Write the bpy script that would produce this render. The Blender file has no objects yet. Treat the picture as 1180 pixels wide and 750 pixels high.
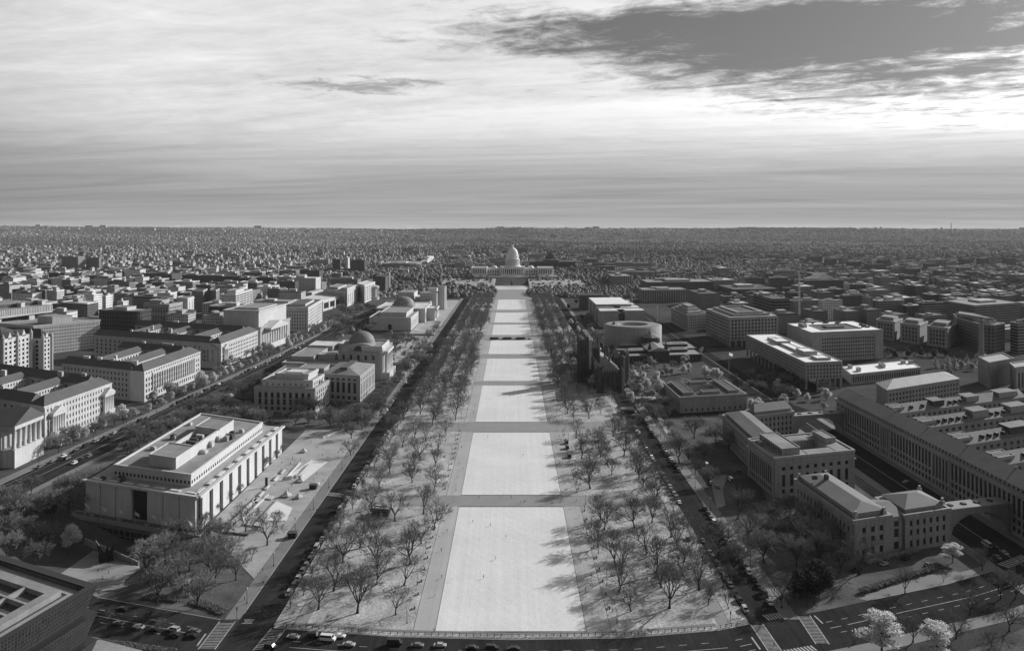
import bpy, math, random
from mathutils import Vector, Matrix
R = random.Random(11)
sc = bpy.context.scene
COL = sc.collection
# ---------------------------------------------------------------- camera, sky, sun, exposure
H, F = 152.0, 914.0                       # eye height in metres, focal length in photograph pixels (1180 wide)
cam_d = bpy.data.cameras.new('camera'); cam = bpy.data.objects.new('camera', cam_d); COL.objects.link(cam)
cam.location = (0, 0, H); cam.rotation_euler = (math.radians(90), 0, 0)
cam_d.sensor_width = 36; cam_d.lens = 36 * F / 1180; cam_d.shift_y = -111 / 1180
cam_d.clip_start = 1; cam_d.clip_end = 120000
sc.camera = cam
SUN_AZ, SUN_EL, SUN_STR = 52.5, 24.0, 5.0
sv = Vector((math.sin(math.radians(SUN_AZ)) * math.cos(math.radians(SUN_EL)), math.cos(math.radians(SUN_AZ)) * math.cos(math.radians(SUN_EL)), math.sin(math.radians(SUN_EL))))
sun_d = bpy.data.lights.new('sun', 'SUN'); sun = bpy.data.objects.new('sun', sun_d); COL.objects.link(sun)
sun_d.energy = SUN_STR; sun_d.angle = math.radians(0.6); sun_d.color = (1, 1, 1)
sun.rotation_euler = (-sv).to_track_quat('-Z', 'Y').to_euler(); sun.location = (900, 700, 700)
vs = sc.view_settings; vs.view_transform = 'Standard'; vs.look = 'None'; vs.exposure = 0.0; vs.gamma = 1
vs.use_curve_mapping = False
sc.cycles.max_bounces = 4; sc.cycles.diffuse_bounces = 2; sc.cycles.glossy_bounces = 2; sc.cycles.transparent_max_bounces = 4
sc.cycles.use_denoising = True

class NT:
    """small helper to wire shader nodes"""
    def __init__(s, tree): s.t = tree; s.n = tree.nodes; s.l = tree.links
    def put(s, sock, v):
        if v is None: return
        if isinstance(v, bpy.types.NodeSocket): s.l.new(v, sock)
        else: sock.default_value = v
    def math(s, op, a=None, b=None, c=None, clamp=False):
        n = s.n.new('ShaderNodeMath'); n.operation = op; n.use_clamp = clamp
        for i, v in enumerate((a, b, c)): s.put(n.inputs[i], v)
        return n.outputs[0]
    def vmath(s, op, a=None, b=None):
        n = s.n.new('ShaderNodeVectorMath'); n.operation = op
        s.put(n.inputs[0], a); s.put(n.inputs[1], b)
        return n.outputs['Value'] if op in ('DOT_PRODUCT', 'LENGTH') else n.outputs[0]
    def noise(s, vec, scale, detail=4, rough=.55, dist=0.0):
        n = s.n.new('ShaderNodeTexNoise'); s.put(n.inputs['Vector'], vec); n.inputs['Scale'].default_value = scale
        n.inputs['Detail'].default_value = detail; n.inputs['Roughness'].default_value = rough; n.inputs['Distortion'].default_value = dist
        return n.outputs['Fac']
    def ramp(s, x, a, b, lo=0.0, hi=1.0, smooth=True):
        n = s.n.new('ShaderNodeMapRange'); n.interpolation_type = 'SMOOTHSTEP' if smooth else 'LINEAR'; n.clamp = True
        s.put(n.inputs[0], x); s.put(n.inputs[1], a); s.put(n.inputs[2], b); s.put(n.inputs[3], lo); s.put(n.inputs[4], hi)
        return n.outputs[0]
    def mix(s, f, a, b):
        n = s.n.new('ShaderNodeMix'); n.data_type = 'FLOAT'
        s.put(n.inputs[0], f); s.put(n.inputs[2], a); s.put(n.inputs[3], b); return n.outputs[0]
    def sep(s, v):
        n = s.n.new('ShaderNodeSeparateXYZ'); s.put(n.inputs[0], v); return n.outputs
    def comb(s, x, y, z):
        n = s.n.new('ShaderNodeCombineXYZ'); s.put(n.inputs[0], x); s.put(n.inputs[1], y); s.put(n.inputs[2], z); return n.outputs[0]

world = bpy.data.worlds.new('World'); sc.world = world; world.use_nodes = True
def build_sky():
    w = NT(world.node_tree); w.n.clear()
    out = w.n.new('ShaderNodeOutputWorld'); bg = w.n.new('ShaderNodeBackground'); w.l.new(bg.outputs[0], out.inputs[0])
    sky = w.n.new('ShaderNodeTexSky'); sky.sky_type = 'NISHITA'; sky.sun_disc = False
    sky.sun_elevation = math.radians(SUN_EL); sky.sun_rotation = math.radians(SUN_AZ); sky.altitude = 100
    bw = w.n.new('ShaderNodeRGBToBW'); w.l.new(sky.outputs[0], bw.inputs[0])
    tc = w.n.new('ShaderNodeTexCoord'); d = tc.outputs['Generated']
    x, y, z = w.sep(d)[:3]
    zc = w.math('MAXIMUM', z, 0.004)
    zz = w.math('ADD', zc, 0.030)
    px = w.math('DIVIDE', x, zz); py = w.math('DIVIDE', y, zz)          # a flat cloud deck one unit overhead
    p = w.comb(px, py, 0.0)
    az = w.math('ARCTAN2', x, y)                                          # 0 ahead, + right
    hor = w.math('SQRT', w.math('ADD', w.math('MULTIPLY', x, x), w.math('MULTIPLY', y, y)))
    te = w.math('DIVIDE', z, hor)                                         # tangent of the elevation
    warp = w.noise(p, 0.55, 4, .6)
    wv = w.math('SUBTRACT', warp, 0.5)
    # broad streaky deck, combed out sideways, drawn out along the wind from upper left to lower right
    ps = w.comb(w.math('MULTIPLY', px, 0.30), w.math('ADD', py, w.math('MULTIPLY', px, 0.22)), 3.0)
    big = w.noise(ps, 0.50, 9, .66, 0.9)
    ps2 = w.comb(w.math('MULTIPLY', px, 0.55), w.math('ADD', py, w.math('MULTIPLY', px, 0.15)), 9.0)
    fine = w.noise(ps2, 2.4, 8, .70, 0.8)
    pw = w.comb(w.math('MULTIPLY', px, 0.34), w.math('ADD', py, w.math('MULTIPLY', px, 0.30)), 21.0)
    wisp = w.noise(pw, 1.2, 10, .72, 1.2)
    puff = w.noise(w.comb(px, py, 5.0), 4.2, 9, .70, 0.5)
    # the clear hole high on the right: an ellipse in bearing and elevation with a ragged rim
    ue = w.math('DIVIDE', w.math('SUBTRACT', az, 0.37), 0.42)
    slope = w.math('SUBTRACT', te, w.math('SUBTRACT', 0.248, w.math('MULTIPLY', az, 0.075)))
    ve = w.math('DIVIDE', slope, w.ramp(az, -.05, .5, .050, .076))
    rr = w.math('SQRT', w.math('ADD', w.math('MULTIPLY', ue, ue), w.math('MULTIPLY', ve, ve)))
    rim = w.math('ADD', rr, w.math('MULTIPLY', w.math('SUBTRACT', wisp, 0.5), 2.0))
    rim = w.math('ADD', rim, w.math('MULTIPLY', w.math('SUBTRACT', puff, 0.5), 1.7))
    hole = w.ramp(rim, 0.35, 1.25, 1.0, 0.0)
    # a thinner wispy patch left of the middle
    e1 = w.math('DIVIDE', w.math('SUBTRACT', az, -.19), .10); e2 = w.math('DIVIDE', w.math('SUBTRACT', te, .178), .014)
    r2 = w.math('SQRT', w.math('ADD', w.math('MULTIPLY', e1, e1), w.math('MULTIPLY', e2, e2)))
    r2 = w.math('ADD', r2, w.math('ADD', w.math('MULTIPLY', w.math('SUBTRACT', wisp, .5), 3.0), w.math('MULTIPLY', w.math('SUBTRACT', puff, .5), 6.0)))
    e3 = w.math('DIVIDE', w.math('SUBTRACT', az, .40), .10); e4 = w.math('DIVIDE', w.math('SUBTRACT', te, .155), .022)
    r3 = w.math('SQRT', w.math('ADD', w.math('MULTIPLY', e3, e3), w.math('MULTIPLY', e4, e4)))
    r3 = w.math('ADD', r3, w.math('ADD', w.math('MULTIPLY', w.math('SUBTRACT', wisp, .5), 3.0), w.math('MULTIPLY', w.math('SUBTRACT', puff, .5), 3.0)))
    hole = w.math('MAXIMUM', hole, w.math('MAXIMUM', w.ramp(r2, -.3, 1.0, .55, 0.), w.ramp(r3, -.1, 1.1, .7, 0.)))
    # thin places elsewhere
    thin = w.ramp(w.math('ADD', w.math('MULTIPLY', big, 0.5), w.math('ADD', w.math('MULTIPLY', wisp, 0.3), w.math('MULTIPLY', puff, .2))), 0.38, 0.47, 0.9, 0.0)
    thin = w.math('MULTIPLY', thin, w.ramp(te, 0.10, 0.18))
    hole = w.math('MAXIMUM', hole, thin)
    # brightness of the clouds: brighter towards the sun, greyer low down, streaked; the sky overhead and behind is clearer and deeper
    cs = w.vmath('DOT_PRODUCT', d, tuple(sv))
    glow = w.math('POWER', w.math('MAXIMUM', cs, 0.0), 7.0)
    glow2 = w.math('POWER', w.math('MAXIMUM', cs, 0.0), 34.0)
    tex = w.math('ADD', w.math('MULTIPLY', big, 0.66), w.math('MULTIPLY', w.mix(w.ramp(te, .02, .16), .48, fine), 0.34))
    texb = w.ramp(w.math('ADD', w.math('MULTIPLY', tex, .72), w.math('MULTIPLY', w.mix(w.ramp(te, .02, .16), .5, w.math('ADD', w.math('MULTIPLY', wisp, .5), w.math('MULTIPLY', puff, .5))), .28)), 0.36, 0.60, 0.62, 1.13, False)
    low = w.ramp(te, 0.03, 0.17, 0.50, 1.0)
    band = w.ramp(te, 0.0, 0.013, 1.35, 1.0)
    cl = w.math('MULTIPLY', w.math('MULTIPLY', texb, low), band)
    cl = w.math('MULTIPLY', cl, 7.0)
    glo = w.math('ADD', w.math('MULTIPLY', glow, 1.3), w.math('MULTIPLY', glow2, 6.5))
    cl = w.math('MULTIPLY', cl, w.math('ADD', 1.0, w.math('MULTIPLY', glo, w.ramp(te, 0.02, 0.15))))
    clear = w.math('ADD', w.math('MULTIPLY', bw.outputs[0], 0.20), 0.66)
    deep = w.math('ADD', w.math('MULTIPLY', bw.outputs[0], 0.09), 0.34)
    v = w.mix(hole, cl, clear)
    v = w.mix(w.math('MULTIPLY', w.ramp(te, .42, .8), .9), v, deep)
    v = w.mix(w.math('MULTIPLY', w.ramp(cs, .35, -.35), .92), v, deep)
    v = w.math('MINIMUM', v, 12.0)
    cc = w.comb(v, v, v)
    w.l.new(cc, bg.inputs[0]); bg.inputs[1].default_value = 0.115
build_sky()

# ---------------------------------------------------------------- materials (all neutral: the photograph is black and white)
MATS = {}
STREAK = ('limestone', 'marble', 'concrete', 'sandstone', 'panel', 'drum')
def mat(name, v, rough=.9, var=.18, scale=.12, spec=.2, fine=.0, metallic=0.0, trans=0.0):
    if name in MATS: return MATS[name]
    m = bpy.data.materials.new(name); m.use_nodes = True; MATS[name] = m
    t = NT(m.node_tree); b = t.n['Principled BSDF']
    geo = t.n.new('ShaderNodeNewGeometry'); pos = geo.outputs['Position']
    n1 = t.noise(pos, scale, 6, .65); n2 = t.noise(pos, scale * 9, 3, .6)
    f = t.math('ADD', t.math('MULTIPLY', n1, .7), t.math('MULTIPLY', n2, .3))
    f = t.ramp(f, .3, .7, 1 - var, 1 + var, False)
    if fine:
        n3 = t.noise(pos, 1.7, 2, .6); f = t.math('MULTIPLY', f, t.ramp(n3, .3, .7, 1 - fine, 1 + fine, False))
    if name.startswith('roof_') and 'tile' not in name:      # patched felt, ponding and seams
        cx, cy, cz = t.sep(pos)[:3]; wn = t.n.new('ShaderNodeTexWhiteNoise'); wn.noise_dimensions = '2D'; t.l.new(t.comb(t.math('FLOOR', t.math('DIVIDE', cx, 7.5)), t.math('FLOOR', t.math('DIVIDE', cy, 9.0)), 0.0), wn.inputs['Vector'])
        f = t.math('MULTIPLY', f, t.math('ADD', .88, t.math('MULTIPLY', wn.outputs[0], .24))); n5 = t.noise(pos, .16, 5, .7, .8); f = t.math('MULTIPLY', f, t.ramp(n5, .55, .72, 1.0, .78))
    if name.startswith(STREAK):      # rain streaks and panel joints
        x, y, z = t.sep(pos)[:3]; n4 = t.noise(t.comb(x, y, t.math('MULTIPLY', z, .07)), .7, 5, .7); f = t.math('MULTIPLY', f, t.ramp(n4, .3, .7, .82, 1.12, False))
        j = t.math('LESS_THAN', t.math('FRACT', t.math('DIVIDE', z, 1.9)), .07); f = t.math('MULTIPLY', f, t.math('SUBTRACT', 1.0, t.math('MULTIPLY', j, .18)))
    c = t.math('MULTIPLY', f, v)
    t.l.new(t.comb(c, c, c), b.inputs['Base Color'])
    b.inputs['Roughness'].default_value = rough; b.inputs['Specular IOR Level'].default_value = spec; b.inputs['Metallic'].default_value = metallic
    if trans:      # thin leaves and cloth let some light through
        tr = t.n.new('ShaderNodeBsdfTranslucent'); t.l.new(b.inputs['Base Color'].links[0].from_socket, tr.inputs[0]); mx = t.n.new('ShaderNodeMixShader'); mx.inputs[0].default_value = trans
        t.l.new(b.outputs[0], mx.inputs[1]); t.l.new(tr.outputs[0], mx.inputs[2]); t.l.new(mx.outputs[0], t.n['Material Output'].inputs['Surface'])
    return m
def wmat(name, v, win=.03, cw=3.2, ch=3.7, fw=.55, fh=.55, ribbon=False, var=.15):
    """a wall with rows of windows laid out in metres along the wall (uv) for far blocks"""
    if name in MATS: return MATS[name]
    m = bpy.data.materials.new(name); m.use_nodes = True; MATS[name] = m
    t = NT(m.node_tree); b = t.n['Principled BSDF']
    uv = t.n.new('ShaderNodeUVMap'); uv.uv_map = 'UVMap'
    u, q = t.sep(uv.outputs[0])[:2]
    fu = t.math('FRACT', t.math('DIVIDE', u, cw)); fv = t.math('FRACT', t.math('DIVIDE', q, ch))
    inv = t.math('LESS_THAN', t.math('ABSOLUTE', t.math('SUBTRACT', fv, .55)), fh / 2)
    inu = t.math('LESS_THAN', t.math('ABSOLUTE', t.math('SUBTRACT', fu, .5)), fw / 2)
    w = inv if ribbon else t.math('MULTIPLY', inv, inu)
    geo = t.n.new('ShaderNodeNewGeometry'); n1 = t.noise(geo.outputs['Position'], .08, 5, .6)
    wal = t.math('MULTIPLY', t.ramp(n1, .3, .7, 1 - var, 1 + var, False), v)
    wn = t.n.new('ShaderNodeTexWhiteNoise'); wn.noise_dimensions = '2D'
    t.l.new(t.comb(t.math('FLOOR', t.math('DIVIDE', u, cw)), t.math('FLOOR', t.math('DIVIDE', q, ch)), 0.0), wn.inputs['Vector'])
    pane = t.math('MULTIPLY', t.math('ADD', .5, wn.outputs[0]), win)
    c = t.mix(w, wal, pane)
    t.l.new(t.comb(c, c, c), b.inputs['Base Color']); b.inputs['Roughness'].default_value = .8; b.inputs['Specular IOR Level'].default_value = .15
    return m
def lawn_mat(name, v, stripe=.05, var=.08, scale=.05, fine=.10, strp=2.4, mow=False):
    m = bpy.data.materials.new(name); m.use_nodes = True; MATS[name] = m
    t = NT(m.node_tree); b = t.n['Principled BSDF']
    geo = t.n.new('ShaderNodeNewGeometry'); pos = geo.outputs['Position']
    x, y, z = t.sep(pos)[:3]
    n1 = t.noise(pos, scale, 6, .65); n2 = t.noise(pos, .9, 4, .7)
    sx = t.noise(t.comb(t.math('MULTIPLY', x, 1.0), t.math('MULTIPLY', y, .012), 0.0), 1 / strp, 3, .7)
    f = t.math('MULTIPLY', t.ramp(n1, .3, .7, 1 - var, 1 + var, False), t.ramp(n2, .3, .7, 1 - fine, 1 + fine, False))
    f = t.math('MULTIPLY', f, t.ramp(sx, .3, .7, 1 - stripe, 1 + stripe, False))
    if mow:
        st = t.math('FRACT', t.math('DIVIDE', t.math('ADD', t.math('MULTIPLY', x, .8), t.math('MULTIPLY', y, .6)), 5.2)); f = t.math('MULTIPLY', f, t.ramp(st, .40, .60, .990, 1.010))
        wn = t.noise(pos, .11, 5, .75, 1.0); f = t.math('MULTIPLY', f, t.ramp(wn, .60, .72, 1.0, .84))
    c = t.math('MULTIPLY', f, v); t.l.new(t.comb(c, c, c), b.inputs['Base Color'])
    b.inputs['Roughness'].default_value = 1; b.inputs['Specular IOR Level'].default_value = .0
    return m

# ---------------------------------------------------------------- picture to ground, terrain
def sst(a, b, x):
    t = max(0.0, min(1.0, (x - a) / (b - a))); return t * t * (3 - 2 * t)
def ground_z(x, y):
    fx = sst(-262, -226, x) * (1 - sst(-178, -157, x))
    fy = max(0.0, min(1.0, (y - 330) / 66.0)) * (1 - sst(404, 425, y))
    far = 0.0
    if y > 7500:
        u = x / y * F / 1180 + .5
        top = 150 + 20 * sst(.42, .0, u) - 9 * sst(.5, 1, u) + 9 * math.sin(u * 9 + 1) + 5 * math.sin(u * 23 + 2) + 2.5 * math.sin(u * 61) + 1.5 * math.sin(u * 140)
        far = top * (.35 * sst(7500, 9500, y) * sst(.6, .1, u) + (1 - .35 * sst(.6, .1, u)) * sst(9000, 12500, y)) * (1 - .5 * sst(13000, 20000, y))
    hill = far + 14 * sst(2130, 2260, y) * (1 - sst(260, 480, abs(x)))
    return -9.5 * fx * fy + hill
def G(px, py, z=0.0):
    """the point at height z seen at pixel (px, py) of the photograph"""
    D = F * (H - z) / (py - 264.0)
    return ((px - 590.0) / F * D, D)
def Gt(px, py):
    z = 0
    for _ in range(6):
        x, y = G(px, py, z); z = ground_z(x, y)
    return (x, y, z)
def PX(x, y, z=0): return (590 + F * x / y, 264 + F * (H - z) / y)
def Q(pts, z):
    q = [Vector(G(a, b, z)) for a, b in pts]
    if len(q) == 3: q.append(q[0] + q[2] - q[1])
    return q
def sub(c, u0, u1, v0, v1):
    A, B, C, D = c
    P = lambda u, v: (A * (1 - u) + B * u) * (1 - v) + (D * (1 - u) + C * u) * v
    return [P(u0, v0), P(u1, v0), P(u1, v1), P(u0, v1)]
def shear(x, y):
    th = x / y; return math.sin(th) / (math.cos(th) + th * math.sin(th))
def plan(x, y, w, l):
    """a footprint w across, l deep, squared to the streets at (x, y): left-far, left-near, right-near, right-far order A B C D"""
    s = shear(x, y)
    B = Vector((x - w / 2, y - l / 2 - s * w / 2)); C = Vector((x + w / 2, y - l / 2 + s * w / 2))
    return [B + Vector((0, l)), B, C, C + Vector((0, l))]
def inset(c, d):
    n = len(c); o = []
    for i in range(n):
        a, b, e = c[i - 1], c[i], c[(i + 1) % n]
        u = (b - a).normalized(); w = (e - b).normalized()
        n1 = Vector((-u.y, u.x)); n2 = Vector((-w.y, w.x))          # inward normals for a counter-clockwise ring
        k = 1 + n1.dot(n2)
        o.append(b + (n1 + n2) * (d / max(k, .2)))
    return o

class MB:
    def __init__(s): s.v = []; s.f = []; s.m = []; s.uv = []
    def face(s, pts, m=0, uv=None):
        i = len(s.v); s.v.extend([tuple(p) for p in pts]); s.f.append(tuple(range(i, i + len(pts)))); s.m.append(m)
        s.uv.extend(uv if uv else [(0.0, 0.0)] * len(pts))
    def prism(s, c, z0, z1, m=0, top=True, bottom=False, mt=None):
        u = 0.0; n = len(c)
        for i in range(n):
            a, b = c[i], c[(i + 1) % n]; L = (b - a).length
            s.face([(a.x, a.y, z0), (b.x, b.y, z0), (b.x, b.y, z1), (a.x, a.y, z1)], m, [(u, 0), (u + L, 0), (u + L, z1 - z0), (u, z1 - z0)]); u += L + 1.3
        if top: s.face([(p.x, p.y, z1) for p in c], m if mt is None else mt)
        if bottom: s.face([(p.x, p.y, z0) for p in reversed(c)], m)
    def ring(s, o, i, z0, z1, m=0):
        n = len(o)
        for k in range(n):
            a, b, c, d = o[k], o[(k + 1) % n], i[(k + 1) % n], i[k]
            s.face([(a.x, a.y, z0), (b.x, b.y, z0), (b.x, b.y, z1), (a.x, a.y, z1)], m)
            s.face([(c.x, c.y, z0), (d.x, d.y, z0), (d.x, d.y, z1), (c.x, c.y, z1)], m)
            s.face([(a.x, a.y, z1), (b.x, b.y, z1), (c.x, c.y, z1), (d.x, d.y, z1)], m)
            s.face([(d.x, d.y, z0), (c.x, c.y, z0), (b.x, b.y, z0), (a.x, a.y, z0)], m)
    def obox(s, P, u, n, s0, s1, d0, d1, z0, z1, m=0):
        q = [P + u * s0 + n * d0, P + u * s0 + n * d1, P + u * s1 + n * d1, P + u * s1 + n * d0]
        if (q[1] - q[0]).x * (q[2] - q[1]).y - (q[1] - q[0]).y * (q[2] - q[1]).x < 0: q.reverse()
        s.prism(q, z0, z1, m, True, True)
    def box(s, x0, x1, y0, y1, z0, z1, m=0):
        s.prism([Vector((x0, y0)), Vector((x1, y0)), Vector((x1, y1)), Vector((x0, y1))], z0, z1, m, True, True)
    def hip(s, c, z, h, hipf=1.0, m=0, axis=None):
        """pitched roof over the quad c: the ridge runs along the longer side; hipf 0 is a gable"""
        A, B, C, D = c
        if axis is None: axis = 0 if (B - A).length >= (C - B).length else 1
        if axis == 1: A, B, C, D = B, C, D, A
        e0 = (A + D) / 2; e1 = (B + C) / 2; w = (D - A).length / 2; L = (e1 - e0).length
        k = min(.49, hipf * w / L); r0 = e0.lerp(e1, k); r1 = e0.lerp(e1, 1 - k); t = z + h
        P = lambda v, q: (v.x, v.y, q)
        s.face([P(A, z), P(B, z), P(r1, t), P(r0, t)], m); s.face([P(C, z), P(D, z), P(r0, t), P(r1, t)], m)
        s.face([P(B, z), P(C, z), P(r1, t)], m); s.face([P(D, z), P(A, z), P(r0, t)], m)
        s.face([P(D, z), P(C, z), P(B, z), P(A, z)], m)
    def tube(s, p, q, r0, r1, n=6, m=0, cap=False):
        p, q = Vector(p), Vector(q); a = (q - p)
        if a.length < 1e-6: return
        a.normalize(); e = a.cross(Vector((0, 0, 1)) if abs(a.z) < .9 else Vector((1, 0, 0))).normalized(); g = a.cross(e)
        i = len(s.v)
        for c, r in ((p, r0), (q, r1)):
            for k in range(n):
                t = 2 * math.pi * k / n; s.v.append(tuple(c + (e * math.cos(t) + g * math.sin(t)) * r))
        for k in range(n):
            s.f.append((i + k, i + (k + 1) % n, i + n + (k + 1) % n, i + n + k)); s.m.append(m); s.uv.extend([(0, 0)] * 4)
        if cap: s.f.append(tuple(i + n + k for k in range(n))); s.m.append(m); s.uv.extend([(0, 0)] * n)
    def lathe(s, cx, cy, prof, n=24, m=0, a0=0.0):
        i = len(s.v)
        for r, z in prof:
            for k in range(n):
                t = a0 + 2 * math.pi * k / n; s.v.append((cx + r * math.cos(t), cy + r * math.sin(t), z))
        for j in range(len(prof) - 1):
            for k in range(n):
                b = i + j * n; s.f.append((b + k, b + (k + 1) % n, b + n + (k + 1) % n, b + n + k)); s.m.append(m); s.uv.extend([(0, 0)] * 4)
    def build(s, name, mats, parent=None, smooth=False, loc=None):
        if not isinstance(mats, (list, tuple)): mats = [mats]
        off = Vector((0, 0, 0))
        if parent is not None:
            p = parent
            while p is not None: off += p.location; p = p.parent
        elif loc is not None: off = Vector(loc)
        me = bpy.data.meshes.new(name)
        me.from_pydata([(a - off.x, b - off.y, c - off.z) for a, b, c in s.v], [], s.f)
        for q in mats: me.materials.append(q)
        me.polygons.foreach_set('material_index', s.m)
        if any(u != (0.0, 0.0) for u in s.uv[:40]):
            ul = me.uv_layers.new(name='UVMap'); ul.data.foreach_set('uv', [w for u in s.uv for w in u])
        if smooth: me.polygons.foreach_set('use_smooth', [True] * len(s.f))
        me.update()
        o = bpy.data.objects.new(name, me); COL.objects.link(o)
        if parent is not None: o.parent = parent
        elif loc is not None: o.location = loc
        return o
def tag(o, label, cat, group=None):
    o['label'] = label; o['category'] = cat
    if group: o['group'] = group
    return o
def thing(name, label, cat, loc, group=None, rz=0.0):
    o = bpy.data.objects.new(name, None); COL.objects.link(o); o.location = loc; o.rotation_euler = (0, 0, rz); o.empty_display_size = 2
    return tag(o, label, cat, group)
def struct(o, kind='structure'): o['kind'] = kind; return o
def dup(root, loc, rz=0.0, sc_=1.0, label=None, group=None, zs=None):
    r = root.copy(); COL.objects.link(r); r.location = loc; r.rotation_euler = (0, 0, rz); r.scale = (sc_, sc_, zs or sc_)
    if label: r['label'] = label
    if group: r['group'] = group
    for ch in root.children:
        c = ch.copy(); COL.objects.link(c); c.parent = r
        for g in ch.children:
            d = g.copy(); COL.objects.link(d); d.parent = c
    return r
def nth(n):
    w = ['first', 'second', 'third', 'fourth', 'fifth', 'sixth', 'seventh', 'eighth', 'ninth', 'tenth', 'eleventh', 'twelfth']
    if n < 12: return w[n]
    n += 1; return '%d%s' % (n, 'th' if 10 < n % 100 < 20 else {1: 'st', 2: 'nd', 3: 'rd'}.get(n % 10, 'th'))
# ---------------------------------------------------------------- ground, lawns, walks, roads
M_grass = lawn_mat('tree_lawn_grass', .40, .05, .40, .06, .5)
M_lawn = lawn_mat('panel_turf', .70, .05, .07, .03, .12, 2.4, True)
M_gravel = lawn_mat('walk_gravel', .42, .10, .10, .03, .08, 3.0)
M_path = mat('path_paving', .27, .9, .15, .1)
M_asph = lawn_mat('asphalt', .038, .24, .25, .06, .16, 1.6)
M_walk = mat('sidewalk_concrete', .20, .9, .2, .08)
M_plaza = mat('plaza_paving', .36, .9, .30, .07, fine=.1)
M_line = mat('road_paint', .42, .8, .45, .5)
M_dark_lawn = lawn_mat('shaded_turf', .12, .05, .42, .04, .3)  # dimmer light over these grounds is put into the turf's colour
M_kerb = mat('kerb_stone', .34, .9, .2, .2)
M_city = mat('city_ground', .085, 1, .5, .006, 0, .4)
def sheet(name, pts, z, m, kind='structure'):
    b = MB(); b.face([(p[0], p[1], z + ground_z(p[0], p[1])) for p in pts]); o = b.build(name, m); struct(o, kind); return o
def ribbon(name, pts, w0, w1, z, m, closed=False, step=12.0):
    """a strip along world points pts, from w0 to w1 metres to the right of them, draped on the terrain"""
    b = MB(); P = [Vector(p[:2]) for p in pts]; o = []
    fine = [P[0]]
    for a, c in zip(P, P[1:]):
        n = max(1, int((c - a).length / step))
        fine += [a.lerp(c, (k + 1) / n) for k in range(n)]
    P = fine
    for i, p in enumerate(P):
        t = (P[min(i + 1, len(P) - 1)] - P[max(i - 1, 0)]).normalized(); n = Vector((t.y, -t.x)); o.append((p + n * w0, p + n * w1))
    for (a, c), (d, e) in zip(o, o[1:]):
        b.face([(q.x, q.y, z + ground_z(q.x, q.y)) for q in (a, c, e, d)])
    return struct(b.build(name, m))
def kerb(pts, name='kerb', h=.14, w=.3):
    b = MB(); P = [Vector(p[:2]) for p in pts]
    for a, c in zip(P, P[1:]):
        n = max(1, int((c - a).length / 15))
        for k in range(n):
            p, q = a.lerp(c, k / n), a.lerp(c, (k + 1) / n); u = (q - p).normalized(); nn = Vector((u.y, -u.x)); L = (q - p).length
            z = ground_z(p.x, p.y); b.obox(p, u, nn, 0, L, -w / 2, w / 2, z - .2, z + h)
    return struct(b.build(name, M_kerb))
def ground():
    xs = [-27000] + list(range(-14000, -1000, 500)) + [-900, -480] + list(range(-300, -100, 6)) + [-60, 0, 60, 150, 260, 300, 360, 420, 480, 900] + list(range(1500, 14001, 500)) + [27000]
    ys = [-1500, 60, 200, 280] + list(range(320, 436, 6)) + [500, 700, 1000, 1500, 2000] + list(range(2100, 2300, 20)) + [2600, 3200, 4500] + list(range(7500, 14000, 250)) + [20000, 27000]
    b = MB(); nx = len(xs)
    for y in ys:
        for x in xs: b.v.append((x, y, ground_z(x, y)))
    for j in range(len(ys) - 1):
        for i in range(nx - 1):
            a = j * nx + i; b.f.append((a, a + 1, a + nx + 1, a + nx)); b.m.append(0); b.uv.extend([(0, 0)] * 4)
    struct(b.build('ground', M_city, smooth=True))
ground()
# the park floor of the tree lawns (one sheet each side), then the panels on top
sheet('lawn', [(-79, 296), (-37.6, 296), (-37.6, 1760), (-79, 1760)], .05, M_grass)
sheet('lawn', [(37.6, 296), (79, 296), (79, 1760), (37.6, 1760)], .05, M_grass)
sheet('gravel_walk', [(-37.4, 296), (-29.2, 296), (-29.2, 1960), (-37.4, 1960)], .06, M_gravel)
sheet('gravel_walk', [(28.2, 296), (37.4, 296), (37.4, 1960), (28.2, 1960)], .06, M_gravel)
for a, c in ((300, 434), (454, 593.5), (626, 772), (794, 932), (965, 1085), (1139, 1263), (1290, 1445), (1494, 1712)):
    sheet('lawn_panel', [(-29, a), (28, a), (28, c), (-29, c)], .08, M_lawn)
for a, c, xl, xr in ((435, 453, -79, 79), (595, 625, -84, 84), (773, 793, -37.4, 37.4), (933, 964, -60, 60), (1086, 1138, -84, 84), (1264, 1289, -37, 37), (1446, 1493, -84, 84), (1713, 1980, -37, 37)):
    m = M_path
    sheet('cross_path', [(xl, a), (xr, a), (xr, c), (xl, c)], .10, m)
for s in (-1, 1):
    ribbon('verge', [(s * 91.2, 300), (s * 91.2, 1740)][::s], -7, 0, .05, M_grass if s < 0 else M_grass, step=200)
    ribbon('path', [(s * 84, 300), (s * 84, 1740)][::s], -5, 0, .07, M_path, step=200)
    ribbon('drive', [(s * 106, 300), (s * 106, 1740)][::s], -14.6, 0, .04, M_asph, step=200)
    ribbon('sidewalk', [(s * 112, 309), (s * 112, 1740)][::s], -6, 0, .12, M_walk, step=200)
    kerb([(s * 106, 314), (s * 106, 1500)]); kerb([(s * 91.3, 305), (s * 91.3, 1500)])
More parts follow.
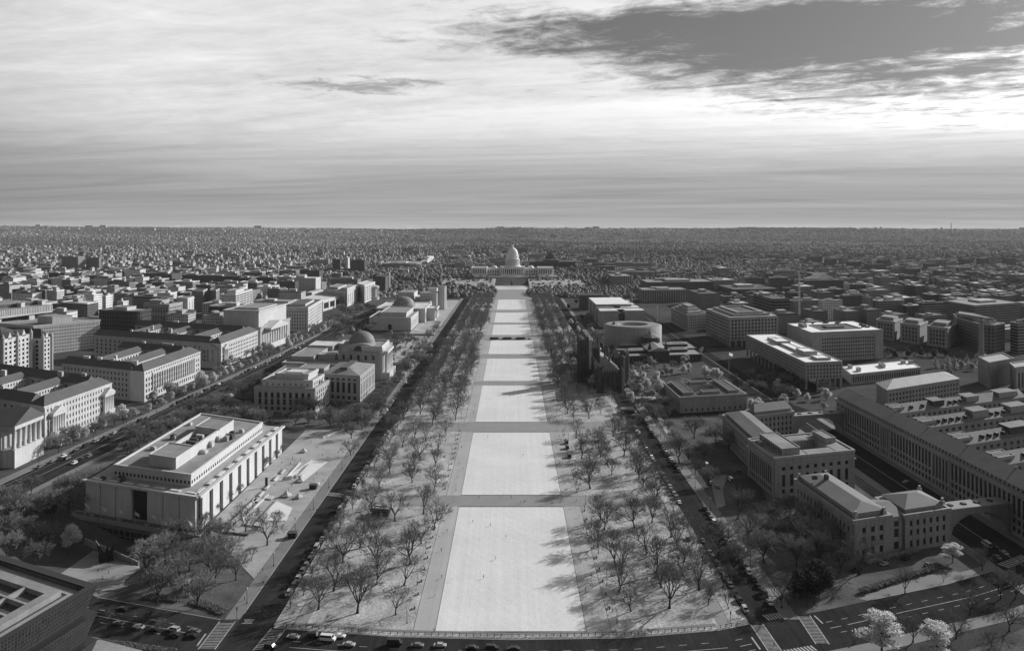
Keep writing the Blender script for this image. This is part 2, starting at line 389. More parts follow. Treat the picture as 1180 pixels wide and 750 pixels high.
# near cross street (it curves gently away on both sides)
UP = [(-120, 610), (-20, 655), (112, 688), (254, 714), (320, 724), (450, 733.5), (590, 737), (720, 735), (830, 726), (870, 718), (950, 703), (1005, 691), (1091, 673), (1150, 656), (1230, 633), (1330, 600)]
UPW = [Gt(*p) for p in UP]
ribbon('street', UPW, 0, 25.5, .075, M_asph, step=6)
kerb(UPW[2:4]); kerb(UPW[4:9]); kerb(UPW[11:14])
for i0, i1 in ((0, 3), (4, 9), (11, 14), (14, 16)): ribbon('sidewalk', UPW[i0:i1], -5.2, -.2, .128, M_walk, step=6)
ribbon('sidewalk', UPW, 25.6, 32, .10, M_walk, step=6)
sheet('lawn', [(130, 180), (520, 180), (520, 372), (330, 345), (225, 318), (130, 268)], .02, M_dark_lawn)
for off, sl in ((8.0, 3), (16.0, 3)):
    b = MB(); P = [Vector(p[:2]) for p in UPW]
    for a, c in zip(P[2:], P[3:-1]):
        L = (c - a).length; u = (c - a) / L; n = Vector((u.y, -u.x)); k = 1.0
        while k + sl < L:
            if not (min(abs((a + u * k).x - 98), abs((a + u * k).x + 98)) < 16): b.obox(a, u, n, k, k + sl, off, off + .22, .09 + ground_z((a + u * k).x, (a + u * k).y), .10 + ground_z((a + u * k).x, (a + u * k).y))
            k += 8.5
    struct(b.build('road_marking', M_line))
b = MB(); P = [Vector(p[:2]) for p in UPW]
for a, c in zip(P[2:], P[3:-1]):
    L = (c - a).length; u = (c - a) / L; n = Vector((u.y, -u.x))
    for k in range(int(L / 5)):
        q = a + u * (k * 5)
        if min(abs(q.x - 98), abs(q.x + 98)) > 17: b.obox(a, u, n, k * 5, k * 5 + 5, 12.2, 12.45, .09 + ground_z(q.x, q.y), .10 + ground_z(q.x, q.y))
struct(b.build('road_marking', M_line))
# boulevard on the left, avenue on the right
CN = [G(-60, 586), G(27, 546), G(80, 522), G(160, 485), G(224, 455), G(262, 438), G(300, 420.5), G(334, 404), G(367, 387), G(392, 371), G(440, 352), G(470, 342)]
ribbon('boulevard', CN, 0, 24.5, .05, M_asph, step=15)
ribbon('sidewalk', CN, -7, -.1, .12, M_walk, step=15)
ribbon('sidewalk', CN, 24.6, 30, .12, M_walk, step=15)
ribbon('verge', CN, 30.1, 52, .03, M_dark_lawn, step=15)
kerb(CN[:8]); ribbon('road_marking', CN, 12, 12.35, .09, M_line, step=15); ribbon('road_marking', CN, 4, 4.2, .09, M_line, step=15)
IA = [(231, 2000), (231, 250)]
ribbon('avenue', IA, -13, 12, .045, M_asph, step=60); ribbon('road_marking', IA, -.4, .0, .085, M_line, step=60)
ribbon('sidewalk', [(249, 640), (249, 372)], 0, 5, .12, M_walk); ribbon('sidewalk', [(219, 640), (219, 330)], 0, 6, .12, M_walk)
# side streets
for D0, xl, xr, w in ((672, -420, -106, 18), (640, 106, 245, 18), (930, -420, -290, 18), (1000, 106, 420, 18), (1139, -600, -84, 20), (1139, 84, 480, 20)):
    s1 = [Vector((x, D0 + (shear(x, D0) * x * .5))) for x in (xl, (xl + xr) / 2, xr)]
    ribbon('street', s1, 0, w, .055, M_asph, step=40)
ribbon('street', [G(975, 360), G(1180, 345)], -9, 9, .05, M_asph, step=200)
ribbon('street', [G(940, 452), G(1020, 404), G(1180, 392)], -14, 10, .05, M_asph, step=30)
ribbon('street', [(392, 1000), (400, 2600)], -11, 11, .05, M_asph, step=200)
# the drives' crossings
def zebra(a, c, half, n, w, z=.10):
    """crossing of n bars from a to c"""
    a, c = Vector(a), Vector(c); u = (c - a); L = u.length; u /= L; nn = Vector((u.y, -u.x)); b = MB()
    for k in range(n):
        s0 = L * k / n; b.obox(a, u, nn, s0, s0 + L / n * w, -half, half, z, z + .01)
    struct(b.build('crosswalk', M_line))
def rung(a, c, half, n, z=.10):
    """crossing drawn as two rails with thin rungs"""
    a, c = Vector(a), Vector(c); u = (c - a); L = u.length; u /= L; nn = Vector((u.y, -u.x)); b = MB()
    b.obox(a, u, nn, 0, L, -half, -half + .35, z, z + .01); b.obox(a, u, nn, 0, L, half - .35, half, z, z + .01)
    for k in range(1, n): b.obox(a, u, nn, L * k / n, L * k / n + .32, -half + .4, half - .4, z, z + .01)
    struct(b.build('crosswalk', M_line))
zebra(G(882, 711.5), G(911, 707), 2.2, 9, .55)
rung(G(872, 719), G(893, 750), 2.6, 22); rung(G(926, 709), G(948, 742), 2.6, 20)
zebra(G(906, 752), G(940, 746), 1.8, 9, .55)
rung(G(262, 716), G(238, 748), 3.2, 18); rung(G(321, 724), G(300, 750), 3.0, 14); rung(G(280, 716), G(292, 716), 1.6, 5)
zebra(G(1156, 652), G(1184, 641), 2.6, 9, .5); rung(G(1156, 656), G(1180, 672), 2.6, 12)
rung(G(369, 568), G(396, 571), 2.4, 14)
b = MB()
for p, q in (((867, 734), (877, 748)), ((939, 709), (949, 718)), ((325, 728), (316, 742)), ((238, 730), (228, 744))):
    a, c = Vector(G(*p)), Vector(G(*q)); u = (c - a).normalized(); b.obox(a, u, Vector((u.y, -u.x)), 0, (c - a).length, 0, .6, .10, .11)
struct(b.build('road_marking', M_line))
# plaza beside the long museum, its ramp and strips
sheet('plaza', [(-156, 404), (-150, 396), (-112.2, 345), (-112.2, 600), (-156, 600)], .07, M_plaza)
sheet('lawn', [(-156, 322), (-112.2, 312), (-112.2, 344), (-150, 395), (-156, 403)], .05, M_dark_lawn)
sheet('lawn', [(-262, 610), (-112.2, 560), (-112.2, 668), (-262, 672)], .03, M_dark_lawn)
sheet('lawn', [(-150, 905), (-112.2, 905), (-112.2, 1700), (-150, 1700)], .03, M_grass)
sheet('lawn', [G(333, 548), G(352, 553), G(379, 531), G(358, 530)], .11, M_lawn)
sheet('lawn', [G(318, 577), G(337, 585), G(330, 600), G(302, 600)], .11, M_lawn)
sheet('lawn', [G(300, 560), G(322, 556), G(352, 530), G(338, 528)], .11, M_grass)
sheet('lawn', [(-190, 1985), (-45, 1985), (-45, 2235), (-190, 2235)], .03, M_grass)
sheet('lawn', [(45, 1985), (190, 1985), (190, 2235), (45, 2235)], .03, M_grass)
sheet('court', [Gt(60, 668), Gt(112, 680), Gt(160, 684), Gt(196, 668), Gt(150, 648), Gt(108, 634)], .12, M_path)
# grounds of the right-hand offices
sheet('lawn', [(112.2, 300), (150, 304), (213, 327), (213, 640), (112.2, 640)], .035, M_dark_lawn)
sheet('parking_lot', [G(845, 551), G(872, 551), G(884, 576), G(853, 582)], .09, mat('lot_asphalt', .035, .8))
sheet('path', [G(818, 548), G(838, 547), G(833, 565), G(836, 582), G(826, 586)], .10, M_path)
sheet('path', [G(740, 452), G(752, 462), G(772, 498), G(768, 500), G(748, 466), G(736, 455)], .09, M_plaza)
sheet('lawn', [(112.2, 660), (130, 660), (130, 720), (112.2, 720)], .04, M_grass)
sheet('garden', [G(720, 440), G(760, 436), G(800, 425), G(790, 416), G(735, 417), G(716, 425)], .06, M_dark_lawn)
sheet('path', [Gt(1000, 692), Gt(1090, 668), Gt(1110, 660), Gt(1080, 655), Gt(1040, 668), Gt(990, 690)], .13, M_walk)
# ---------------------------------------------------------------- building kit
M_lime = mat('limestone', .50, .85, .14, .05)
M_lime2 = mat('limestone_grey', .36, .85, .16, .05)
M_marble = mat('marble_pale', .54, .7, .10, .05)
M_conc = mat('concrete', .30, .9, .15, .08)
M_dkstone = mat('sandstone_dark', .075, .9, .3, .2)
M_pane = mat('window_glass', .022, .25, .3, .3, .4)
M_pane2 = mat('window_glass_grey', .06, .3, .3, .3, .4)
M_tile = mat('roof_tile', .105, .85, .18, .1)
M_roof = mat('roof_gravel', .26, 1, .2, .09)
M_rooflt = mat('roof_membrane', .60, .8, .16, .12)
M_roofdk = mat('roof_dark', .075, .9, .25, .1)
M_copper = mat('dome_copper', .20, .6, .2, .15)
M_unit = mat('plant_unit_metal', .45, .5, .2, .4, .4)
M_flag = mat('flag_cloth', .85, .9, .05, trans=.5)
M_black = mat('black_metal', .015, .5, .3, .5, .4)
W_a = wmat('wall_windows_pale', .46, .03, 3.4, 3.9, .5, .55)
W_b = wmat('wall_windows_grey', .24, .025, 3.0, 3.6, .55, .5)
W_c = wmat('wall_ribbon_grey', .27, .03, 3.0, 3.7, .5, .48, True)
W_d = wmat('wall_windows_dark', .12, .018, 3.4, 3.8, .6, .6)
W_e = wmat('wall_brick', .085, .02, 2.6, 3.4, .45, .5)
W_f = wmat('wall_windows_white', .62, .05, 3.8, 4.2, .42, .5)
W_g = wmat('wall_big_bays', .32, .02, 5.2, 4.6, .6, .68)
PANE = {}
def pane_mesh(m):
    if m.name not in PANE:
        b = MB(); b.prism([Vector((0, 0)), Vector((1, 0)), Vector((1, 1)), Vector((0, 1))], 0, 1)
        o = b.build('window', m); PANE[m.name] = o.data; bpy.data.objects.remove(o)
    return PANE[m.name]
OCC = []
class Bld:
    def __init__(s, name, label, at, group=None, cat='building'):
        s.root = thing(name, label, cat, (at[0], at[1], at[2] if len(at) > 2 else 0), group)
        s.wall = MB(); s.wm = []; s.wins = []; s.pane = M_pane; s.dist = at[1]
    def mi(s, m):
        if m not in s.wm: s.wm.append(m)
        return s.wm.index(m)
    def facade(s, P, T, z0, z1, n, rows, wf=.5, d=.5, m0=1.5, m=M_lime, wins=True):
        L = (T - P).length; u = (T - P) / L; nn = Vector((u.y, -u.x)); k = s.mi(m); cell = (L - 2 * m0) / n; pw = cell * (1 - wf)
        edges = [0.0]
        for i in range(n):
            a = m0 + i * cell + pw / 2; edges += [a, a + cell * wf]
        edges.append(L); rows = sorted(rows)
        for i in range(0, len(edges), 2): s.wall.obox(P, u, nn, edges[i], edges[i + 1], 0, d, z0, z1, k)
        zs = [z0] + [q for r in rows for q in r] + [z1]
        for i in range(1, len(edges) - 1, 2):
            for j in range(0, len(zs), 2):
                if zs[j + 1] - zs[j] > .05: s.wall.obox(P, u, nn, edges[i], edges[i + 1], 0, d * .8, zs[j], zs[j + 1], k)
            if wins:
                for r in rows: s.wins.append((P, u, nn, edges[i] + .04, edges[i + 1] - .04, r[0] + .04, r[1] - .04))
    def block(s, c, z0, z1, fac=None, m=M_lime, roof='flat', rm=None, par=1.0, cor=.7, rh=5, hipf=1.0, axis=None, over=.8, bottom=False):
        rm = rm or (M_tile if roof != 'flat' else M_roof)
        s.wall.prism(c, z0, z1 - (.0 if roof != 'flat' else .25), s.mi(m), roof is None or roof != 'flat', bottom)
        for e, f in (fac or {}).items():
            f = dict(f); s.facade(c[e], c[(e + 1) % 4], z0, z1 - 1.2, m=f.pop('m', m), **f)
        if cor:
            b = MB(); o = inset(c, -cor); b.ring(o, inset(c, .6 if roof == 'flat' else .02), z1 - 1.2, z1 + (par if roof == 'flat' else -.02)); b.build('cornice', m, s.root)
        r = MB()
        if roof == 'flat': r.prism(inset(c, .62), z1 - .2, z1 + .05); r.build('roof', rm, s.root)
        elif roof == 'hip': r.hip(inset(c, -over), z1, rh, hipf, axis=axis); r.build('roof', rm, s.root)
        return c
    def pent(s, c, z0, z1, m=M_conc, rm=None, name='penthouse', ring=True):
        b = MB(); b.prism(c, z0, z1, 0, True, False, 1)
        if ring: b.ring(inset(c, -.25), inset(c, .3), z1 - .35, z1 + .45, 0)
        return b.build(name, [m, rm or M_roof], s.root)
    def units(s, c, z, n, seed=1, lo=2, hi=5, m=None):
        q = random.Random(seed)
        for _ in range(n):
            u, v = q.uniform(.08, .86), q.uniform(.08, .86); p = sub(c, u, u, v, v)[0]; w, l, h = q.uniform(lo, hi), q.uniform(lo, hi), q.uniform(1.2, 3)
            b = MB(); b.prism(plan(p.x, p.y, w, l), z, z + h); b.prism(plan(p.x, p.y, w * .6, l * .6), z + h, z + h + .4); b.build('roof_unit', m or q.choice([M_unit, M_conc, M_roofdk]), s.root)
    def done(s, cap=100):
        V = s.wall.v
        if not V: return s.root
        s.wall.build('wall', s.wm, s.root); OCC.append((min(p[0] for p in V), max(p[0] for p in V), min(p[1] for p in V), max(p[1] for p in V)))
        ws = sorted(s.wins, key=lambda w: -(w[4] - w[3]) * (w[6] - w[5]) / w[0].y ** 2)
        off = s.root.location; me = pane_mesh(s.pane)
        for P, u, nn, a, c, z0, z1 in ws[:cap]:
            o = bpy.data.objects.new('window', me); COL.objects.link(o); o.parent = s.root
            p = P + u * a
            o.matrix_basis = Matrix(((u.x * (c - a), nn.x * .08, 0, p.x - off.x), (u.y * (c - a), nn.y * .08, 0, p.y - off.y), (0, 0, z1 - z0, z0 - off.z), (0, 0, 0, 1)))
        if ws[cap:]:
            b = MB()
            for P, u, nn, a, c, z0, z1 in ws[cap:]: b.obox(P, u, nn, a, c, 0, .08, z0, z1)
            struct(b.build('window', s.pane, s.root), 'stuff')
        return s.root
    def columns(s, P, T, n, z0, z1, r, m=M_lime, name='column', m0=0.0, d=0.0):
        L = (T - P).length; u = (T - P) / L; nn = Vector((u.y, -u.x))
        for i in range(n):
            p = P + u * (m0 + (L - 2 * m0) * i / max(1, n - 1)) + nn * d; b = MB()
            b.lathe(p.x, p.y, [(r * 1.25, z0), (r * 1.25, z0 + .5), (r, z0 + .7), (r * .86, z1 - 1), (r * 1.2, z1 - .6), (r * 1.2, z1)], 10); b.build(name, m, s.root, True)
def rows(n, z0, p, h): return [(z0 + i * p, z0 + i * p + h) for i in range(n)]
def mid(c): return ((c[0].x + c[2].x) / 2, (c[0].y + c[2].y) / 2, 0)

# ================================================================ LEFT SIDE
# the long museum with slotted walls, its attic, penthouse, terrace and flags
def long_museum():
    lo = [Vector((-228.5, 427)), Vector((-158.7, 400.6)), Vector((-157.5, 541)), Vector((-229.5, 568))]
    at = [Vector((-217, 432.5)), Vector((-168, 415)), Vector((-166, 527.5)), Vector((-217, 553))]
    B = Bld('long_museum', 'long pale museum block with tall dark slots in its side and stepped roof', (-193, 484))
    k = B.mi(M_marble)
    B.wall.prism(lo, -14, 16.9, k, True)
    A, S, E, N = lo
    for P, T, n, wf, skip in ((S, E, 10, .36, ()), (A, S, 7, .06, ())):
        L = (T - P).length; u = (T - P) / L; nn = Vector((u.y, -u.x)); cell = L / n
        for i in range(n):
            c0 = i * cell + cell * wf / 2; c1 = (i + 1) * cell - cell * wf / 2
            if n == 7 and i == 3: continue
            B.wall.obox(P, u, nn, c0, c1, 0, 1.4, .2, 16.6, k)
        for i in range(n + (n == 10)):
            a = i * cell - cell * wf / 2 + .05; c = i * cell + cell * wf / 2 - .05
            if i == 0: a, c = .05, cell * wf / 2 - .05
            if i == n: a, c = L - cell * wf / 2, L - .05
            B.wins.append((P, u, nn, a, c, .4, 15.6))
        if n == 7: B.wins.append((P, u, nn, 3 * cell + .5, 4 * cell - .5, .4, 15.6))
        b = MB(); b.obox(P, u, nn, -1.5, L + 1.5, 0, 2.2, 16.65, 17.7); b.build('cornice', M_marble, B.root)
        # roof lights along the lip
        for i in range(n):
            b = MB(); b.obox(P, u, nn, i * cell + cell * .2, (i + 1) * cell - cell * .2, -2.6, -.6, 17.6, 18.1); b.build('roof_light', M_rooflt, B.root)
    r = MB(); r.prism(inset(lo, .3), 16.95, 17.2); r.build('roof', mat('roof_paver', .34, .9, .12, .2), B.root)
    B.wall.prism(at, 17.1, 23, k, True)
    for P, T, n in ((at[1], at[2], 36), (at[0], at[1], 20)):
        L = (T - P).length; u = (T - P) / L; nn = Vector((u.y, -u.x))
        for i in range(n): B.wins.append((P, u, nn, L * (i + .3) / n, L * (i + .75) / n, 18.6, 20.2))
    b = MB(); b.ring(inset(at, -.3), inset(at, .9), 22.6, 23.9); b.build('cornice', M_marble, B.root)
    r = MB(); r.prism(inset(at, .9), 22.9, 23.15); r.build('roof', M_roof, B.root)
    pt = [Vector((-198, 433)), Vector((-180.5, 426)), Vector((-179, 510)), Vector((-197, 518))]
    B.pent(sub(pt, 0, 1, 0, .28), 23.1, 29, M_marble); B.pent(sub(pt, 0, 1, .72, 1), 23.1, 29, M_marble)
    b = MB(); b.prism(sub(pt, .92, 1, .28, .72), 23.1, 29); b.prism(sub(pt, 0, .05, .28, .72), 23.1, 27); b.build('plant_screen', M_marble, B.root)
    b = MB(); b.prism(sub(pt, .05, .92, .28, .72), 23.1, 23.6); b.build('plant_well', M_black, B.root)
    for i in range(7):
        v = .31 + i * .056; b = MB(); b.prism(sub(pt, .12 + .1 * (i % 3), .5 + .1 * (i % 4), v, v + .03), 23.6, 25.5 + i % 3); b.build('roof_unit', M_unit if i % 2 else M_roofdk, B.root)
    B.units(sub(at, .72, .98, .1, .9), 23.1, 7, 5, 2.5, 5); B.units(sub(at, .05, .25, .1, .9), 23.1, 4, 8, 2, 4); B.units(sub(lo, .05, .6, .02, .05), 17.2, 5, 9, 1.5, 3)
    B.done()
    # the terrace in front, over the lower storey
    T = Bld('entrance_terrace', 'dark podium terrace with a gridded lower storey below the row of flags', (-195, 404), cat='terrace')
    d = Vector((0, -7.5))
    q = [lo[0] + d + Vector((-6, 3)), lo[1] + d + Vector((4, -1)), lo[1] + Vector((4, -.2)), lo[0] + Vector((-6, .2))]
    T.wall.prism(q, -14, -.2, T.mi(mat('podium_stone', .13)), True)
    T.facade(q[0].lerp(q[1], .06), q[0].lerp(q[1], .72), -14, -1.5, 14, [(-9.8, -6.6), (-6.2, -3.6)], .88, .4, .6, mat('podium_stone', .13))
    b = MB(); b.ring(inset(q, -.4), inset(q, .3), -1.5, .7); b.build('parapet', M_conc, T.root)
    for i in range(4):
        p = q[0].lerp(q[1], .15 + i * .22) + Vector((0, 3)); b = MB(); b.lathe(p.x, p.y, [(1.3, -.2), (1.6, .9), (1.2, 1.0)], 10); b.build('planter', M_conc, T.root)
    T.done()
    for i in range(7):
        p = q[0].lerp(q[1], .10 + i * .135) + Vector((0, 1.2))
        f = thing('flagpole', 'flagpole on the dark terrace, %s from its left end, pale flag blown right' % nth(i), 'flagpole', (p.x, p.y, -.1), 'flagpoles on the terrace')
        b = MB(); b.tube((p.x, p.y, -.1), (p.x, p.y, 7.2), .12, .07, 6); b.build('pole', M_unit, f)
        b = MB(); n = 5
        for k in range(n):
            a, c = k / n, (k + 1) / n; wv = lambda t: .25 * math.sin(t * 7 + i)
            b.face([(p.x + a * 2.6, p.y + wv(a), 7 - a * 2.0), (p.x + c * 2.6, p.y + wv(c), 7 - c * 2.0), (p.x + c * 2.4, p.y + wv(c) + .1, 5.4 - c * 2.1), (p.x + a * 2.4, p.y + wv(a) + .1, 5.4 - a * 2.1)])
        b.build('flag', M_flag, f)
long_museum()

# the bronze tiered museum, whose roof shows in the near corner
def tiered_museum():
    se, ne, sw = Vector((-141, 270)), Vector((-190, 295)), Vector((-152, 221))
    nw = ne + sw - se; c = [nw, sw, se, ne]
    B = Bld('tiered_museum', 'dark latticed museum with three flaring tiers and a pale roof deck, nearest', (-170, 258))
    m = bpy.data.materials.new('bronze_lattice'); m.use_nodes = True; t = NT(m.node_tree); bs = t.n['Principled BSDF']
    uv = t.n.new('ShaderNodeUVMap'); uv.uv_map = 'UVMap'; u, v = t.sep(uv.outputs[0])[:2]
    a = t.math('ABSOLUTE', t.math('SUBTRACT', t.math('FRACT', t.math('DIVIDE', u, 1.25)), .5)); e = t.math('ABSOLUTE', t.math('SUBTRACT', t.math('FRACT', t.math('DIVIDE', v, 1.5)), .5))
    g = t.math('MAXIMUM', t.math('GREATER_THAN', a, .33), t.math('GREATER_THAN', e, .36)); n = t.noise(t.comb(t.math('FLOOR', t.math('DIVIDE', u, 1.25)), t.math('FLOOR', t.math('DIVIDE', v, 1.5)), 0.), .9, 3)
    val = t.math('MULTIPLY', t.mix(g, .012, .065), t.ramp(n, .3, .7, .6, 1.4)); t.l.new(t.comb(val, val, val), bs.inputs['Base Color']); bs.inputs['Roughness'].default_value = .5
    tops = [(31, 22.6), (21.8, 13.4), (12.6, 4.5)]
    for zt, zb in tops:
        o, i = inset(c, 0), inset(c, 3.0); b = MB(); uu = 0
        for k in range(4):
            p, q, r, s_ = o[k], o[(k + 1) % 4], i[(k + 1) % 4], i[k]; L = (q - p).length
            b.face([(s_.x, s_.y, zb), (r.x, r.y, zb), (q.x, q.y, zt), (p.x, p.y, zt)], 0, [(uu + 1.5, 0), (uu + L - 1.5, 0), (uu + L, zt - zb), (uu, zt - zb)]); uu += L
            b.face([(s_.x, s_.y, zt - .02), (r.x, r.y, zt - .02), (q.x, q.y, zt), (p.x, p.y, zt)], 1)
        b.build('lattice_tier', [m, M_black], B.root)
    B.wall.prism(inset(c, 3.2), 0, 29.2, B.mi(M_black), True)
    b = MB(); b.ring(inset(c, 2.6), inset(c, 3.6), 29.0, 30.6); b.build('parapet', M_roofdk, B.root)
    b = MB(); b.ring(inset(c, 3.7), inset(c, 7.2), 29.0, 29.5); b.build('roof_walk', M_conc, B.root)
    b = MB(); b.ring(inset(c, 8.6), inset(c, 12.4), 29.2, 31.2); b.build('roof', M_roof, B.root)
    b = MB(); b.ring(inset(c, 7.3), inset(c, 9.1), 29.0, 29.3); b.build('roof_gutter', M_roofdk, B.root)
    w = inset(c, 12.5); b = MB(); b.prism(w, 29.2, 29.6); b.build('roof_well', M_roofdk, B.root)
    for a, d in ((.36, .4), (.68, .72)): b = MB(); b.prism(sub(w, 0, 1, a, d), 29.6, 31.2); b.build('roof_beam', M_conc, B.root)
    b = MB(); b.prism(sub(w, .62, .66, .0, 1), 29.6, 31.1); b.build('roof_beam', M_conc, B.root)
    for k in range(9): b = MB(); b.prism(sub(w, .05 + k * .055, .07 + k * .055, .05, .62), 29.6, 30.4); b.build('roof_fin', M_roofdk, B.root)
    B.done()
    P = Bld('porch_canopy', 'pale curved canopy edge at the foot of the tiered museum', (-122, 268), cat='canopy')
    a = [Vector(G(60, 758, 4)), Vector(G(86, 742, 4)), Vector(G(108, 741, 4)), Vector(G(150, 752, 4)), Vector(G(150, 775, 4)), Vector(G(60, 775, 4))]
    P.wall.prism(a, 3.2, 4.1, P.mi(M_conc), True, True); P.wall.prism(inset(a, 4), 0, 3.2, 0, True)
    P.done()
tiered_museum()

# temple hall at the far left
def temple_hall():
    B = Bld('temple_hall', 'pale temple front with six tall columns and a carved pediment at the left edge', (-350, 520))
    y0, y1, x0, x1 = 505, 536, -400, -325
    c = [Vector((x0, y0 - 2)), Vector((x1, y0)), Vector((x1, y1)), Vector((x0, y1))]
    B.block(c, 0, 26.5, {0: dict(n=6, rows=[(10, 21)], wf=.4, m0=4)}, M_lime2, None, cor=0)
    B.wall.prism([Vector((x1, y1)), Vector((x1, y0)), Vector((-316, y0 - 1)), Vector((-316, y1 - 1))], 0, 11.5, B.mi(M_lime), True)
    B.columns(Vector((-318, y0 + 1.4)), Vector((-318, y1 - 2.4)), 6, 11.5, 24.2, 1.25)
    b = MB(); b.box(-326, -316.2, y0 - .5, y1 - .5, 24.2, 26.6); b.build('entablature', M_lime, B.root)
    ym = (y0 + y1) / 2 - .5
    b = MB(); b.face([(-316.8, y0 - 1.4, 26.7), (-316.8, y1 + .4, 26.7), (-316.8, ym, 35)])
    for q in range(14):
        yy = y0 + 4 + q * 1.7; hh = 7 * (1 - abs(yy - ym) / 16) * .7; b.box(-316.8, -316.2, yy, yy + .9, 27.2, 27.4 + max(.5, hh))
    b.build('pediment', M_marble, B.root)
    b = MB(); b.hip([Vector((x0, y1 + 1)), Vector((x0, y0 - 2.4)), Vector((-315.6, y0 - 2.4)), Vector((-315.6, y1 + 1))], 26.8, 8.8, 0, 0, axis=1)
    b.build('roof', M_tile, B.root); B.done()
temple_hall()

def ring_office(name, label, sw, se_y, depth, west, z, rh, south, westf, courts, wing=17, group=None, extras=None):
    """a block-filling office: pitched wings round courtyards. sw = near right corner, se_y = far end of the sunlit side"""
    x, y = sw; s = shear(x - west / 2, y)
    Bc = Vector((x, y)); Cc = Vector((x + 4, se_y)); A = Vector((x - west, y - s * west)); Dd = A + (Cc - Bc)
    B = Bld(name, label, ((A.x + Cc.x) / 2, (A.y + Cc.y) / 2), group)
    c = [A, Bc, Cc, Dd]; L = (Cc - Bc).length; W = (Bc - A).length; fu = wing / W; fv = wing / L
    B.block(sub(c, 1 - fu, 1, 0, 1), 0, z, {1: south}, M_lime, 'hip', rh=rh)
    B.block(sub(c, 0, 1 - fu, 0, fv), 0, z, {0: westf}, M_lime2, 'hip', rh=rh, hipf=.2)
    B.block(sub(c, 0, 1 - fu, 1 - fv, 1), 0, z, {0: dict(n=14, rows=rows(3, z - 12, 3.8, 2.0), wf=.4)}, M_lime2, 'hip', rh=rh, hipf=.2)
    k = courts
    for i in range(k):
        u = (1 - fu) * (i + .9) / (k + .6) - fu * .5
        B.block(sub(c, max(0, u), u + fu * .9, fv, 1 - fv), 0, z - 1, {1: dict(n=14, rows=rows(3, z - 12, 3.8, 2.0), wf=.45)}, M_lime, 'hip', rh=rh * .8, hipf=.2)
    q = random.Random(z + int(y))
    for i in range(8):
        u, v = q.uniform(.05, .95), q.choice([fv * .5, 1 - fv * .5, q.uniform(.1, .9)]); p = sub(c, u, u, v, v)[0]
        b = MB(); b.prism(plan(p.x, p.y, 3 + q.random() * 5, 2.5), z + rh * .4, z + rh + 1.6); b.build('chimney', q.choice([M_lime, M_lime2, M_marble]), B.root)
    if extras: extras(B, c)
    B.done(); return c
def portico(B, P, T, z, n, zt, h=6, d=4.0, zb=8, m=M_lime):
    """a projecting temple front along P-T"""
    L = (T - P).length; u = (T - P) / L; nn = Vector((u.y, -u.x)); k = B.mi(m)
    B.wall.obox(P, u, nn, 0, L, .6, d, 0, zb, k)
    B.columns(P, T, n, zb, zt, .95, m, m0=1.4, d=d - 1.4)
    b = MB(); b.obox(P, u, nn, 0, L, .7, d, zt, zt + 2.2); b.build('entablature', m, B.root)
    b = MB(); a, c = P + nn * (d + .4), T + nn * (d + .4); g, e = P + nn * -3, T + nn * -3; t = zt + 2.25; mm = (a + c) / 2; mk = (g + e) / 2
    b.face([(a.x, a.y, t), (c.x, c.y, t), (mm.x, mm.y, t + h)]); b.face([(a.x, a.y, t), (mm.x, mm.y, t + h), (mk.x, mk.y, t + h), (g.x, g.y, t)]); b.face([(c.x, c.y, t), (e.x, e.y, t), (mk.x, mk.y, t + h), (mm.x, mm.y, t + h)])
    b.build('pediment', m, B.root)
def ex1(B, c):
    Bc, Cc = c[1], c[2]
    portico(B, Bc.lerp(Cc, .05), Bc.lerp(Cc, .24), 28, 6, 19.5, 4); portico(B, Bc.lerp(Cc, .82), Bc.lerp(Cc, .99), 28, 6, 19.5, 4)
ring_office('courtyard_office', 'pale courtyard office with two small pedimented porticoes, behind the temple front', (-328, 556), 641, 80, 130, 28, 5.5,
            dict(n=22, rows=rows(4, 3.4, 4.9, 2.7) + [(23.2, 25.2)], wf=.42, d=.55), dict(n=16, rows=rows(5, 3, 4.8, 2.6), wf=.4), 2, extras=ex1)
def ex2(B, c):
    P, T = c[1].lerp(c[2], .13), c[1].lerp(c[2], .87); L = (T - P).length; u = (T - P) / L; nn = Vector((u.y, -u.x)); k = B.mi(M_lime)
    for i in range(19): B.wall.obox(P, u, nn, i * L / 18 - .55, i * L / 18 + .55, .55, 1.5, 8.2, 22, k)
    B.wall.obox(P, u, nn, -1, L + 1, .55, 1.6, 22, 23.4, k)
ring_office('revenue_office', 'pale office with a long row of side pilasters, past the courtyard office', (-323.6, 697), 812, 80, 96, 27, 5.5,
            dict(n=24, rows=rows(4, 2.6, 4.9, 3.0) + [(23.8, 25.2)], wf=.5, d=.55), dict(n=18, rows=rows(5, 3, 4.6, 2.6), wf=.42), 2, extras=ex2)
def ex3(B, c):
    A, Bc = c[0], c[1]
    portico(B, A.lerp(Bc, .86), A.lerp(Bc, .985), 27, 4, 20, 4, 3, 7, M_lime2)
    portico(B, Bc.lerp(c[2], .04), Bc.lerp(c[2], .15), 27, 4, 20, 3, 3, 7)
ring_office('justice_office', 'wide dark tiled roof office with stepped bright side windows, third along the boulevard', (-318, 866), 978, 80, 176, 27, 6,
            dict(n=22, rows=rows(5, 2.6, 4.4, 2.4), wf=.5, d=.55), dict(n=24, rows=rows(4, 6, 4.6, 2.6), wf=.35), 3, extras=ex3)

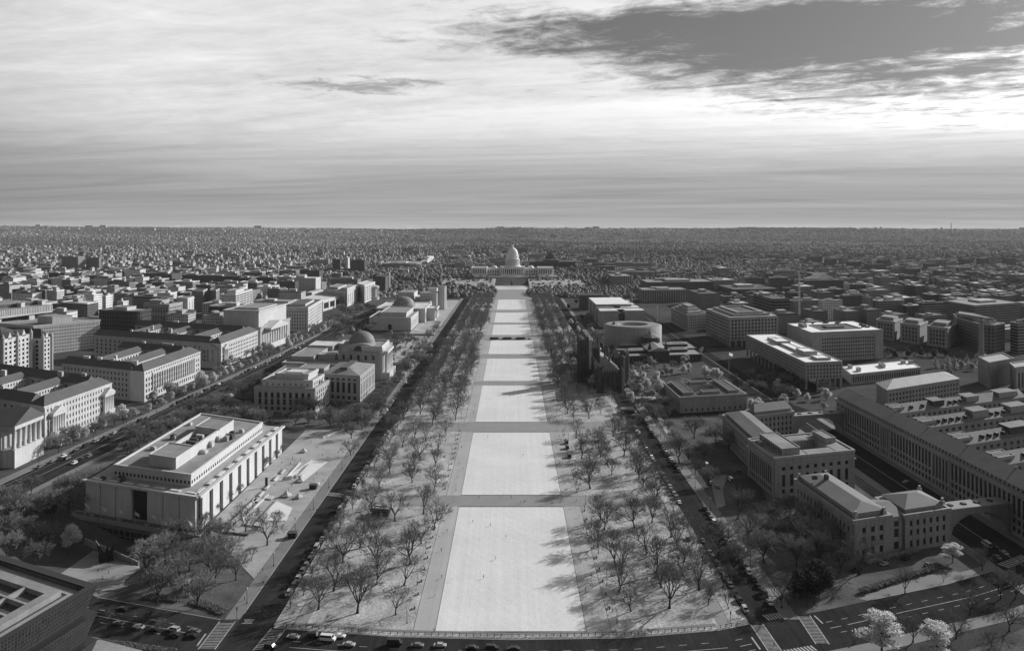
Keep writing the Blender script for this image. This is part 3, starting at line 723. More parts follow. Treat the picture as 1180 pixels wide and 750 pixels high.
def archives():
    B = Bld('archive_hall', 'blank pale block with a tall windowless attic and corner columns, past the tiled roof offices', (-335, 1050))
    c = [Vector((-372, 1008)), Vector((-316, 996)), Vector((-308, 1100)), Vector((-364, 1112))]
    B.block(c, 0, 28, None, M_lime2, 'flat'); t = inset(c, 4)
    B.block(t, 28, 48.5, None, M_lime, 'flat', cor=.9, par=.8)
    B.block(sub(c, .2, .8, .2, .8), 48, 50.5, None, M_lime, 'flat', cor=0, par=0)
    P, T = c[1].lerp(c[2], .12), c[1].lerp(c[2], .7)
    portico(B, P, T, 28, 8, 24, 7, 9, 7, M_marble)
    portico(B, c[0].lerp(c[1], .2), c[0].lerp(c[1], .8), 28, 8, 24, .5, 5, 7, M_lime2)
    B.done()
archives()
def simple(name, label, pts, z, fac, m=M_lime, rm=M_roof, z0=0, pent=(), units=0, group=None, rh=None, cat='building', wm=None):
    c = Q(pts, z); B = Bld(name, label, mid(c), group, cat)
    if wm: B.block(c, z0, z, None, wm, 'flat', rm, cor=.0, par=.8)
    elif rh: B.block(c, z0, z, fac, m, 'hip', rm, rh=rh)
    else: B.block(c, z0, z, fac, m, 'flat', rm)
    if wm:
        b = MB(); b.ring(inset(c, -.2), inset(c, .7), z - .9, z + .9); b.build('cornice', m, B.root)
    for u0, u1, v0, v1, h in pent: B.pent(sub(c, u0, u1, v0, v1), z + .05, z + h, m, rm)
    if units: B.units(c, z + .05, units, int(z * 7 + c[1].x))
    B.done(); return c
simple('commission_office', 'pale six storey office with regular windows, just beyond the tall attic block', [(322, 355), (354.7, 355), (371, 345.5)], 35,
       {0: dict(n=10, rows=rows(6, 4, 4.8, 2.8), wf=.45), 1: dict(n=12, rows=rows(6, 4, 4.8, 2.8), wf=.4)}, M_lime, M_tile, pent=((.2, .8, .2, .8, 3),))
simple('courthouse', 'grey courthouse with stepped white ends beyond the six storey office', [(373, 333.5), (400, 336), (414, 330.5)], 30,
       {0: dict(n=12, rows=rows(5, 4, 4.6, 2.4), wf=.4), 1: dict(n=6, rows=rows(1, 6, 4, 18), wf=.2)}, M_lime, M_roof, pent=((.1, .5, .2, .9, 4), (.7, .95, .1, .9, 5)))
simple('framed_office', 'low white office with a deep open frame, between the six storey office and the courthouse', [(346, 344), (371, 346.5), (392, 341)], 20,
       {1: dict(n=3, rows=[(4, 15)], wf=.8, d=2), 0: dict(n=8, rows=rows(3, 4, 4.5, 2.4), wf=.5)}, M_marble, M_rooflt)
def embassy():
    B = Bld('rotunda_embassy', 'white embassy with a round colonnaded drum at its near corner', (-300, 1740))
    c = Q([(412, 327), (420, 329), (432, 325)], 36); B.block(c, 0, 36, {1: dict(n=6, rows=rows(6, 4, 5, 2.8), wf=.5)}, M_marble, 'flat', M_rooflt)
    x, y = G(430, 345); b = MB(); b.lathe(x, y, [(13, 0), (13, 6), (9.5, 6.2), (9.5, 25), (13, 25.2), (13, 29), (11.5, 29.2), (0, 33)], 24); b.build('rotunda', M_marble, B.root)
    for k in range(12):
        a = k * math.pi / 6; b = MB(); b.lathe(x + 11.8 * math.cos(a), y + 11.8 * math.sin(a), [(1, 6.2), (.9, 25)], 6); b.build('column', M_marble, B.root)
    B.done()
    B = Bld('slatted_tower', 'grey office with a white slatted stair tower under a spike beyond the rotunda', (-310, 1940))
    c = Q([(432, 318), (444, 319), (449, 316.5)], 40); B.block(c, 0, 40, None, wmat('tower_bays', .16, .02, 9, 42, .5, .9), 'flat', M_roofdk, cor=0)
    x, y = G(447.5, 336); b = MB()
    for k in range(9): b.box(x - 4, x + 4, y - 4, y + 4, k * 5, k * 5 + 3.4)
    b.box(x - 2.6, x + 2.6, y - 2.6, y + 2.6, 0, 47); b.tube((x, y, 47), (x, y, 60), .5, .2, 5); b.build('stair_tower', M_marble, B.root); B.done()
embassy()

def domed_gallery():
    B = Bld('domed_gallery', 'long low pale gallery with a shallow dome and blank walls among trees', (-180, 1330))
    s = -.13
    def q(x0, x1, y0, y1): return [Vector((x0, y0 + s * (x0 + 150))), Vector((x1, y0 + s * (x1 + 150))), Vector((x1, y1 + s * (x1 + 150))), Vector((x0, y1 + s * (x0 + 150)))]
    q_ = lambda *a: [p for p in q(*a)]
    B.block(q_(-215, -152, 1187, 1290), 0, 18.5, {0: dict(n=1, rows=[(1, 9)], wf=.1, wins=True), 1: dict(n=9, rows=[(3, 13)], wf=.35, d=.8)}, M_lime, 'flat', M_roof)
    B.block(q_(-200, -160, 1200, 1290), 18.5, 25, None, M_lime, 'flat', M_roof)
    B.block(q_(-222, -142, 1290, 1400), 0, 22, {1: dict(n=8, rows=[(4, 15)], wf=.4, d=.8)}, M_lime, 'flat', M_rooflt)
    B.block(q_(-215, -150, 1400, 1500), 0, 18.5, {1: dict(n=8, rows=[(4, 13)], wf=.4, d=.8)}, M_lime, 'flat', M_roof)
    B.block(q_(-146, -128, 1318, 1362), 0, 20, None, M_marble, 'flat', M_rooflt)
    B.columns(Vector((-126, 1320)), Vector((-126, 1358)), 8, 4, 18, 1.2, M_marble)
    b = MB(); b.box(-129, -124.5, 1317, 1361, 18, 21); b.build('entablature', M_marble, B.root)
    x, y = -183, 1342
    b = MB(); b.lathe(x, y, [(19.5, 22), (19.5, 26), (17.5, 26.2)] + [(17.2 * math.cos(t * math.pi / 16), 26.2 + 12 * math.sin(t * math.pi / 16)) for t in range(9)], 40); b.build('dome', M_copper, B.root, True); B.done()
domed_gallery()
def angular_gallery():
    B = Bld('angular_gallery', 'angular pale gallery with sheer blank towers beyond the shallow domed gallery', (-160, 1520))
    for x0, x1, y0, y1, z in ((-216, -186, 1500, 1560, 32), (-186, -150, 1520, 1580, 22), (-172, -140, 1476, 1520, 33), (-140, -127, 1500, 1512, 43), (-140, -127, 1526, 1538, 43), (-138, -131, 1512, 1526, 30), (-168, -150, 1580, 1610, 34)):
        s = -.11; c = [Vector((x0, y1 + s * (x0 + 150))), Vector((x0, y0 + s * (x0 + 150))), Vector((x1, y0 + s * (x1 + 150))), Vector((x1, y1 + s * (x1 + 150)))]
        B.block(c, 0, z, None, M_lime if z != 22 else M_lime2, 'flat', M_rooflt if z == 22 else M_roof, cor=.0, par=0)
    B.done()
angular_gallery()

def natural_museum():
    # near wing: stepped cube with tall bays
    B = Bld('stepped_wing', 'grey stepped museum wing with nine tall window bays before the big dome', (-188, 680))
    c = [Vector((-214.7, 662)), Vector((-163, 655.7)), Vector((-160, 692)), Vector((-212, 699))]
    B.block(c, 0, 20, {0: dict(n=9, rows=[(2, 4.6), (6, 11), (11.6, 16.4)], wf=.5, d=.9, m0=2.2), 1: dict(n=6, rows=rows(4, 2.2, 4.1, 2.4), wf=.42, d=.6)}, M_lime2, 'flat', M_roof, par=.5)
    c1 = sub(c, .10, .93, .12, .92); B.block(c1, 20, 25.2, {0: dict(n=8, rows=[(21.4, 23)], wf=.25), 1: dict(n=6, rows=[(21, 23.6)], wf=.4)}, M_lime, 'flat', M_roof)
    c2 = sub(c, .30, .84, .2, .88); B.block(c2, 25.2, 30, None, M_lime, 'flat', M_roof); B.block(sub(c, .42, .72, .35, .75), 30, 31, None, M_lime2, 'flat', M_rooflt, cor=0, par=0)
    B.units(sub(c, .86, .98, .2, .9), 20.1, 5, 3, 1.5, 3); B.done()
    B = Bld('hall_wing', 'museum wing with low pitched roof and tall windows before the big dome', (-150, 725))
    c = [Vector((-168.5, 707)), Vector((-134, 696.5)), Vector((-131.6, 756)), Vector((-166, 766))]
    B.block(c, 0, 23.5, {0: dict(n=6, rows=[(2, 5), (7.5, 16.8), (18.4, 20.2)], wf=.55, d=.8), 1: dict(n=9, rows=[(2, 4.6), (6, 15.5), (17.5, 19.5)], wf=.4, d=.8)}, M_lime2, 'hip', M_roof, rh=4.5)
    b = MB(); b.prism([p + Vector((0, 0)) for p in sub(c, .42, .6, .15, .8)], 25.4, 28.2); b.build('roof_light', M_tile, B.root); B.done()
    B = Bld('domed_museum', 'large museum with a dark swelling dome above an arched gable and a white columned porch', (-165, 830))
    s = -.2
    def q(x0, x1, y0, y1): return [Vector((x0, y0 + s * (x0 + 150))), Vector((x1, y0 + s * (x1 + 150))), Vector((x1, y1 + s * (x1 + 150))), Vector((x0, y1 + s * (x0 + 150)))]
    B.block(q(-228, -152, 772, 905), 0, 19, {0: dict(n=12, rows=rows(3, 3, 5, 3), wf=.4)}, M_lime2, 'flat', M_roof)
    B.block(q(-226, -172, 702, 772), 0, 15, {0: dict(n=8, rows=rows(2, 3, 5, 3), wf=.4)}, M_lime2, 'flat', M_roof)
    for i, (x0, x1, y0, y1, z, rm) in enumerate(((-222, -206, 708, 764, 18, M_tile), (-204, -190, 710, 740, 18.5, M_roof), (-202, -178, 745, 768, 20, M_roof), (-224, -200, 790, 850, 23, M_roof), (-198, -180, 800, 812, 24, M_lime), (-224, -196, 858, 895, 24, M_rooflt), (-192, -170, 870, 900, 25, M_rooflt))):
        B.pent(q(x0, x1, y0, y1), 14.8 if y0 < 770 else 18.9, z, M_lime2, rm, 'skylight_block')
    x, y = -155.5, 822
    B.block(q(-176, -134, 800, 845), 0, 28, {0: dict(n=5, rows=[(20, 25)], wf=.35)}, M_lime2, None, cor=.6)
    o = [Vector((x + 15.8 * math.cos(k * math.pi / 4 + .39), y + 15.8 * math.sin(k * math.pi / 4 + .39))) for k in range(8)]
    B.wall.prism(o, 28, 31.5, B.mi(M_lime2), True)
    for a in (180, 270):          # arched gables on the drum
        t = math.radians(a); n = Vector((math.cos(t), math.sin(t))); u = Vector((-n.y, n.x)); p = Vector((x, y)) + n * 17; b = MB(); k = 12
        pts = [(p + u * (19 * math.cos(j * math.pi / k)), 28 + (8 * math.sin(j * math.pi / k))) for j in range(k + 1)]
        b.face([(v.x, v.y, z) for v, z in pts]); b.face([(v.x - n.x * 6, v.y - n.y * 6, z) for v, z in reversed(pts)])
        for (v0, z0), (v1, z1) in zip(pts, pts[1:]): b.face([(v0.x, v0.y, z0), (v1.x, v1.y, z1), (v1.x - n.x * 6, v1.y - n.y * 6, z1), (v0.x - n.x * 6, v0.y - n.y * 6, z0)])
        b.build('gable', M_lime2, B.root)
        b = MB(); pts = [(p + n * .15 + u * (5 * math.cos(j * math.pi / k)), 28.6 + 5 * math.sin(j * math.pi / k)) for j in range(k + 1)]; b.face([(v.x, v.y, z) for v, z in pts]); b.build('lunette', M_pane, B.root)
    b = MB(); b.lathe(x, y, [(14.6, 31.4), (14.6, 33), (13.4, 33.1), (13.6, 34.5)] + [(13.4 * math.cos(t * math.pi / 20), 34.5 + 12 * math.sin(t * math.pi / 20)) for t in range(0, 10)] + [(1.2, 46.6), (0, 47)], 40); b.build('dome', M_copper, B.root, True)
    c = q(-152, -131.5, 803, 848); B.block(c, 0, 32.5, {1: dict(n=5, rows=[(9, 24)], wf=.3, d=1.2), 0: dict(n=2, rows=[(9, 24)], wf=.3)}, M_marble, 'flat', M_roof, par=1.6)
    B.columns(c[1].lerp(c[2], .1), c[1].lerp(c[2], .9), 6, 7, 26, 1.2, M_marble, d=4)
    b = MB(); u = (c[2] - c[1]).normalized(); b.obox(c[1], u, Vector((u.y, -u.x)), 3, 42, .2, 6, 26, 28.6); b.build('entablature', M_marble, B.root)
    b = MB(); b.obox(c[1], u, Vector((u.y, -u.x)), 2, 43, 1.3, 8, 0, 7); b.build('porch_base', M_marble, B.root)
    B.block(q(-172, -142, 850, 940), 0, 18, {1: dict(n=12, rows=rows(3, 3, 5.4, 3.4), wf=.45)}, M_lime2, 'hip', M_roof, rh=4)
    B.done()
natural_museum()

# big blocks behind the boulevard
def bureau():
    B = Bld('overhanging_bureau', 'massive concrete office whose top storeys overhang, with pale stair shafts, at the left edge', (-700, 1050))
    Bc, Cc = Vector((-655, 930)), Vector((-621, 1072)); A = Bc + Vector((-120, 60)); c = [A, Bc, Cc, Cc + Vector((-120, 60))]
    B.block(c, 40, 50, None, wmat('bureau_slats', .42, .10, 2.6, 12, .45, .75), 'flat', M_roof, cor=0, bottom=True)
    B.block(inset(c, 8), 0, 40, None, W_d, 'flat', M_roof, cor=0)
    for v in (.12, .42, .7, .93): B.pent(sub(c, .86, .93, v, v + .04), 50, 55.5, M_marble)
    B.pent(sub(c, .5, .84, .05, .95), 50, 54, M_roofdk)
    for v in (.1, .4, .75): B.block(sub(c, .93, .985, v, v + .06), 0, 40, None, M_lime, None, cor=0)
    B.done()
bureau()
def turret_office():
    B = Bld('turreted_post_office', 'romanesque granite hall with sunlit gabled bays, round turrets and steep dark roofs', (-530, 825))
    for x0, x1, y0, y1, z in ((-565, -508, 790, 836, 42), (-560, -499, 842, 858, 36)):
        c = [Vector((x0, y0 + 20)), Vector((x1, y0)), Vector((x1, y1)), Vector((x0, y1 + 20))]
        B.block(c, 0, z, {1: dict(n=6 if z == 42 else 2, rows=rows(8, 3, 4.6, 2.8), wf=.5, d=.6, m0=2), 0: dict(n=6, rows=rows(8, 3, 4.6, 2.8), wf=.4)}, M_lime, 'hip', M_roofdk, rh=9)
        for t in ((0, .5, 1) if z == 42 else (0, 1)):
            p = c[1].lerp(c[2], 0) if 0 else c[1 + 0].lerp(c[2], t) if 0 else Vector((x1 + .8, y0 + (y1 - y0) * t)); b = MB()
            b.lathe(p.x, p.y, [(1.7, 0), (1.7, z + 1)], 10); b.build('turret', M_lime2, B.root); b = MB(); b.lathe(p.x, p.y, [(2.0, z + 1), (0, z + 6)], 10); b.build('turret_cone', M_lime2, B.root)
        for t in ((.25, .75) if z == 42 else (.5,)):
            yy = y0 + (y1 - y0) * t; b = MB(); b.face([(x1 + .7, yy - 3.4, z - 1), (x1 + .7, yy + 3.4, z - 1), (x1 + .7, yy, z + 6)]); b.face([(x1 + .7, yy - 3.4, z - 1), (x1 + .7, yy, z + 6), (x1 - 8, yy, z + 6), (x1 - 8, yy - 3.4, z - 1)]); b.face([(x1 + .7, yy + 3.4, z - 1), (x1 - 8, yy + 3.4, z - 1), (x1 - 8, yy, z + 6), (x1 + .7, yy, z + 6)]); b.build('gable', M_lime, B.root)
    B.done()
turret_office()
c = simple('strip_office', 'long white four row strip window office in front of the overhanging bureau', [(-4, 372.6), (38.6, 376), (115, 369)], 35,
       {1: dict(n=40, rows=rows(8, 2, 4.0, 2.0), wf=.5, d=.5)}, M_lime, M_roof, pent=((.55, .95, .3, .6, 9),))
def rounded_block():
    B = Bld('rounded_block', 'dark eight storey block with a rounded right end, beside the white strip window office', (-530, 1075))
    A, C = Vector(G(114, 357.5, 44)), Vector(G(158, 359.5, 44)); n = Vector((0, 40)); pts = [A + n, A, A.lerp(C, .85)]
    cc = A.lerp(C, .85) + Vector((2, 9))
    for k in range(7):
        a = math.radians(-75 + k * 20); pts.append(cc + Vector((9 * math.cos(a), 9 * math.sin(a))))
    pts.append(C + n); B.wall.prism(pts, 0, 43.6, B.mi(wmat('rounded_bays', .07, .012, 4.2, 5.4, .55, .62)), True, False)
    b = MB(); b.ring(inset(pts, -.5), inset(pts, .8), 42.6, 44.8); b.build('cornice', M_roofdk, B.root)
    b = MB(); b.prism(inset(pts, .9), 43.6, 43.8); b.build('roof', M_roof, B.root); B.pent(sub([pts[0], pts[1], pts[2], pts[-1]], .2, .7, .3, .7), 43.8, 48, M_lime); B.done()
rounded_block()
simple('colonnade_block', 'pale block with storeys of columns and bright end beside the dark rounded block', [(166, 350), (195, 351.5), (210, 348.5)], 38,
       {0: dict(n=9, rows=[(4, 8), (11, 22), (26, 30), (31, 34)], wf=.5, d=1.2), 1: dict(n=6, rows=rows(7, 4, 4.6, 2.6), wf=.55)}, M_lime2, M_roof, pent=((.1, .6, .2, .8, 5),), units=4)
simple('slab_office', 'narrow grid front office with a white end wall, just behind the arched block', [(204, 343), (216, 344), (223, 342)], 40,
       {0: dict(n=10, rows=rows(9, 3, 4.0, 2.2), wf=.5), 1: dict(n=2, rows=rows(1, 6, 4, 28), wf=.15)}, M_lime, M_roof)
for q, lab in (([(221, 334.5), (234, 335.5), (239, 333)], 'left curved memorial block with a bright rounded end across the plaza'), ([(242, 334), (249, 335), (253, 333)], 'right memorial block with a bright rounded end across the plaza')):
    simple('memorial_block', lab, q, 38, None, M_lime, M_roofdk, wm=W_b)
simple('stepped_block', 'dark office with white terraced balconies stepping down its right side, by the tree filled plaza', [(254, 339.5), (271, 339), (290, 333.5)], 40, {0: dict(n=8, rows=rows(9, 3, 4, 2.2), wf=.5), 1: dict(n=5, rows=rows(9, 3, 4, 2.0), wf=.85, d=1.5)}, M_lime, M_roof, pent=((.2, .8, .2, .7, 5),))
simple('steepled_church', 'small stone church block with a spire on the plaza corner', [(255, 345), (260, 345.5), (263, 344)], 18, None, M_lime2, M_tile, rh=6)
# ================================================================ RIGHT SIDE
M_whit = mat('limestone_office', .30, .85, .16, .05)  # one greyer limestone tone for the whole of the right-hand offices
M_rtile = mat('dark_roof_tile', .17, .8, .18, .1)
M_slate = mat('roof_slate', .15, .8, .2, .1)  # one slate tone laid over both slopes of the wing roofs
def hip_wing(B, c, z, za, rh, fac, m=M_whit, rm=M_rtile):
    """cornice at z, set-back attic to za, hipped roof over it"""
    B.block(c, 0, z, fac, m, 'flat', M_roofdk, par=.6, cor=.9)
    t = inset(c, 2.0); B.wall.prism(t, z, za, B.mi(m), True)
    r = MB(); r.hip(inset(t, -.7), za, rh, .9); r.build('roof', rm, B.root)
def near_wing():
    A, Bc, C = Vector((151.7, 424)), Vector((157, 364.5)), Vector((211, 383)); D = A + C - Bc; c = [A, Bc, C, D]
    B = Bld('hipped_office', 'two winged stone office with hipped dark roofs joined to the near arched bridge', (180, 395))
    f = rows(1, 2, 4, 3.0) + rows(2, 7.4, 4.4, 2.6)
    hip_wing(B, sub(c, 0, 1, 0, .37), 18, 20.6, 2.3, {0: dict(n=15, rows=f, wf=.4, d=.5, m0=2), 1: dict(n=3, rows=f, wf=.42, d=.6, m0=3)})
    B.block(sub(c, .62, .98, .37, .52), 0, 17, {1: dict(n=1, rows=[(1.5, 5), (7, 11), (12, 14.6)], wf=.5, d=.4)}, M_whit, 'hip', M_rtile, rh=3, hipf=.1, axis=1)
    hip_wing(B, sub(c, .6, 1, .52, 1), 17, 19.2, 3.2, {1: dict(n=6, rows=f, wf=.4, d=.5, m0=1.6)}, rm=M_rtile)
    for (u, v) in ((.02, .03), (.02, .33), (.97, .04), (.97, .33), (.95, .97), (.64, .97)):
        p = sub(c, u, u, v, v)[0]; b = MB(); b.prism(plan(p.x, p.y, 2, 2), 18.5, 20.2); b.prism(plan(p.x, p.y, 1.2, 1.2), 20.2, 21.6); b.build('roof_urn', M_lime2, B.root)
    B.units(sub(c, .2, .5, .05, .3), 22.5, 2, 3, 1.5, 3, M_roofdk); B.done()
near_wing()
def central_block():
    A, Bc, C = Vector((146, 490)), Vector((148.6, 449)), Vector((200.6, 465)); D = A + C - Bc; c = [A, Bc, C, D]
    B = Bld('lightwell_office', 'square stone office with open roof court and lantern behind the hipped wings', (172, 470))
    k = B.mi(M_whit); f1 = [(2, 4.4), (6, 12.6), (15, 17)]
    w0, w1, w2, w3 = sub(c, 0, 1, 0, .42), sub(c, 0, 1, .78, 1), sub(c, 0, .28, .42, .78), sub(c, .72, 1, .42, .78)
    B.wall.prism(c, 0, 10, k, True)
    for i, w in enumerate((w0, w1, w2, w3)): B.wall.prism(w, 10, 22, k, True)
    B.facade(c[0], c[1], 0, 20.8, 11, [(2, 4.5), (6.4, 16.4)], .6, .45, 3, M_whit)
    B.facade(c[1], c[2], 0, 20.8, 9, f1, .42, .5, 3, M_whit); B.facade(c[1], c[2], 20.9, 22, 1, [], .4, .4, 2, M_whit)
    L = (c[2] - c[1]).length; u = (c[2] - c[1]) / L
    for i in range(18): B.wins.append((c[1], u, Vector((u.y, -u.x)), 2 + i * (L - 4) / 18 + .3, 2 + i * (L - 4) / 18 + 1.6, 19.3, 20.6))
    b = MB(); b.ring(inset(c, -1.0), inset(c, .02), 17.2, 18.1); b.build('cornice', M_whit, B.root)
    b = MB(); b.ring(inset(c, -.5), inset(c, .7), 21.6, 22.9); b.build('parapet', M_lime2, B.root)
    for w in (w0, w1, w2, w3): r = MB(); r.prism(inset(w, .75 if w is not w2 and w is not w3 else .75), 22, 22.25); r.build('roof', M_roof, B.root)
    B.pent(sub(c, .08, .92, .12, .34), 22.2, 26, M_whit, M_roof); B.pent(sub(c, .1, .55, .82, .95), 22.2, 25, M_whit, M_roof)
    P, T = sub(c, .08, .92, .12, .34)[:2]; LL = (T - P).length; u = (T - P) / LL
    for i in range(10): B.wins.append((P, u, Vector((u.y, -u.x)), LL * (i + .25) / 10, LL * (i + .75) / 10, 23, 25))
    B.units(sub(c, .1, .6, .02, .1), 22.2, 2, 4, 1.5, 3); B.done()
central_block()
def east_wing():
    B = Bld('far_hipped_wing', 'long hipped roof wing touching the far side of the roof court office', (175, 545))
    c = [Vector((152, 571)), Vector((151, 492)), Vector((171, 500)), Vector((172, 578))]; f = rows(4, 2, 4, 2.4)
    hip_wing(B, c, 18, 20.4, 2.3, {0: dict(n=18, rows=f, wf=.4)}, rm=M_slate)
    c = [Vector((173, 585)), Vector((172.5, 566)), Vector((206, 580)), Vector((206.5, 600))]
    B.block(c, 0, 18, {1: dict(n=9, rows=f, wf=.42)}, M_whit, 'flat', M_roofdk); B.block(sub(c, .1, .9, .05, .95), 18, 21, None, M_whit, 'hip', M_rtile, cor=0, rh=4, hipf=.3); B.done()
east_wing()
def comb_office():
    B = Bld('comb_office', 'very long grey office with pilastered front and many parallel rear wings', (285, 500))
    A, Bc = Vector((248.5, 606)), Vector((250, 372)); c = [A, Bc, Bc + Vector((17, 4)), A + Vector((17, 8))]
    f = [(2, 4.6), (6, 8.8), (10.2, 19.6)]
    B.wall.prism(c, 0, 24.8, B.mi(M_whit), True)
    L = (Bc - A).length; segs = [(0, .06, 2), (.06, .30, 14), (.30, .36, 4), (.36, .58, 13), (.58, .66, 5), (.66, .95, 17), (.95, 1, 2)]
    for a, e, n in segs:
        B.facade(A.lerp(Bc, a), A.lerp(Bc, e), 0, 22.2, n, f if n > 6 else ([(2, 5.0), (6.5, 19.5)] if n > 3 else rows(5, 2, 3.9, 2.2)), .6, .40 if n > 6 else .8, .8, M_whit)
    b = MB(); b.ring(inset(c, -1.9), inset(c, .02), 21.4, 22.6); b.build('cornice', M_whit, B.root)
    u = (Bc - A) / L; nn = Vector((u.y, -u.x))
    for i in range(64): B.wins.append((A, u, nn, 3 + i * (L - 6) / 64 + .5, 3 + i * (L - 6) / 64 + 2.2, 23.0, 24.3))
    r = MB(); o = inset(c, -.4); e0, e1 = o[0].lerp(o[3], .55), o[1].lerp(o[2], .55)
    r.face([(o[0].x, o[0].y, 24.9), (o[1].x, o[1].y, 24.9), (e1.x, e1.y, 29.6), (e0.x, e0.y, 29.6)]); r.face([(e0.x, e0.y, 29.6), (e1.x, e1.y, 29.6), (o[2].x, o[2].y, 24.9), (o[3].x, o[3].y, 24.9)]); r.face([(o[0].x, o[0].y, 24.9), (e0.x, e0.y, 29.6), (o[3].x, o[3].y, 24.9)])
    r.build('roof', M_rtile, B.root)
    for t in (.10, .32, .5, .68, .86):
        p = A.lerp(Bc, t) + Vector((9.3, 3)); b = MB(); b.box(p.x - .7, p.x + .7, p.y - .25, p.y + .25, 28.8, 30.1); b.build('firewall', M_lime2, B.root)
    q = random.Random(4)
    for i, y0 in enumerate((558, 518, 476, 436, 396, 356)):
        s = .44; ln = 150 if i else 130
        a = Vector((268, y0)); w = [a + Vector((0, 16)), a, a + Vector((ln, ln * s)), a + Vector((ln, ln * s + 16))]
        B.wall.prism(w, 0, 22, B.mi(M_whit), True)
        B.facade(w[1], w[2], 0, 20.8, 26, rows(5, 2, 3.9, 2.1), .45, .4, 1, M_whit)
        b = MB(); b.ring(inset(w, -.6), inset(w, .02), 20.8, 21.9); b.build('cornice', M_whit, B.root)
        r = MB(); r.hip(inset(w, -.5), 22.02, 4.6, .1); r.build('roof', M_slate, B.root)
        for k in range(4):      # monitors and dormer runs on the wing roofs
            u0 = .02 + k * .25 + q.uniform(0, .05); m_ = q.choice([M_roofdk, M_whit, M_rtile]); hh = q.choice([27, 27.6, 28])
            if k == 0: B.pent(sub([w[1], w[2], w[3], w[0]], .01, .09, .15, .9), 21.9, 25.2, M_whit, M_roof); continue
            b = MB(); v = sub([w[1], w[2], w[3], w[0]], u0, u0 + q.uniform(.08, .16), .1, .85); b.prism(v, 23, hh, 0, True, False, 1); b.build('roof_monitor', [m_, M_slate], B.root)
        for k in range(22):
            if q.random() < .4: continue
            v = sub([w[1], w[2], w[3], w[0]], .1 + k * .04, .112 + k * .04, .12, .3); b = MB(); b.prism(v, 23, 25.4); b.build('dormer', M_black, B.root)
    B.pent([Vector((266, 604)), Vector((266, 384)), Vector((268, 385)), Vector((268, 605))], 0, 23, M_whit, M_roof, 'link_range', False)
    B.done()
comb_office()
def bridge(name, label, P, T, w, z, arch):
    B = Bld(name, label, ((P[0] + T[0]) / 2, (P[1] + T[1]) / 2), cat='bridge')
    P, T = Vector(P), Vector(T); L = (T - P).length; u = (T - P) / L; nn = Vector((u.y, -u.x)); b = MB(); n = 14
    for side in (-w / 2, w / 2):
        pts = [(P + nn * side, 0)]; top = [(P + nn * side, z), (T + nn * side, z)]
        arc = [(P + u * (L * (.06 + .88 * k / n)) + nn * side, (z - 2.4) * (1 - (2 * k / n - 1) ** 2) ** .5 if arch else z - 3) for k in range(n + 1)]
        for (a, h0), (c, h1) in zip(arc, arc[1:]): b.face([(a.x, a.y, h0), (c.x, c.y, h1), (c.x, c.y, z), (a.x, a.y, z)])
    for k in range(n):
        h = lambda j: (z - 2.4) * max(0, (1 - (2 * j / n - 1) ** 2)) ** .5
        a, c = P + u * (L * (.06 + .88 * k / n)), P + u * (L * (.06 + .88 * (k + 1) / n))
        b.face([((a + nn * w / 2).x, (a + nn * w / 2).y, h(k)), ((c + nn * w / 2).x, (c + nn * w / 2).y, h(k + 1)), ((c - nn * w / 2).x, (c - nn * w / 2).y, h(k + 1)), ((a - nn * w / 2).x, (a - nn * w / 2).y, h(k))])
    b.build('arch', M_whit, B.root)
    for e0, e1 in ((0, .06), (.94, 1)): B.wall.obox(P, u, nn, L * e0, L * e1, -w / 2, w / 2, 0, z, B.mi(M_whit))
    b = MB(); b.obox(P, u, nn, 0, L, -w / 2 - .2, w / 2 + .2, z, z + .7); b.build('deck_roof', M_lime2, B.root)
    for k in range(4): b = MB(); b.obox(P, u, nn, L * (.15 + .2 * k), L * (.2 + .2 * k), -1.2, 1.2, z + .7, z + 1.3); b.build('skylight', M_roofdk, B.root)
    B.done()
bridge('arched_bridge', 'covered arched footbridge from the near hipped office over the avenue', (210, 391), (249.5, 402), 9, 14.5, True)
bridge('far_footbridge', 'second arched footbridge over the avenue, beyond the roof court office', (205, 585), (249, 597), 8, 14.5, True)
# low square museum with a court
def court_museum():
    A, Bc, C = Vector((137, 716)), Vector((138.6, 655)), Vector((197.6, 669)); D = A + C - Bc; c = [A, Bc, C, D]
    B = Bld('court_museum', 'low square granite museum with a walled roof court, between the castle garden and the offices', (168, 692))
    k = B.mi(M_conc)
    B.wall.prism(c, 0, 8, k, True)
    for w in (sub(c, 0, 1, 0, .3), sub(c, 0, 1, .7, 1), sub(c, 0, .3, .3, .7), sub(c, .7, 1, .3, .7)): B.wall.prism(w, 8, 12.4, k, True)
    B.facade(c[1], c[2], 0, 11, 11, [(1.2, 3.4)], .28, .4, 3, M_conc); B.facade(c[0], c[1], 0, 11, 9, [(2, 8.5)], .3, .4, 3, M_conc)
    b = MB(); b.ring(inset(c, -.5), inset(c, .9), 11.6, 13.4); b.build('parapet', M_conc, B.root)
    for w in (sub(c, .04, .96, .03, .28), sub(c, .04, .96, .72, .97), sub(c, .04, .28, .32, .68), sub(c, .72, .96, .32, .68)): B.pent(w, 12.3, 13.6, M_conc, M_roofdk, 'roof_deck', False); B.pent(inset(w, 3), 13.6, 15.3, M_conc, M_roofdk, 'roof_light')
    B.done()
court_museum()
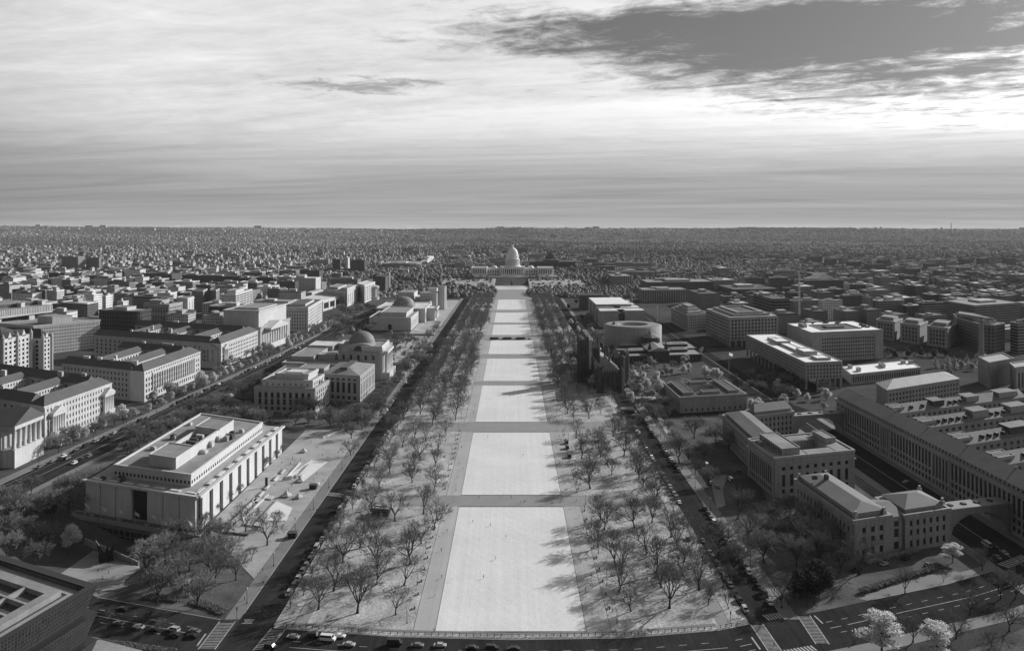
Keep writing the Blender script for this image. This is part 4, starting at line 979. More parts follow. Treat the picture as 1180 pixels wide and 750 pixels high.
def castle():
    B = Bld('castle', 'dark sandstone castle with a tall square tower, steep gables and pointed turrets', (90, 800))
    k = B.mi(M_dkstone); S = M_dkstone; M_castle = mat('castle_slate', .20, .7, .2, .1)
    def bx(x0, x1, y0, y1, z, fac=None, roof='flat', rh=6, **kw):
        c = [Vector((x0, y1)), Vector((x0, y0)), Vector((x1, y0 + .1 * (x1 - x0))), Vector((x1, y1 + .1 * (x1 - x0)))]
        return B.block(c, 0, z, fac, S, roof, M_roofdk if roof == 'flat' else M_castle, cor=.4, rh=rh, hipf=kw.get('hipf', 0), axis=kw.get('axis'), over=.3)
    def tower(x, y, r, z, cone, n=8):
        b = MB(); b.lathe(x, y, [(r, 0), (r, z - 2), (r * 1.15, z - 1.6), (r * 1.15, z), (r * .9, z + .05)], n, 0, .39); b.build('turret', S, B.root)
        b = MB(); b.lathe(x, y, [(r * 1.1, z + .06), (0.02, z + cone)], n, 0, .39); b.build('turret_cone', M_roofdk, B.root)
    bx(80, 102, 735, 775, 19, {1: dict(n=4, rows=[(3, 7), (9, 15)], wf=.3, d=.5), 0: dict(n=6, rows=[(3, 7), (9, 15)], wf=.3, d=.5)}, 'hip', 10)
    bx(76, 104, 775, 860, 15, {0: dict(n=12, rows=[(3, 12)], wf=.3, d=.5)}, 'hip', 8)
    bx(82, 100, 860, 905, 18, None, 'hip', 8); bx(66, 76, 790, 815, 13, None, 'flat')
    c = bx(66, 75.5, 784, 793, 41, {0: dict(n=2, rows=[(5, 12), (17, 24), (28, 36)], wf=.25, d=.4), 1: dict(n=2, rows=[(5, 12), (17, 24), (28, 36)], wf=.25, d=.4)})
    for i in range(4): tower(c[i].x, c[i].y, .9, 43, 3)
    bx(82, 89, 806, 813, 31, None, 'hip', 9, hipf=1)
    tower(104, 752, 3.2, 31, 2.5); tower(107.5, 764, 3.6, 34, 2); tower(111, 765, 2.2, 30, 7); tower(97, 812, 3, 27, 10); tower(90, 830, 2.2, 30, 9); tower(80, 735, 1.8, 22, 4); tower(79, 776, 1.6, 25, 5); tower(101.5, 737, 1.8, 21, 5)
    tower(72, 812, 2, 27, 5)
    for tx, ty, r, z, cone in ((83, 752, 1.2, 28, 7), (99, 775, 1.4, 24, 8), (86, 790, 1.6, 30, 6), (94, 800, 1.3, 26, 9), (104, 790, 1.5, 22, 7), (88, 858, 1.6, 26, 8), (98, 858, 1.4, 24, 8), (78, 840, 1.2, 20, 5), (69, 800, 1.0, 20, 4), (91, 742, .9, 31, 3)): tower(tx, ty, r, z, cone)
    bx(80, 86, 736, 742, 24, None, 'hip', 5, hipf=1); bx(98, 106, 776, 786, 26, {1: dict(n=2, rows=[(14, 20)], wf=.3, d=.3)}, 'hip', 9, hipf=.4)
    for i in range(9): tower(80.5 + i * 2.6, 734.4 + i * .26, .45, 20.5, 1.6, 4)
    B.done()
castle()
def pavilion_hall():
    B = Bld('pavilion_hall', 'low exhibition hall with central pavilion and two pointed spires behind the garden', (172, 950))
    s = .16
    def q(x0, x1, y0, y1): return [Vector((x0, y1 + s * (x0 - 170))), Vector((x0, y0 + s * (x0 - 170))), Vector((x1, y0 + s * (x1 - 170))), Vector((x1, y1 + s * (x1 - 170)))]
    for x0, x1, y0, y1, z in ((124, 158, 905, 940, 8), (178, 218, 905, 940, 8), (124, 158, 945, 1000, 9), (178, 222, 945, 1000, 9)): B.block(q(x0, x1, y0, y1), 0, z, {1: dict(n=8, rows=[(2, 6)], wf=.4)}, M_dkstone, 'flat', M_roof, cor=.3, par=.3)
    for x0, x1, y0, y1, z in ((132, 156, 925, 938, 11), (182, 206, 925, 938, 11), (130, 152, 960, 975, 12), (186, 214, 960, 975, 12), (136, 150, 985, 996, 12.5)): B.block(q(x0, x1, y0, y1), 8, z, None, M_dkstone, 'hip', M_roof, cor=.2, rh=2.4)
    B.block(q(156, 180, 905, 990), 0, 13, None, M_dkstone, 'hip', M_roof, cor=.3, rh=4, hipf=0, axis=0)
    for x in (158, 176.5):
        b = MB(); b.lathe(x, 910, [(3, 0), (3, 13)], 4, 0, .78); b.build('tower', M_dkstone, B.root); b = MB(); b.lathe(x, 910, [(3.5, 13), (0, 23)], 4, 0, .78); b.build('spire', M_roofdk, B.root)
    b = MB(); b.lathe(168, 965, [(11.5, 8), (11.5, 21)], 8); b.build('pavilion', M_dkstone, B.root); b = MB(); b.lathe(168, 965, [(12.5, 21), (2, 26), (2, 27.5), (0, 29)], 8); b.build('pavilion_roof', M_roof, B.root)
    for kx in range(8):
        a = kx * math.pi / 4 + .39; b = MB(); b.lathe(168 + 10.7 * math.cos(a), 965 + 10.7 * math.sin(a), [(1.3, 15), (1.3, 19)], 6); b.build('window', M_pane2, B.root)
    B.done()
pavilion_hall()
def drum():
    x, y = 153.5, 1010
    B = Bld('drum_museum', 'smooth concrete drum shaped museum with a round open court, right of the castle towers', (x, y))
    n = 56; b = MB(); b.lathe(x, y, [(36.5, 6), (36.5, 30.2), (34.5, 30.7), (18.5, 30.7), (18, 30.2), (18, 6), (36.5, 6)], n); b.build('drum', mat('drum_concrete', .34, .8, .08, .03), B.root, True)
    b = MB(); b.lathe(x, y, [(33.6, 30.75), (33.6, 31.3), (19.6, 31.3), (19.6, 30.75)], n); b.build('roof', M_roof, B.root)
    for a in (.8, 2.4, 4.0, 5.5):
        b = MB(); b.lathe(x + 27 * math.cos(a), y + 27 * math.sin(a), [(5, 0), (4, 6)], 8); b.build('pier', M_conc, B.root)
    B.units([Vector((x - 34, y + 6)), Vector((x - 34, y - 6)), Vector((x - 22, y - 6)), Vector((x - 22, y + 6))], 31.3, 2, 2, 2, 4); B.done()
drum()
def space_museum():
    B = Bld('glazed_museum', 'blocky marble museum with glazed bays between its cubes and bright roofs, beyond the drum', (170, 1330))
    s = .13
    def q(x0, x1, y0, y1): return [Vector((x0, y1 + s * (x0 - 170))), Vector((x0, y0 + s * (x0 - 170))), Vector((x1, y0 + s * (x1 - 170))), Vector((x1, y1 + s * (x1 - 170)))]
    for i in range(4):
        y0 = 1235 + i * 49; B.block(q(136, 166, y0, y0 + 31), 0, 25, None, M_lime2, 'flat', M_rooflt if i != 1 else M_roof, cor=0, par=.6)
        B.block(q(176, 208, y0, y0 + 31), 0, 25, None, M_lime2, 'flat', M_rooflt, cor=0, par=.6)
    for i in range(3):
        y0 = 1266.3 + i * 49; B.block(q(139, 206, y0, y0 + 17.4), 0, 24, None, M_pane2, 'flat', M_rooflt, cor=0, par=.2)
    for i in range(4): B.block(q(166.3, 175.7, 1238 + i * 49, 1262 + i * 49), 0, 21, None, M_pane2, 'flat', M_roofdk, cor=0, par=.2)
    B.block(q(137, 196, 1300, 1428), 25.3, 29, None, M_lime2, 'flat', mat('marble_roof', .8, .7, .05, .1), cor=0, par=.2); B.done()
    simple('terrace_restaurant', 'dark glazed terrace block at the far end of the glazed museum', [(667, 338.5), (668, 340), (694, 340)], 27, None, M_lime2, M_roofdk, wm=W_d)
space_museum()
simple('stepped_agency', 'stepped grey office with ribbon windows, right of the drum', [(774, 354.4), (792.5, 363), (814, 361)], 24, {0: dict(n=16, rows=rows(5, 3, 4, 1.9), wf=.8, d=1.0), 1: dict(n=9, rows=rows(5, 3, 4, 2), wf=.6, d=.6)}, M_lime2, M_roof, pent=((.08, .92, .1, .9, 3), (.2, .8, .2, .8, 6), (.3, .7, .3, .7, 9)))
def grid_office():
    c = Q([(814, 355.8), (841, 366), (896, 364)], 38); B = Bld('grid_office', 'square ten storey grid front office standing on columns, with a stepped roof well', mid(c))
    B.wall.prism(c, 8, 37.8, B.mi(M_lime2), True, True)
    B.facade(c[1], c[2], 8, 36.8, 14, rows(6, 9.5, 4.5, 2.9), .62, .8, 1, M_lime2); B.facade(c[0], c[1], 8, 36.8, 26, rows(6, 9.5, 4.5, 2.3), .82, .8, 1, M_lime2)
    B.wall.prism(inset(c, 6), 0, 8, B.mi(M_pane2), False)
    for P, T, n in ((c[0], c[1], 12), (c[1], c[2], 8)):
        u = (T - P).normalized(); nn = Vector((u.y, -u.x)); L = (T - P).length
        for i in range(n + 1): b = MB(); b.obox(P, u, nn, i * (L - 1.6) / n, i * (L - 1.6) / n + 1.6, -1.6, -.0, 0, 8); b.build('column', M_lime2, B.root)
    r = MB(); r.ring(c, inset(c, 8), 37.8, 38.3); r.build('parapet', M_lime2, B.root); B.pent(inset(c, 8), 37.8, 41, M_lime2, M_roof)
    w = inset(c, 19); b = MB(); b.ring(inset(w, -4), w, 41.1, 43.2); b.build('roof_screen', M_lime2, B.root); b = MB(); b.prism(w, 41.1, 41.5); b.build('roof_well', M_roofdk, B.root); B.done()
grid_office()
def stilt_office():
    c = Q([(860, 386), (928, 418), (970.5, 416.6)], 25.5); B = Bld('stilt_office', 'long concrete office raised on slim columns under a bright flat roof with three rooftop boxes', mid(c))
    B.wall.prism(c, 10, 25.2, B.mi(M_lime2), True, True)
    B.facade(c[1], c[2], 10, 24.6, 11, rows(4, 11, 3.4, 1.9), .55, .7, .8, M_lime2); B.facade(c[0], c[1], 10, 24.6, 48, rows(4, 11, 3.4, 1.8), .7, .8, .8, M_lime2)
    for P, T, n in ((c[0], c[1], 14), (c[1], c[2], 3), (c[3], c[2], 14)):
        u = (T - P).normalized(); nn = Vector((u.y, -u.x)); L = (T - P).length; sg = -1 if P is not c[3] else 1
        for i in range(n + 1): b = MB(); b.obox(P, u, nn, i * (L - 1.4) / n, i * (L - 1.4) / n + 1.4, .3 * sg, 2.0 * sg, 0, 10); b.build('column', M_lime2, B.root)
    b = MB(); b.ring(inset(c, -.3), inset(c, .8), 24.9, 26.1); b.build('parapet', M_lime2, B.root); b = MB(); b.prism(inset(c, .8), 25.1, 25.5); b.build('roof', mat('white_roof', .82, .8, .08, .1), B.root)
    W = MATS['white_roof']
    B.pent(sub(c, .2, .78, .36, .62), 25.5, 27.4, M_lime2, W); B.pent(sub(c, .30, .42, .28, .7), 25.5, 29, M_lime2, W); B.pent(sub(c, .70, .82, .32, .7), 25.5, 30, M_lime2, W); B.pent(sub(c, .86, .95, .42, .8), 25.5, 27.6, M_lime2, W); B.done()
    c = Q([(970.5, 422.7), (981, 431.5), (1060, 423.4)], 10); B = Bld('white_roof_annex', 'low dark sided annex with a bright white roof beside the stilt office', mid(c))
    B.wall.prism(c, 0, 9.8, B.mi(M_lime2), True); B.facade(c[1], c[2], 0, 9, 30, [(2.5, 7.5)], .6, .8, .8, M_lime2)
    b = MB(); b.ring(inset(c, -.8), inset(c, .8), 9.2, 10.4); b.build('parapet', M_lime2, B.root); b = MB(); b.prism(inset(c, .8), 9.6, 10); b.build('roof', W, B.root)
    for u, v in ((.15, .06), (.6, .12), (.45, .5), (.25, .5), (.2, .85), (.3, .95)): B.pent(sub(c, u, u + .2, v, v + .045), 10, 13, M_lime2, M_roof)
    B.done()
stilt_office()
def deep_office():
    c = Q([(907, 373), (935, 383.4), (1017, 380)], 33.7); B = Bld('well_roof_office', 'heavy square office with sunken roof well and small windows behind the stilt office', mid(c))
    B.wall.prism(c, 0, 33.5, B.mi(M_lime2), True); L = (c[2] - c[1]).length
    B.facade(c[1].lerp(c[2], .13), c[1].lerp(c[2], .88), 2, 28.5, 22, rows(6, 4, 4.1, 2.0), .6, -.0 + .5, .8, M_lime2)
    for a, e in ((0, .125), (.885, 1)): u = (c[2] - c[1]) / L; B.wall.obox(c[1], u, Vector((u.y, -u.x)), L * a, L * e, 0, 1.2, 0, 33.4, 0)
    u = (c[2] - c[1]) / L; B.wall.obox(c[1], u, Vector((u.y, -u.x)), L * .125 + .05, L * .885 - .05, 0, 1.15, 28.6, 33.4, 0)
    b = MB(); b.ring(inset(c, -.3), inset(c, .8), 33.2, 34.2); b.build('parapet', M_lime2, B.root)
    o = inset(c, .9); w = sub(c, .28, .82, .22, .78); b = MB(); b.ring(o, w, 33.4, 33.75); b.build('roof', MATS['white_roof'], B.root)
    b = MB(); b.ring(inset(w, -.3), inset(w, .5), 33.7, 34.6); b.build('well_rim', M_lime2, B.root)
    b = MB(); b.prism(inset(w, .6), 33.5, 33.6); b.build('roof_well', M_roofdk, B.root); B.pent(sub(c, .45, .65, .36, .6), 33.6, 35.4, M_lime2, M_roofdk)
    B.pent(sub(c, .3, .5, .06, .12), 33.7, 37.5, M_lime2, M_roof); B.units(sub(c, .04, .22, .1, .9), 33.7, 6, 4, 2, 5, M_roofdk); B.units(sub(c, .3, .9, .84, .95), 33.7, 6, 6, 2, 5, M_roofdk); B.done()
deep_office()
def portals():
    for i, (a, bq, cq, wd) in enumerate((((1010, 368.7), (1031, 371.5), (1040, 367.5), 'left'), ((1038, 372.4), (1060, 375.2), (1069, 371), 'middle'), ((1069, 376), (1092, 378.6), (1103, 373), 'right'))):
        simple('square_bay_office', '%s of three matching offices with framed three by four window bays, standing in a row' % wd, [a, bq, cq], 25, {0: dict(n=5, rows=rows(4, 3, 5.1, 3.5), wf=.66, d=1.2, m0=2.5)}, M_lime2, M_roof, group='row of matching bay fronted offices', pent=((.1, .8, .3, .9, 4),))
    B = Bld('curved_bay_office', 'large rounded office with square windows and curved roof beside three matching offices', (540, 1010))
    P = [Vector(G(*p, 34)) for p in ((1103, 365.5), (1118, 370), (1131, 373.5), (1145, 374.5), (1158, 372.5))]; back = [P[-1] + Vector((-6, 60)), P[0] + Vector((20, 45))]
    pts = P + back; B.wall.prism(pts, 0, 33.6, B.mi(wmat('curve_grid', .17, .03, 4.6, 4.3, .55, .6)), True)
    b = MB(); b.ring(inset(pts, -.6), inset(pts, .8), 32.8, 34.4); b.build('cornice', M_lime2, B.root); B.pent(inset(pts, 8), 33.6, 37.5, M_lime2, M_roof); B.pent(inset(pts, 18), 37.5, 40, M_lime2, M_roof); B.done()
portals()
def pylon():
    x, y = G(1131, 410); t = thing('stone_pylon', 'slim pale pillar with a flared foot, in front of the rounded bay office', 'pillar', (x, y, 0)); b = MB()
    b.lathe(x, y, [(8, 0), (4.2, 3), (3.2, 6), (2.9, 40), (3.4, 41), (3.4, 43.5), (2.4, 44)], 8); b.build('shaft', M_lime2, t)
pylon()
simple('power_hall', 'plain grey hall with tall flat wall panels, at the right edge', [(1128, 412), (1140, 418.5), (1168, 413.5)], 23.7, {1: dict(n=2, rows=[], wf=.1, d=.4), 0: dict(n=5, rows=[(2, 18)], wf=.35, d=.8)}, mat('panel_grey', .27, .9, .1, .05), M_lime2)
simple('pillar_hall', 'grey hall with tall dark window slots in front of the plain hall', [(1164, 419), (1170, 424), (1200, 420)], 22, {1: dict(n=7, rows=[(3, 17)], wf=.5, d=1)}, M_lime2, M_lime2)
simple('shed_roof_annex', 'long annex with a bright sloping roof carrying black vents, behind the rear wings', [(1010, 441), (1022, 449), (1105, 436)], 16, {1: dict(n=22, rows=rows(3, 2, 4, 2.2), wf=.5)}, M_whit, mat('bright_slope', .38, .8, .2, .2), rh=5)

# ================================================================ CAPITOL END
M_white = mat('marble_white', .84, .7, .06, .03)
def capitol():
    x0, y0, zg = 0, 2290, 13.5; k_ = 2.51
    B = Bld('capitol', 'white domed capitol with long columned wings at the end of the lawn', (x0, y0, 0))
    k = B.mi(M_white)
    def bx(xa, xb, ya, yb, z0, z1, n=0, m=M_white):
        c = [Vector((xa, yb)), Vector((xa, ya)), Vector((xb, ya)), Vector((xb, yb))]
        B.block(c, z0, z1, {1: dict(n=n, rows=[(z0 + 4, z0 + 9), (z0 + 11, z1 - 4)], wf=.5, d=1.2)} if n else None, m, 'flat', M_rooflt, cor=.8, par=1.2)
    bx(-116, -72, 2284, 2340, zg, 41, 8); bx(75, 119, 2284, 2340, zg, 41, 8)
    bx(-71.5, -34, 2300, 2330, zg, 38, 7); bx(37, 74.5, 2300, 2330, zg, 38, 7); bx(-33.5, 36.5, 2286, 2335, zg, 42, 12)
    for x in (-52, 55):
        b = MB(); b.lathe(x, 2312, [(9, 38), (9, 41), (8, 41.2)] + [(8 * math.cos(t * math.pi / 12), 41.2 + 5 * math.sin(t * math.pi / 12)) for t in range(7)], 16); b.build('side_dome', M_white, B.root, True)
    for xa, n in ((-114, 9), (77, 9), (-28, 11)):
        for i in range(n):
            x = xa + i * (40 if n == 9 else 60) / (n - 1); b = MB(); b.lathe(x, 2281.5, [(1.1, zg + 8), (1, 37)], 6); b.build('column', M_white, B.root)
    for xa, xb in ((-116, -72), (75, 119), (-32, 35)): b = MB(); b.box(xa, xb, 2279.5, 2283.3, 37, 40.6); b.build('entablature', M_white, B.root); b = MB(); b.box(xa, xb, 2279.5, 2283.3, zg, zg + 8); b.build('porch_base', M_white, B.root)
    x, y = 1.5, 2310; b = MB()
    pr = [(24, 42), (24, 46), (21.5, 46.2), (21.5, 48)]; b.lathe(x, y, pr + [(17.5, 48.1), (17.5, 63), (20.5, 63.2), (20.5, 65.5), (17.6, 65.7), (17.6, 72), (18.6, 72.2), (18.6, 74), (16.6, 74.2)] + [(16.6 * math.cos(t) ** .9, 74.2 + 24 * math.sin(t)) for t in [i * math.pi / 22 for i in range(1, 10)]] + [(3.8, 98)], 40); b.build('dome', M_white, B.root)
    for i in range(32):
        a = 2 * math.pi * i / 32; b = MB(); b.lathe(x + 20.3 * math.cos(a), y + 20.3 * math.sin(a), [(.85, 48), (.75, 63.2)], 5); b.build('drum_column', M_white, B.root)
    b = MB(); b.lathe(x, y, [(4.2, 97), (4.2, 98.4), (2.8, 98.6), (2.8, 104), (3.2, 104.2), (3, 105), (1.2, 107)], 12); b.build('lantern', M_white, B.root)
    b = MB(); b.lathe(x, y, [(1.3, 107), (1.0, 108.6), (.9, 110), (1.1, 111.4), (.5, 112.4), (.6, 113), (0, 113.5)], 8); b.build('statue', M_roofdk, B.root); B.done()
    T = Bld('garden_terrace', 'pale stepped terrace and stair below the domed capitol', (0, 2262), cat='terrace')
    for i, (w, y, z) in enumerate(((130, 2266, 14.2), (100, 2258, 12), (70, 2250, 9))): T.wall.prism([Vector((-w, y + 14)), Vector((-w, y)), Vector((w, y)), Vector((w, y + 14))], 2, z + 4, T.mi(M_white if i < 2 else M_lime), True)
    T.facade(Vector((-30, 2249.5)), Vector((30, 2249.5)), 4, 13, 9, [(6, 11)], .6, .4, 1, M_lime); T.done()
    P = thing('pool_memorial', 'low stone memorial group at the far end of the bright reflecting pool', 'monument', (0, 2130, 0)); b = MB(); b.box(-20, 20, 2128, 2134, 0, 2.5); b.build('base', M_lime2, P)
    b = MB(); b.lathe(0, 2131, [(3, 2.5), (2.6, 9), (1.2, 10), (1.5, 13), (.6, 15)], 8); b.build('statue', M_black, P)
    L = Bld('library', 'dark grey library with a pointed central dome, right of and behind the capitol', (135, 2700))
    for xa, xb, z in ((60, 112, 41), (113, 158, 47), (159, 215, 41)): L.block([Vector((xa, 2760)), Vector((xa, 2690)), Vector((xb, 2690)), Vector((xb, 2760))], 0, z, {1: dict(n=9, rows=[(20, 26), (29, 36)], wf=.4, d=1.5)}, M_dkstone, 'hip', M_roofdk, rh=4)
    b = MB(); b.lathe(135, 2730, [(20, 47), (20, 55), (17, 57), (12, 66), (5, 70), (4, 74), (1, 80), (0, 84)], 12); b.build('dome', M_roofdk, L.root); L.done()
    pool = MB(); pool.face([(-44, 1985, .2), (44, 1985, .2), (44, 2120, .2), (-44, 2120, .2)]); struct(pool.build('reflecting_pool', mat('pool_surface', .62, .35, .05, .02, .5)))
capitol()
# ================================================================ TREES
M_bark = mat('bark', .050, .95, .3, .6)
M_twig = mat('twigs', .20, .95, .2, .15, 0)
M_twig2 = mat('twigs_pale', .30, .95, .2, .15, 0)
M_twigd = mat('twigs_dark', .11, .95, .2, .15, 0)
M_blos = mat('blossom_pale', .68, .95, .15, .25, 0, trans=.45)
M_leafy = mat('new_leaves', .46, .95, .2, .25, 0, trans=.4)
M_ever = mat('evergreen_dark', .055, .95, .3, .3, 0, trans=.2)
M_hedge = mat('hedge_leaves', .20, .95, .25, .4, 0, trans=.3)
def bare_tree(seed, hgt=16.0, spread=1.0, limbs=5, trunk=.42, dens=1.0, droop=.0, first=.17, tw=.036):
    """trunk with limbs (one mesh) and the cloud of twigs (another)"""
    q = random.Random(seed); T = MB(); C = MB()
    def rv(): return Vector((q.uniform(-1, 1), q.uniform(-1, 1), q.uniform(-1, 1)))
    def twig(p, d, L, w):
        d = (d + rv() * .45).normalized(); e = d.cross(rv()).normalized() * w; m = p + d * L * .5 + rv() * L * .10; t = m + (d + rv() * .4).normalized() * L * .5
        C.face([p - e, p + e, m + e * .8, m - e * .8]); C.face([m - e * .8, m + e * .8, t])
        return m, t, d
    def grow(p, d, L, r, lev):
        n = 2; pts = [p]
        for i in range(n):
            d = (d + rv() * .16 + Vector((0, 0, .10 if lev < 3 else -.02 - droop))).normalized(); p2 = p + d * L / n
            (T if lev < 4 else C).tube(p, p2, r * (1 - .30 * i / n), r * (1 - .30 * (i + 1) / n), 6 if lev < 2 else 4 if lev < 4 else 3); p = p2; pts.append(p)
        if lev >= 4:
            for i in range(int(5 * dens + q.random())):
                m, t, dd = twig(pts[0].lerp(pts[-1], q.uniform(.1, 1)), d, L * q.uniform(.6, 1.1), tw)
                for _ in range(4): twig(m.lerp(t, q.random()), dd, L * q.uniform(.4, .8), tw * .85)
            return
        k = limbs if lev == 0 else (3 if q.random() < .75 else 2) + (1 if lev == 3 and q.random() < dens - .6 else 0)
        a0 = q.uniform(0, 6.28)
        for i in range(k):
            ax = d.cross(Vector((.3, .5, .1))).normalized(); ax.rotate(Matrix.Rotation(a0 + 6.283 * i / k + q.uniform(-.4, .4), 3, d))
            ang = q.uniform(.42, .75) * (spread if lev < 2 else 1.05); dd = (d * math.cos(ang) + ax * math.sin(ang)).normalized()
            if lev > 0 and i == 0: dd = (d + ax * .25).normalized()
            grow(p if i % 2 == 0 or lev == 0 else pts[1].lerp(p, q.random()), dd, L * (q.uniform(.62, .86) if lev else q.uniform(1.15, 1.5)), r * (.62 if lev else .52), lev + 1)
    grow(Vector((0, 0, -.2)), Vector((q.uniform(-.06, .06), q.uniform(-.06, .06), 1)), hgt * first, trunk, 0)
    top = max(v[2] for v in C.v); f = hgt / top
    for b in (T, C): b.v = [(x * f, y * f, z * f) for x, y, z in b.v]
    b = T; b.lathe(0, 0, [(trunk * 2.0, -.3), (trunk * 1.25, .35), (trunk * .9, 1.0)], 8)
    return T, C
def leafy(seed, hgt, rad, n, size, lobes=9, shape='round', trunk=.25):
    """crown of many small leaf tufts in uneven lobes"""
    q = random.Random(seed); T = MB(); C = MB(); z0 = hgt * (.22 if shape != 'cone' else .08)
    T.tube((0, 0, -.2), (0, 0, hgt * .6), trunk, trunk * .5, 7); cen = []
    for i in range(lobes):
        a = q.uniform(0, 6.28)
        if shape == 'cone': h = z0 + (hgt - z0) * (i + .5) / lobes; r = rad * (1 - (i + .3) / lobes) * q.uniform(.5, .9); cr = rad * (1.05 - i / lobes) * .6
        elif shape == 'layer': h = z0 + (hgt - z0) * q.uniform(.1, .95); r = rad * q.uniform(.2, .9) * (1.15 - .7 * (h / hgt)); cr = rad * q.uniform(.22, .4)
        else: t = q.uniform(.15, 1); h = z0 + (hgt - z0) * t * .85; r = rad * q.uniform(.2, .75) * math.sin(math.pi * min(.92, t * .8 + .15)); cr = rad * q.uniform(.34, .55)
        c = Vector((r * math.cos(a), r * math.sin(a), h)); cen.append((c, cr))
        T.tube((0, 0, max(.5, h * .55)), c, trunk * .4, .04, 4)
    for i in range(n):
        c, cr = cen[q.randrange(len(cen))]
        d = Vector((q.gauss(0, 1), q.gauss(0, 1), q.gauss(0, 1))).normalized(); fl = .25 if shape == 'layer' else .85
        p = c + Vector((d.x, d.y, d.z * fl)) * cr * q.uniform(.55, 1.05)
        if p.z < z0 * .6: continue
        u = Vector((q.gauss(0, 1), q.gauss(0, 1), q.gauss(0, .7))).normalized(); v = u.cross(d + Vector((.1, .2, .3))).normalized(); s = size * q.uniform(.6, 1.3)
        C.face([p - u * s, p - v * s * .7, p + u * s, p + v * s * .7])
    return T, C
PROTO = {}
def proto(key, TC, bark, leaf, crown='crown'):
    r = bpy.data.objects.new('proto', None)
    a = TC[0].build('trunk', bark); c = TC[1].build(crown, leaf)
    PROTO[key] = (a.data, c.data); bpy.data.objects.remove(a); bpy.data.objects.remove(c); bpy.data.objects.remove(r)
for i in range(7): proto('elm%d' % i, bare_tree(20 + i, 17, .95 + .07 * (i % 3), 4 + i % 3, .40, 1.0 + .1 * (i % 2)), M_bark, M_twig)
for i in range(2): proto('lite%d' % i, bare_tree(50 + i, 17, 1.0, 4, .4, .5, tw=.085), M_bark, M_twig)
for i in range(3): proto('thin%d' % i, bare_tree(60 + i, 9, .8, 4, .16, .75, tw=.028), M_bark, M_twig)
for i in range(3): proto('dense%d' % i, bare_tree(80 + i, 15, 1.0, 6, .34, 1.7, tw=.042), M_bark, [M_twig, M_twig2, M_twigd][i])
for i in range(3): proto('bloom%d' % i, leafy(100 + i, 9, 4.2, 1900, .42, 11), M_bark, [M_blos, M_leafy, M_leafy][i])
proto('magnolia', leafy(110, 14, 5.6, 3600, .42, 16), M_bark, M_blos)
for i in range(2): proto('layered%d' % i, leafy(120 + i, 15, 9.5, 5200, .36, 30, 'layer', .4), M_bark, M_blos)
for i in range(2): proto('fir%d' % i, leafy(130 + i, 16, 5, 2200, .5, 12, 'cone'), M_bark, [M_leafy, M_ever][i])
for i in range(2): proto('bush%d' % i, leafy(140 + i, 3.2, 2.4, 700, .33, 7), M_bark, [M_hedge, M_ever][i])
proto('dark_round', leafy(150, 10, 5.5, 2600, .45, 12), M_bark, M_ever)
TREES = [0]; SPOTS = []
def tree(kind, x, y, label, group=None, s=1.0, name='bare_tree', cat='tree', zs=None):
    z = ground_z(x, y); t = thing(name, label, cat, (x, y, z), group, R.uniform(0, 6.28)); k = s * R.uniform(.93, 1.07); t.scale = (k, k, k * (zs or 1))
    for n, me in zip(('trunk', 'crown'), PROTO[kind]):
        o = bpy.data.objects.new(n, me); COL.objects.link(o); o.parent = t
    TREES[0] += 1; SPOTS.append((x, y)); return t
E = lambda: 'elm%d' % R.randrange(7)
# near trees read off the photograph
LEFT_NEAR = [(367, 702, 1.0), (412, 706, 1.15), (456, 708, .85), (395, 648, 1.05), (434, 652, 1.0), (473, 650, 1.05), (389, 662, .6), (449, 545, .95), (475, 556, .85), (503, 557, .75), (500, 565, .7), (464, 515, .95), (484, 530, 1.05), (525, 484, 1.05), (428, 586, .9), (405, 505, .7), (404, 525, .7), (455, 600, .95), (488, 592, .95), (500, 610, .9), (420, 620, .8), (478, 505, 1.0), (505, 520, .9), (452, 497, .9), (498, 490, .9)]
RIGHT_NEAR = [(771.6, 700.4, 1.2), (727, 704, .8), (805.4, 679, 1.1), (709.3, 652, 1.0), (756, 660, 1.1), (788, 647, .95), (696.6, 610, 1.0), (731, 607.6, 1.1), (736, 622, .5), (816, 697, .55), (780.5, 633, 1.0), (773, 619, 1.0), (678.7, 482, 1.05), (701, 538, .9), (732.5, 543, .95), (705, 547, .7), (741, 561, .95), (692, 599, .95), (680, 563, 1.1), (753, 583, 1.0), (661, 482, .8), (713, 497, .9), (690, 516, 1.0), (722, 511, 1.0), (664, 505, .9), (757, 571, .9), (670, 528, .9), (716, 660, 1.0)]
def lab_pos(px, side):
    return ''
def row_trees(lst, side):
    pts = sorted([G(a, b) + (s,) for a, b, s in lst], key=lambda p: p[1])
    for i, (x, y, s) in enumerate(pts):
        yield x, y, s
allrow = {}
ELMS = []
def put_row(side, name, pts):
    for i, (x, y, s) in enumerate(sorted(pts, key=lambda p: p[1])):
        ELMS.append((y, x, s, '%s bare elm from the street in the row %s, %s tree lawn' % (nth(i), name, side), 'bare elms on the %s tree lawn' % side))
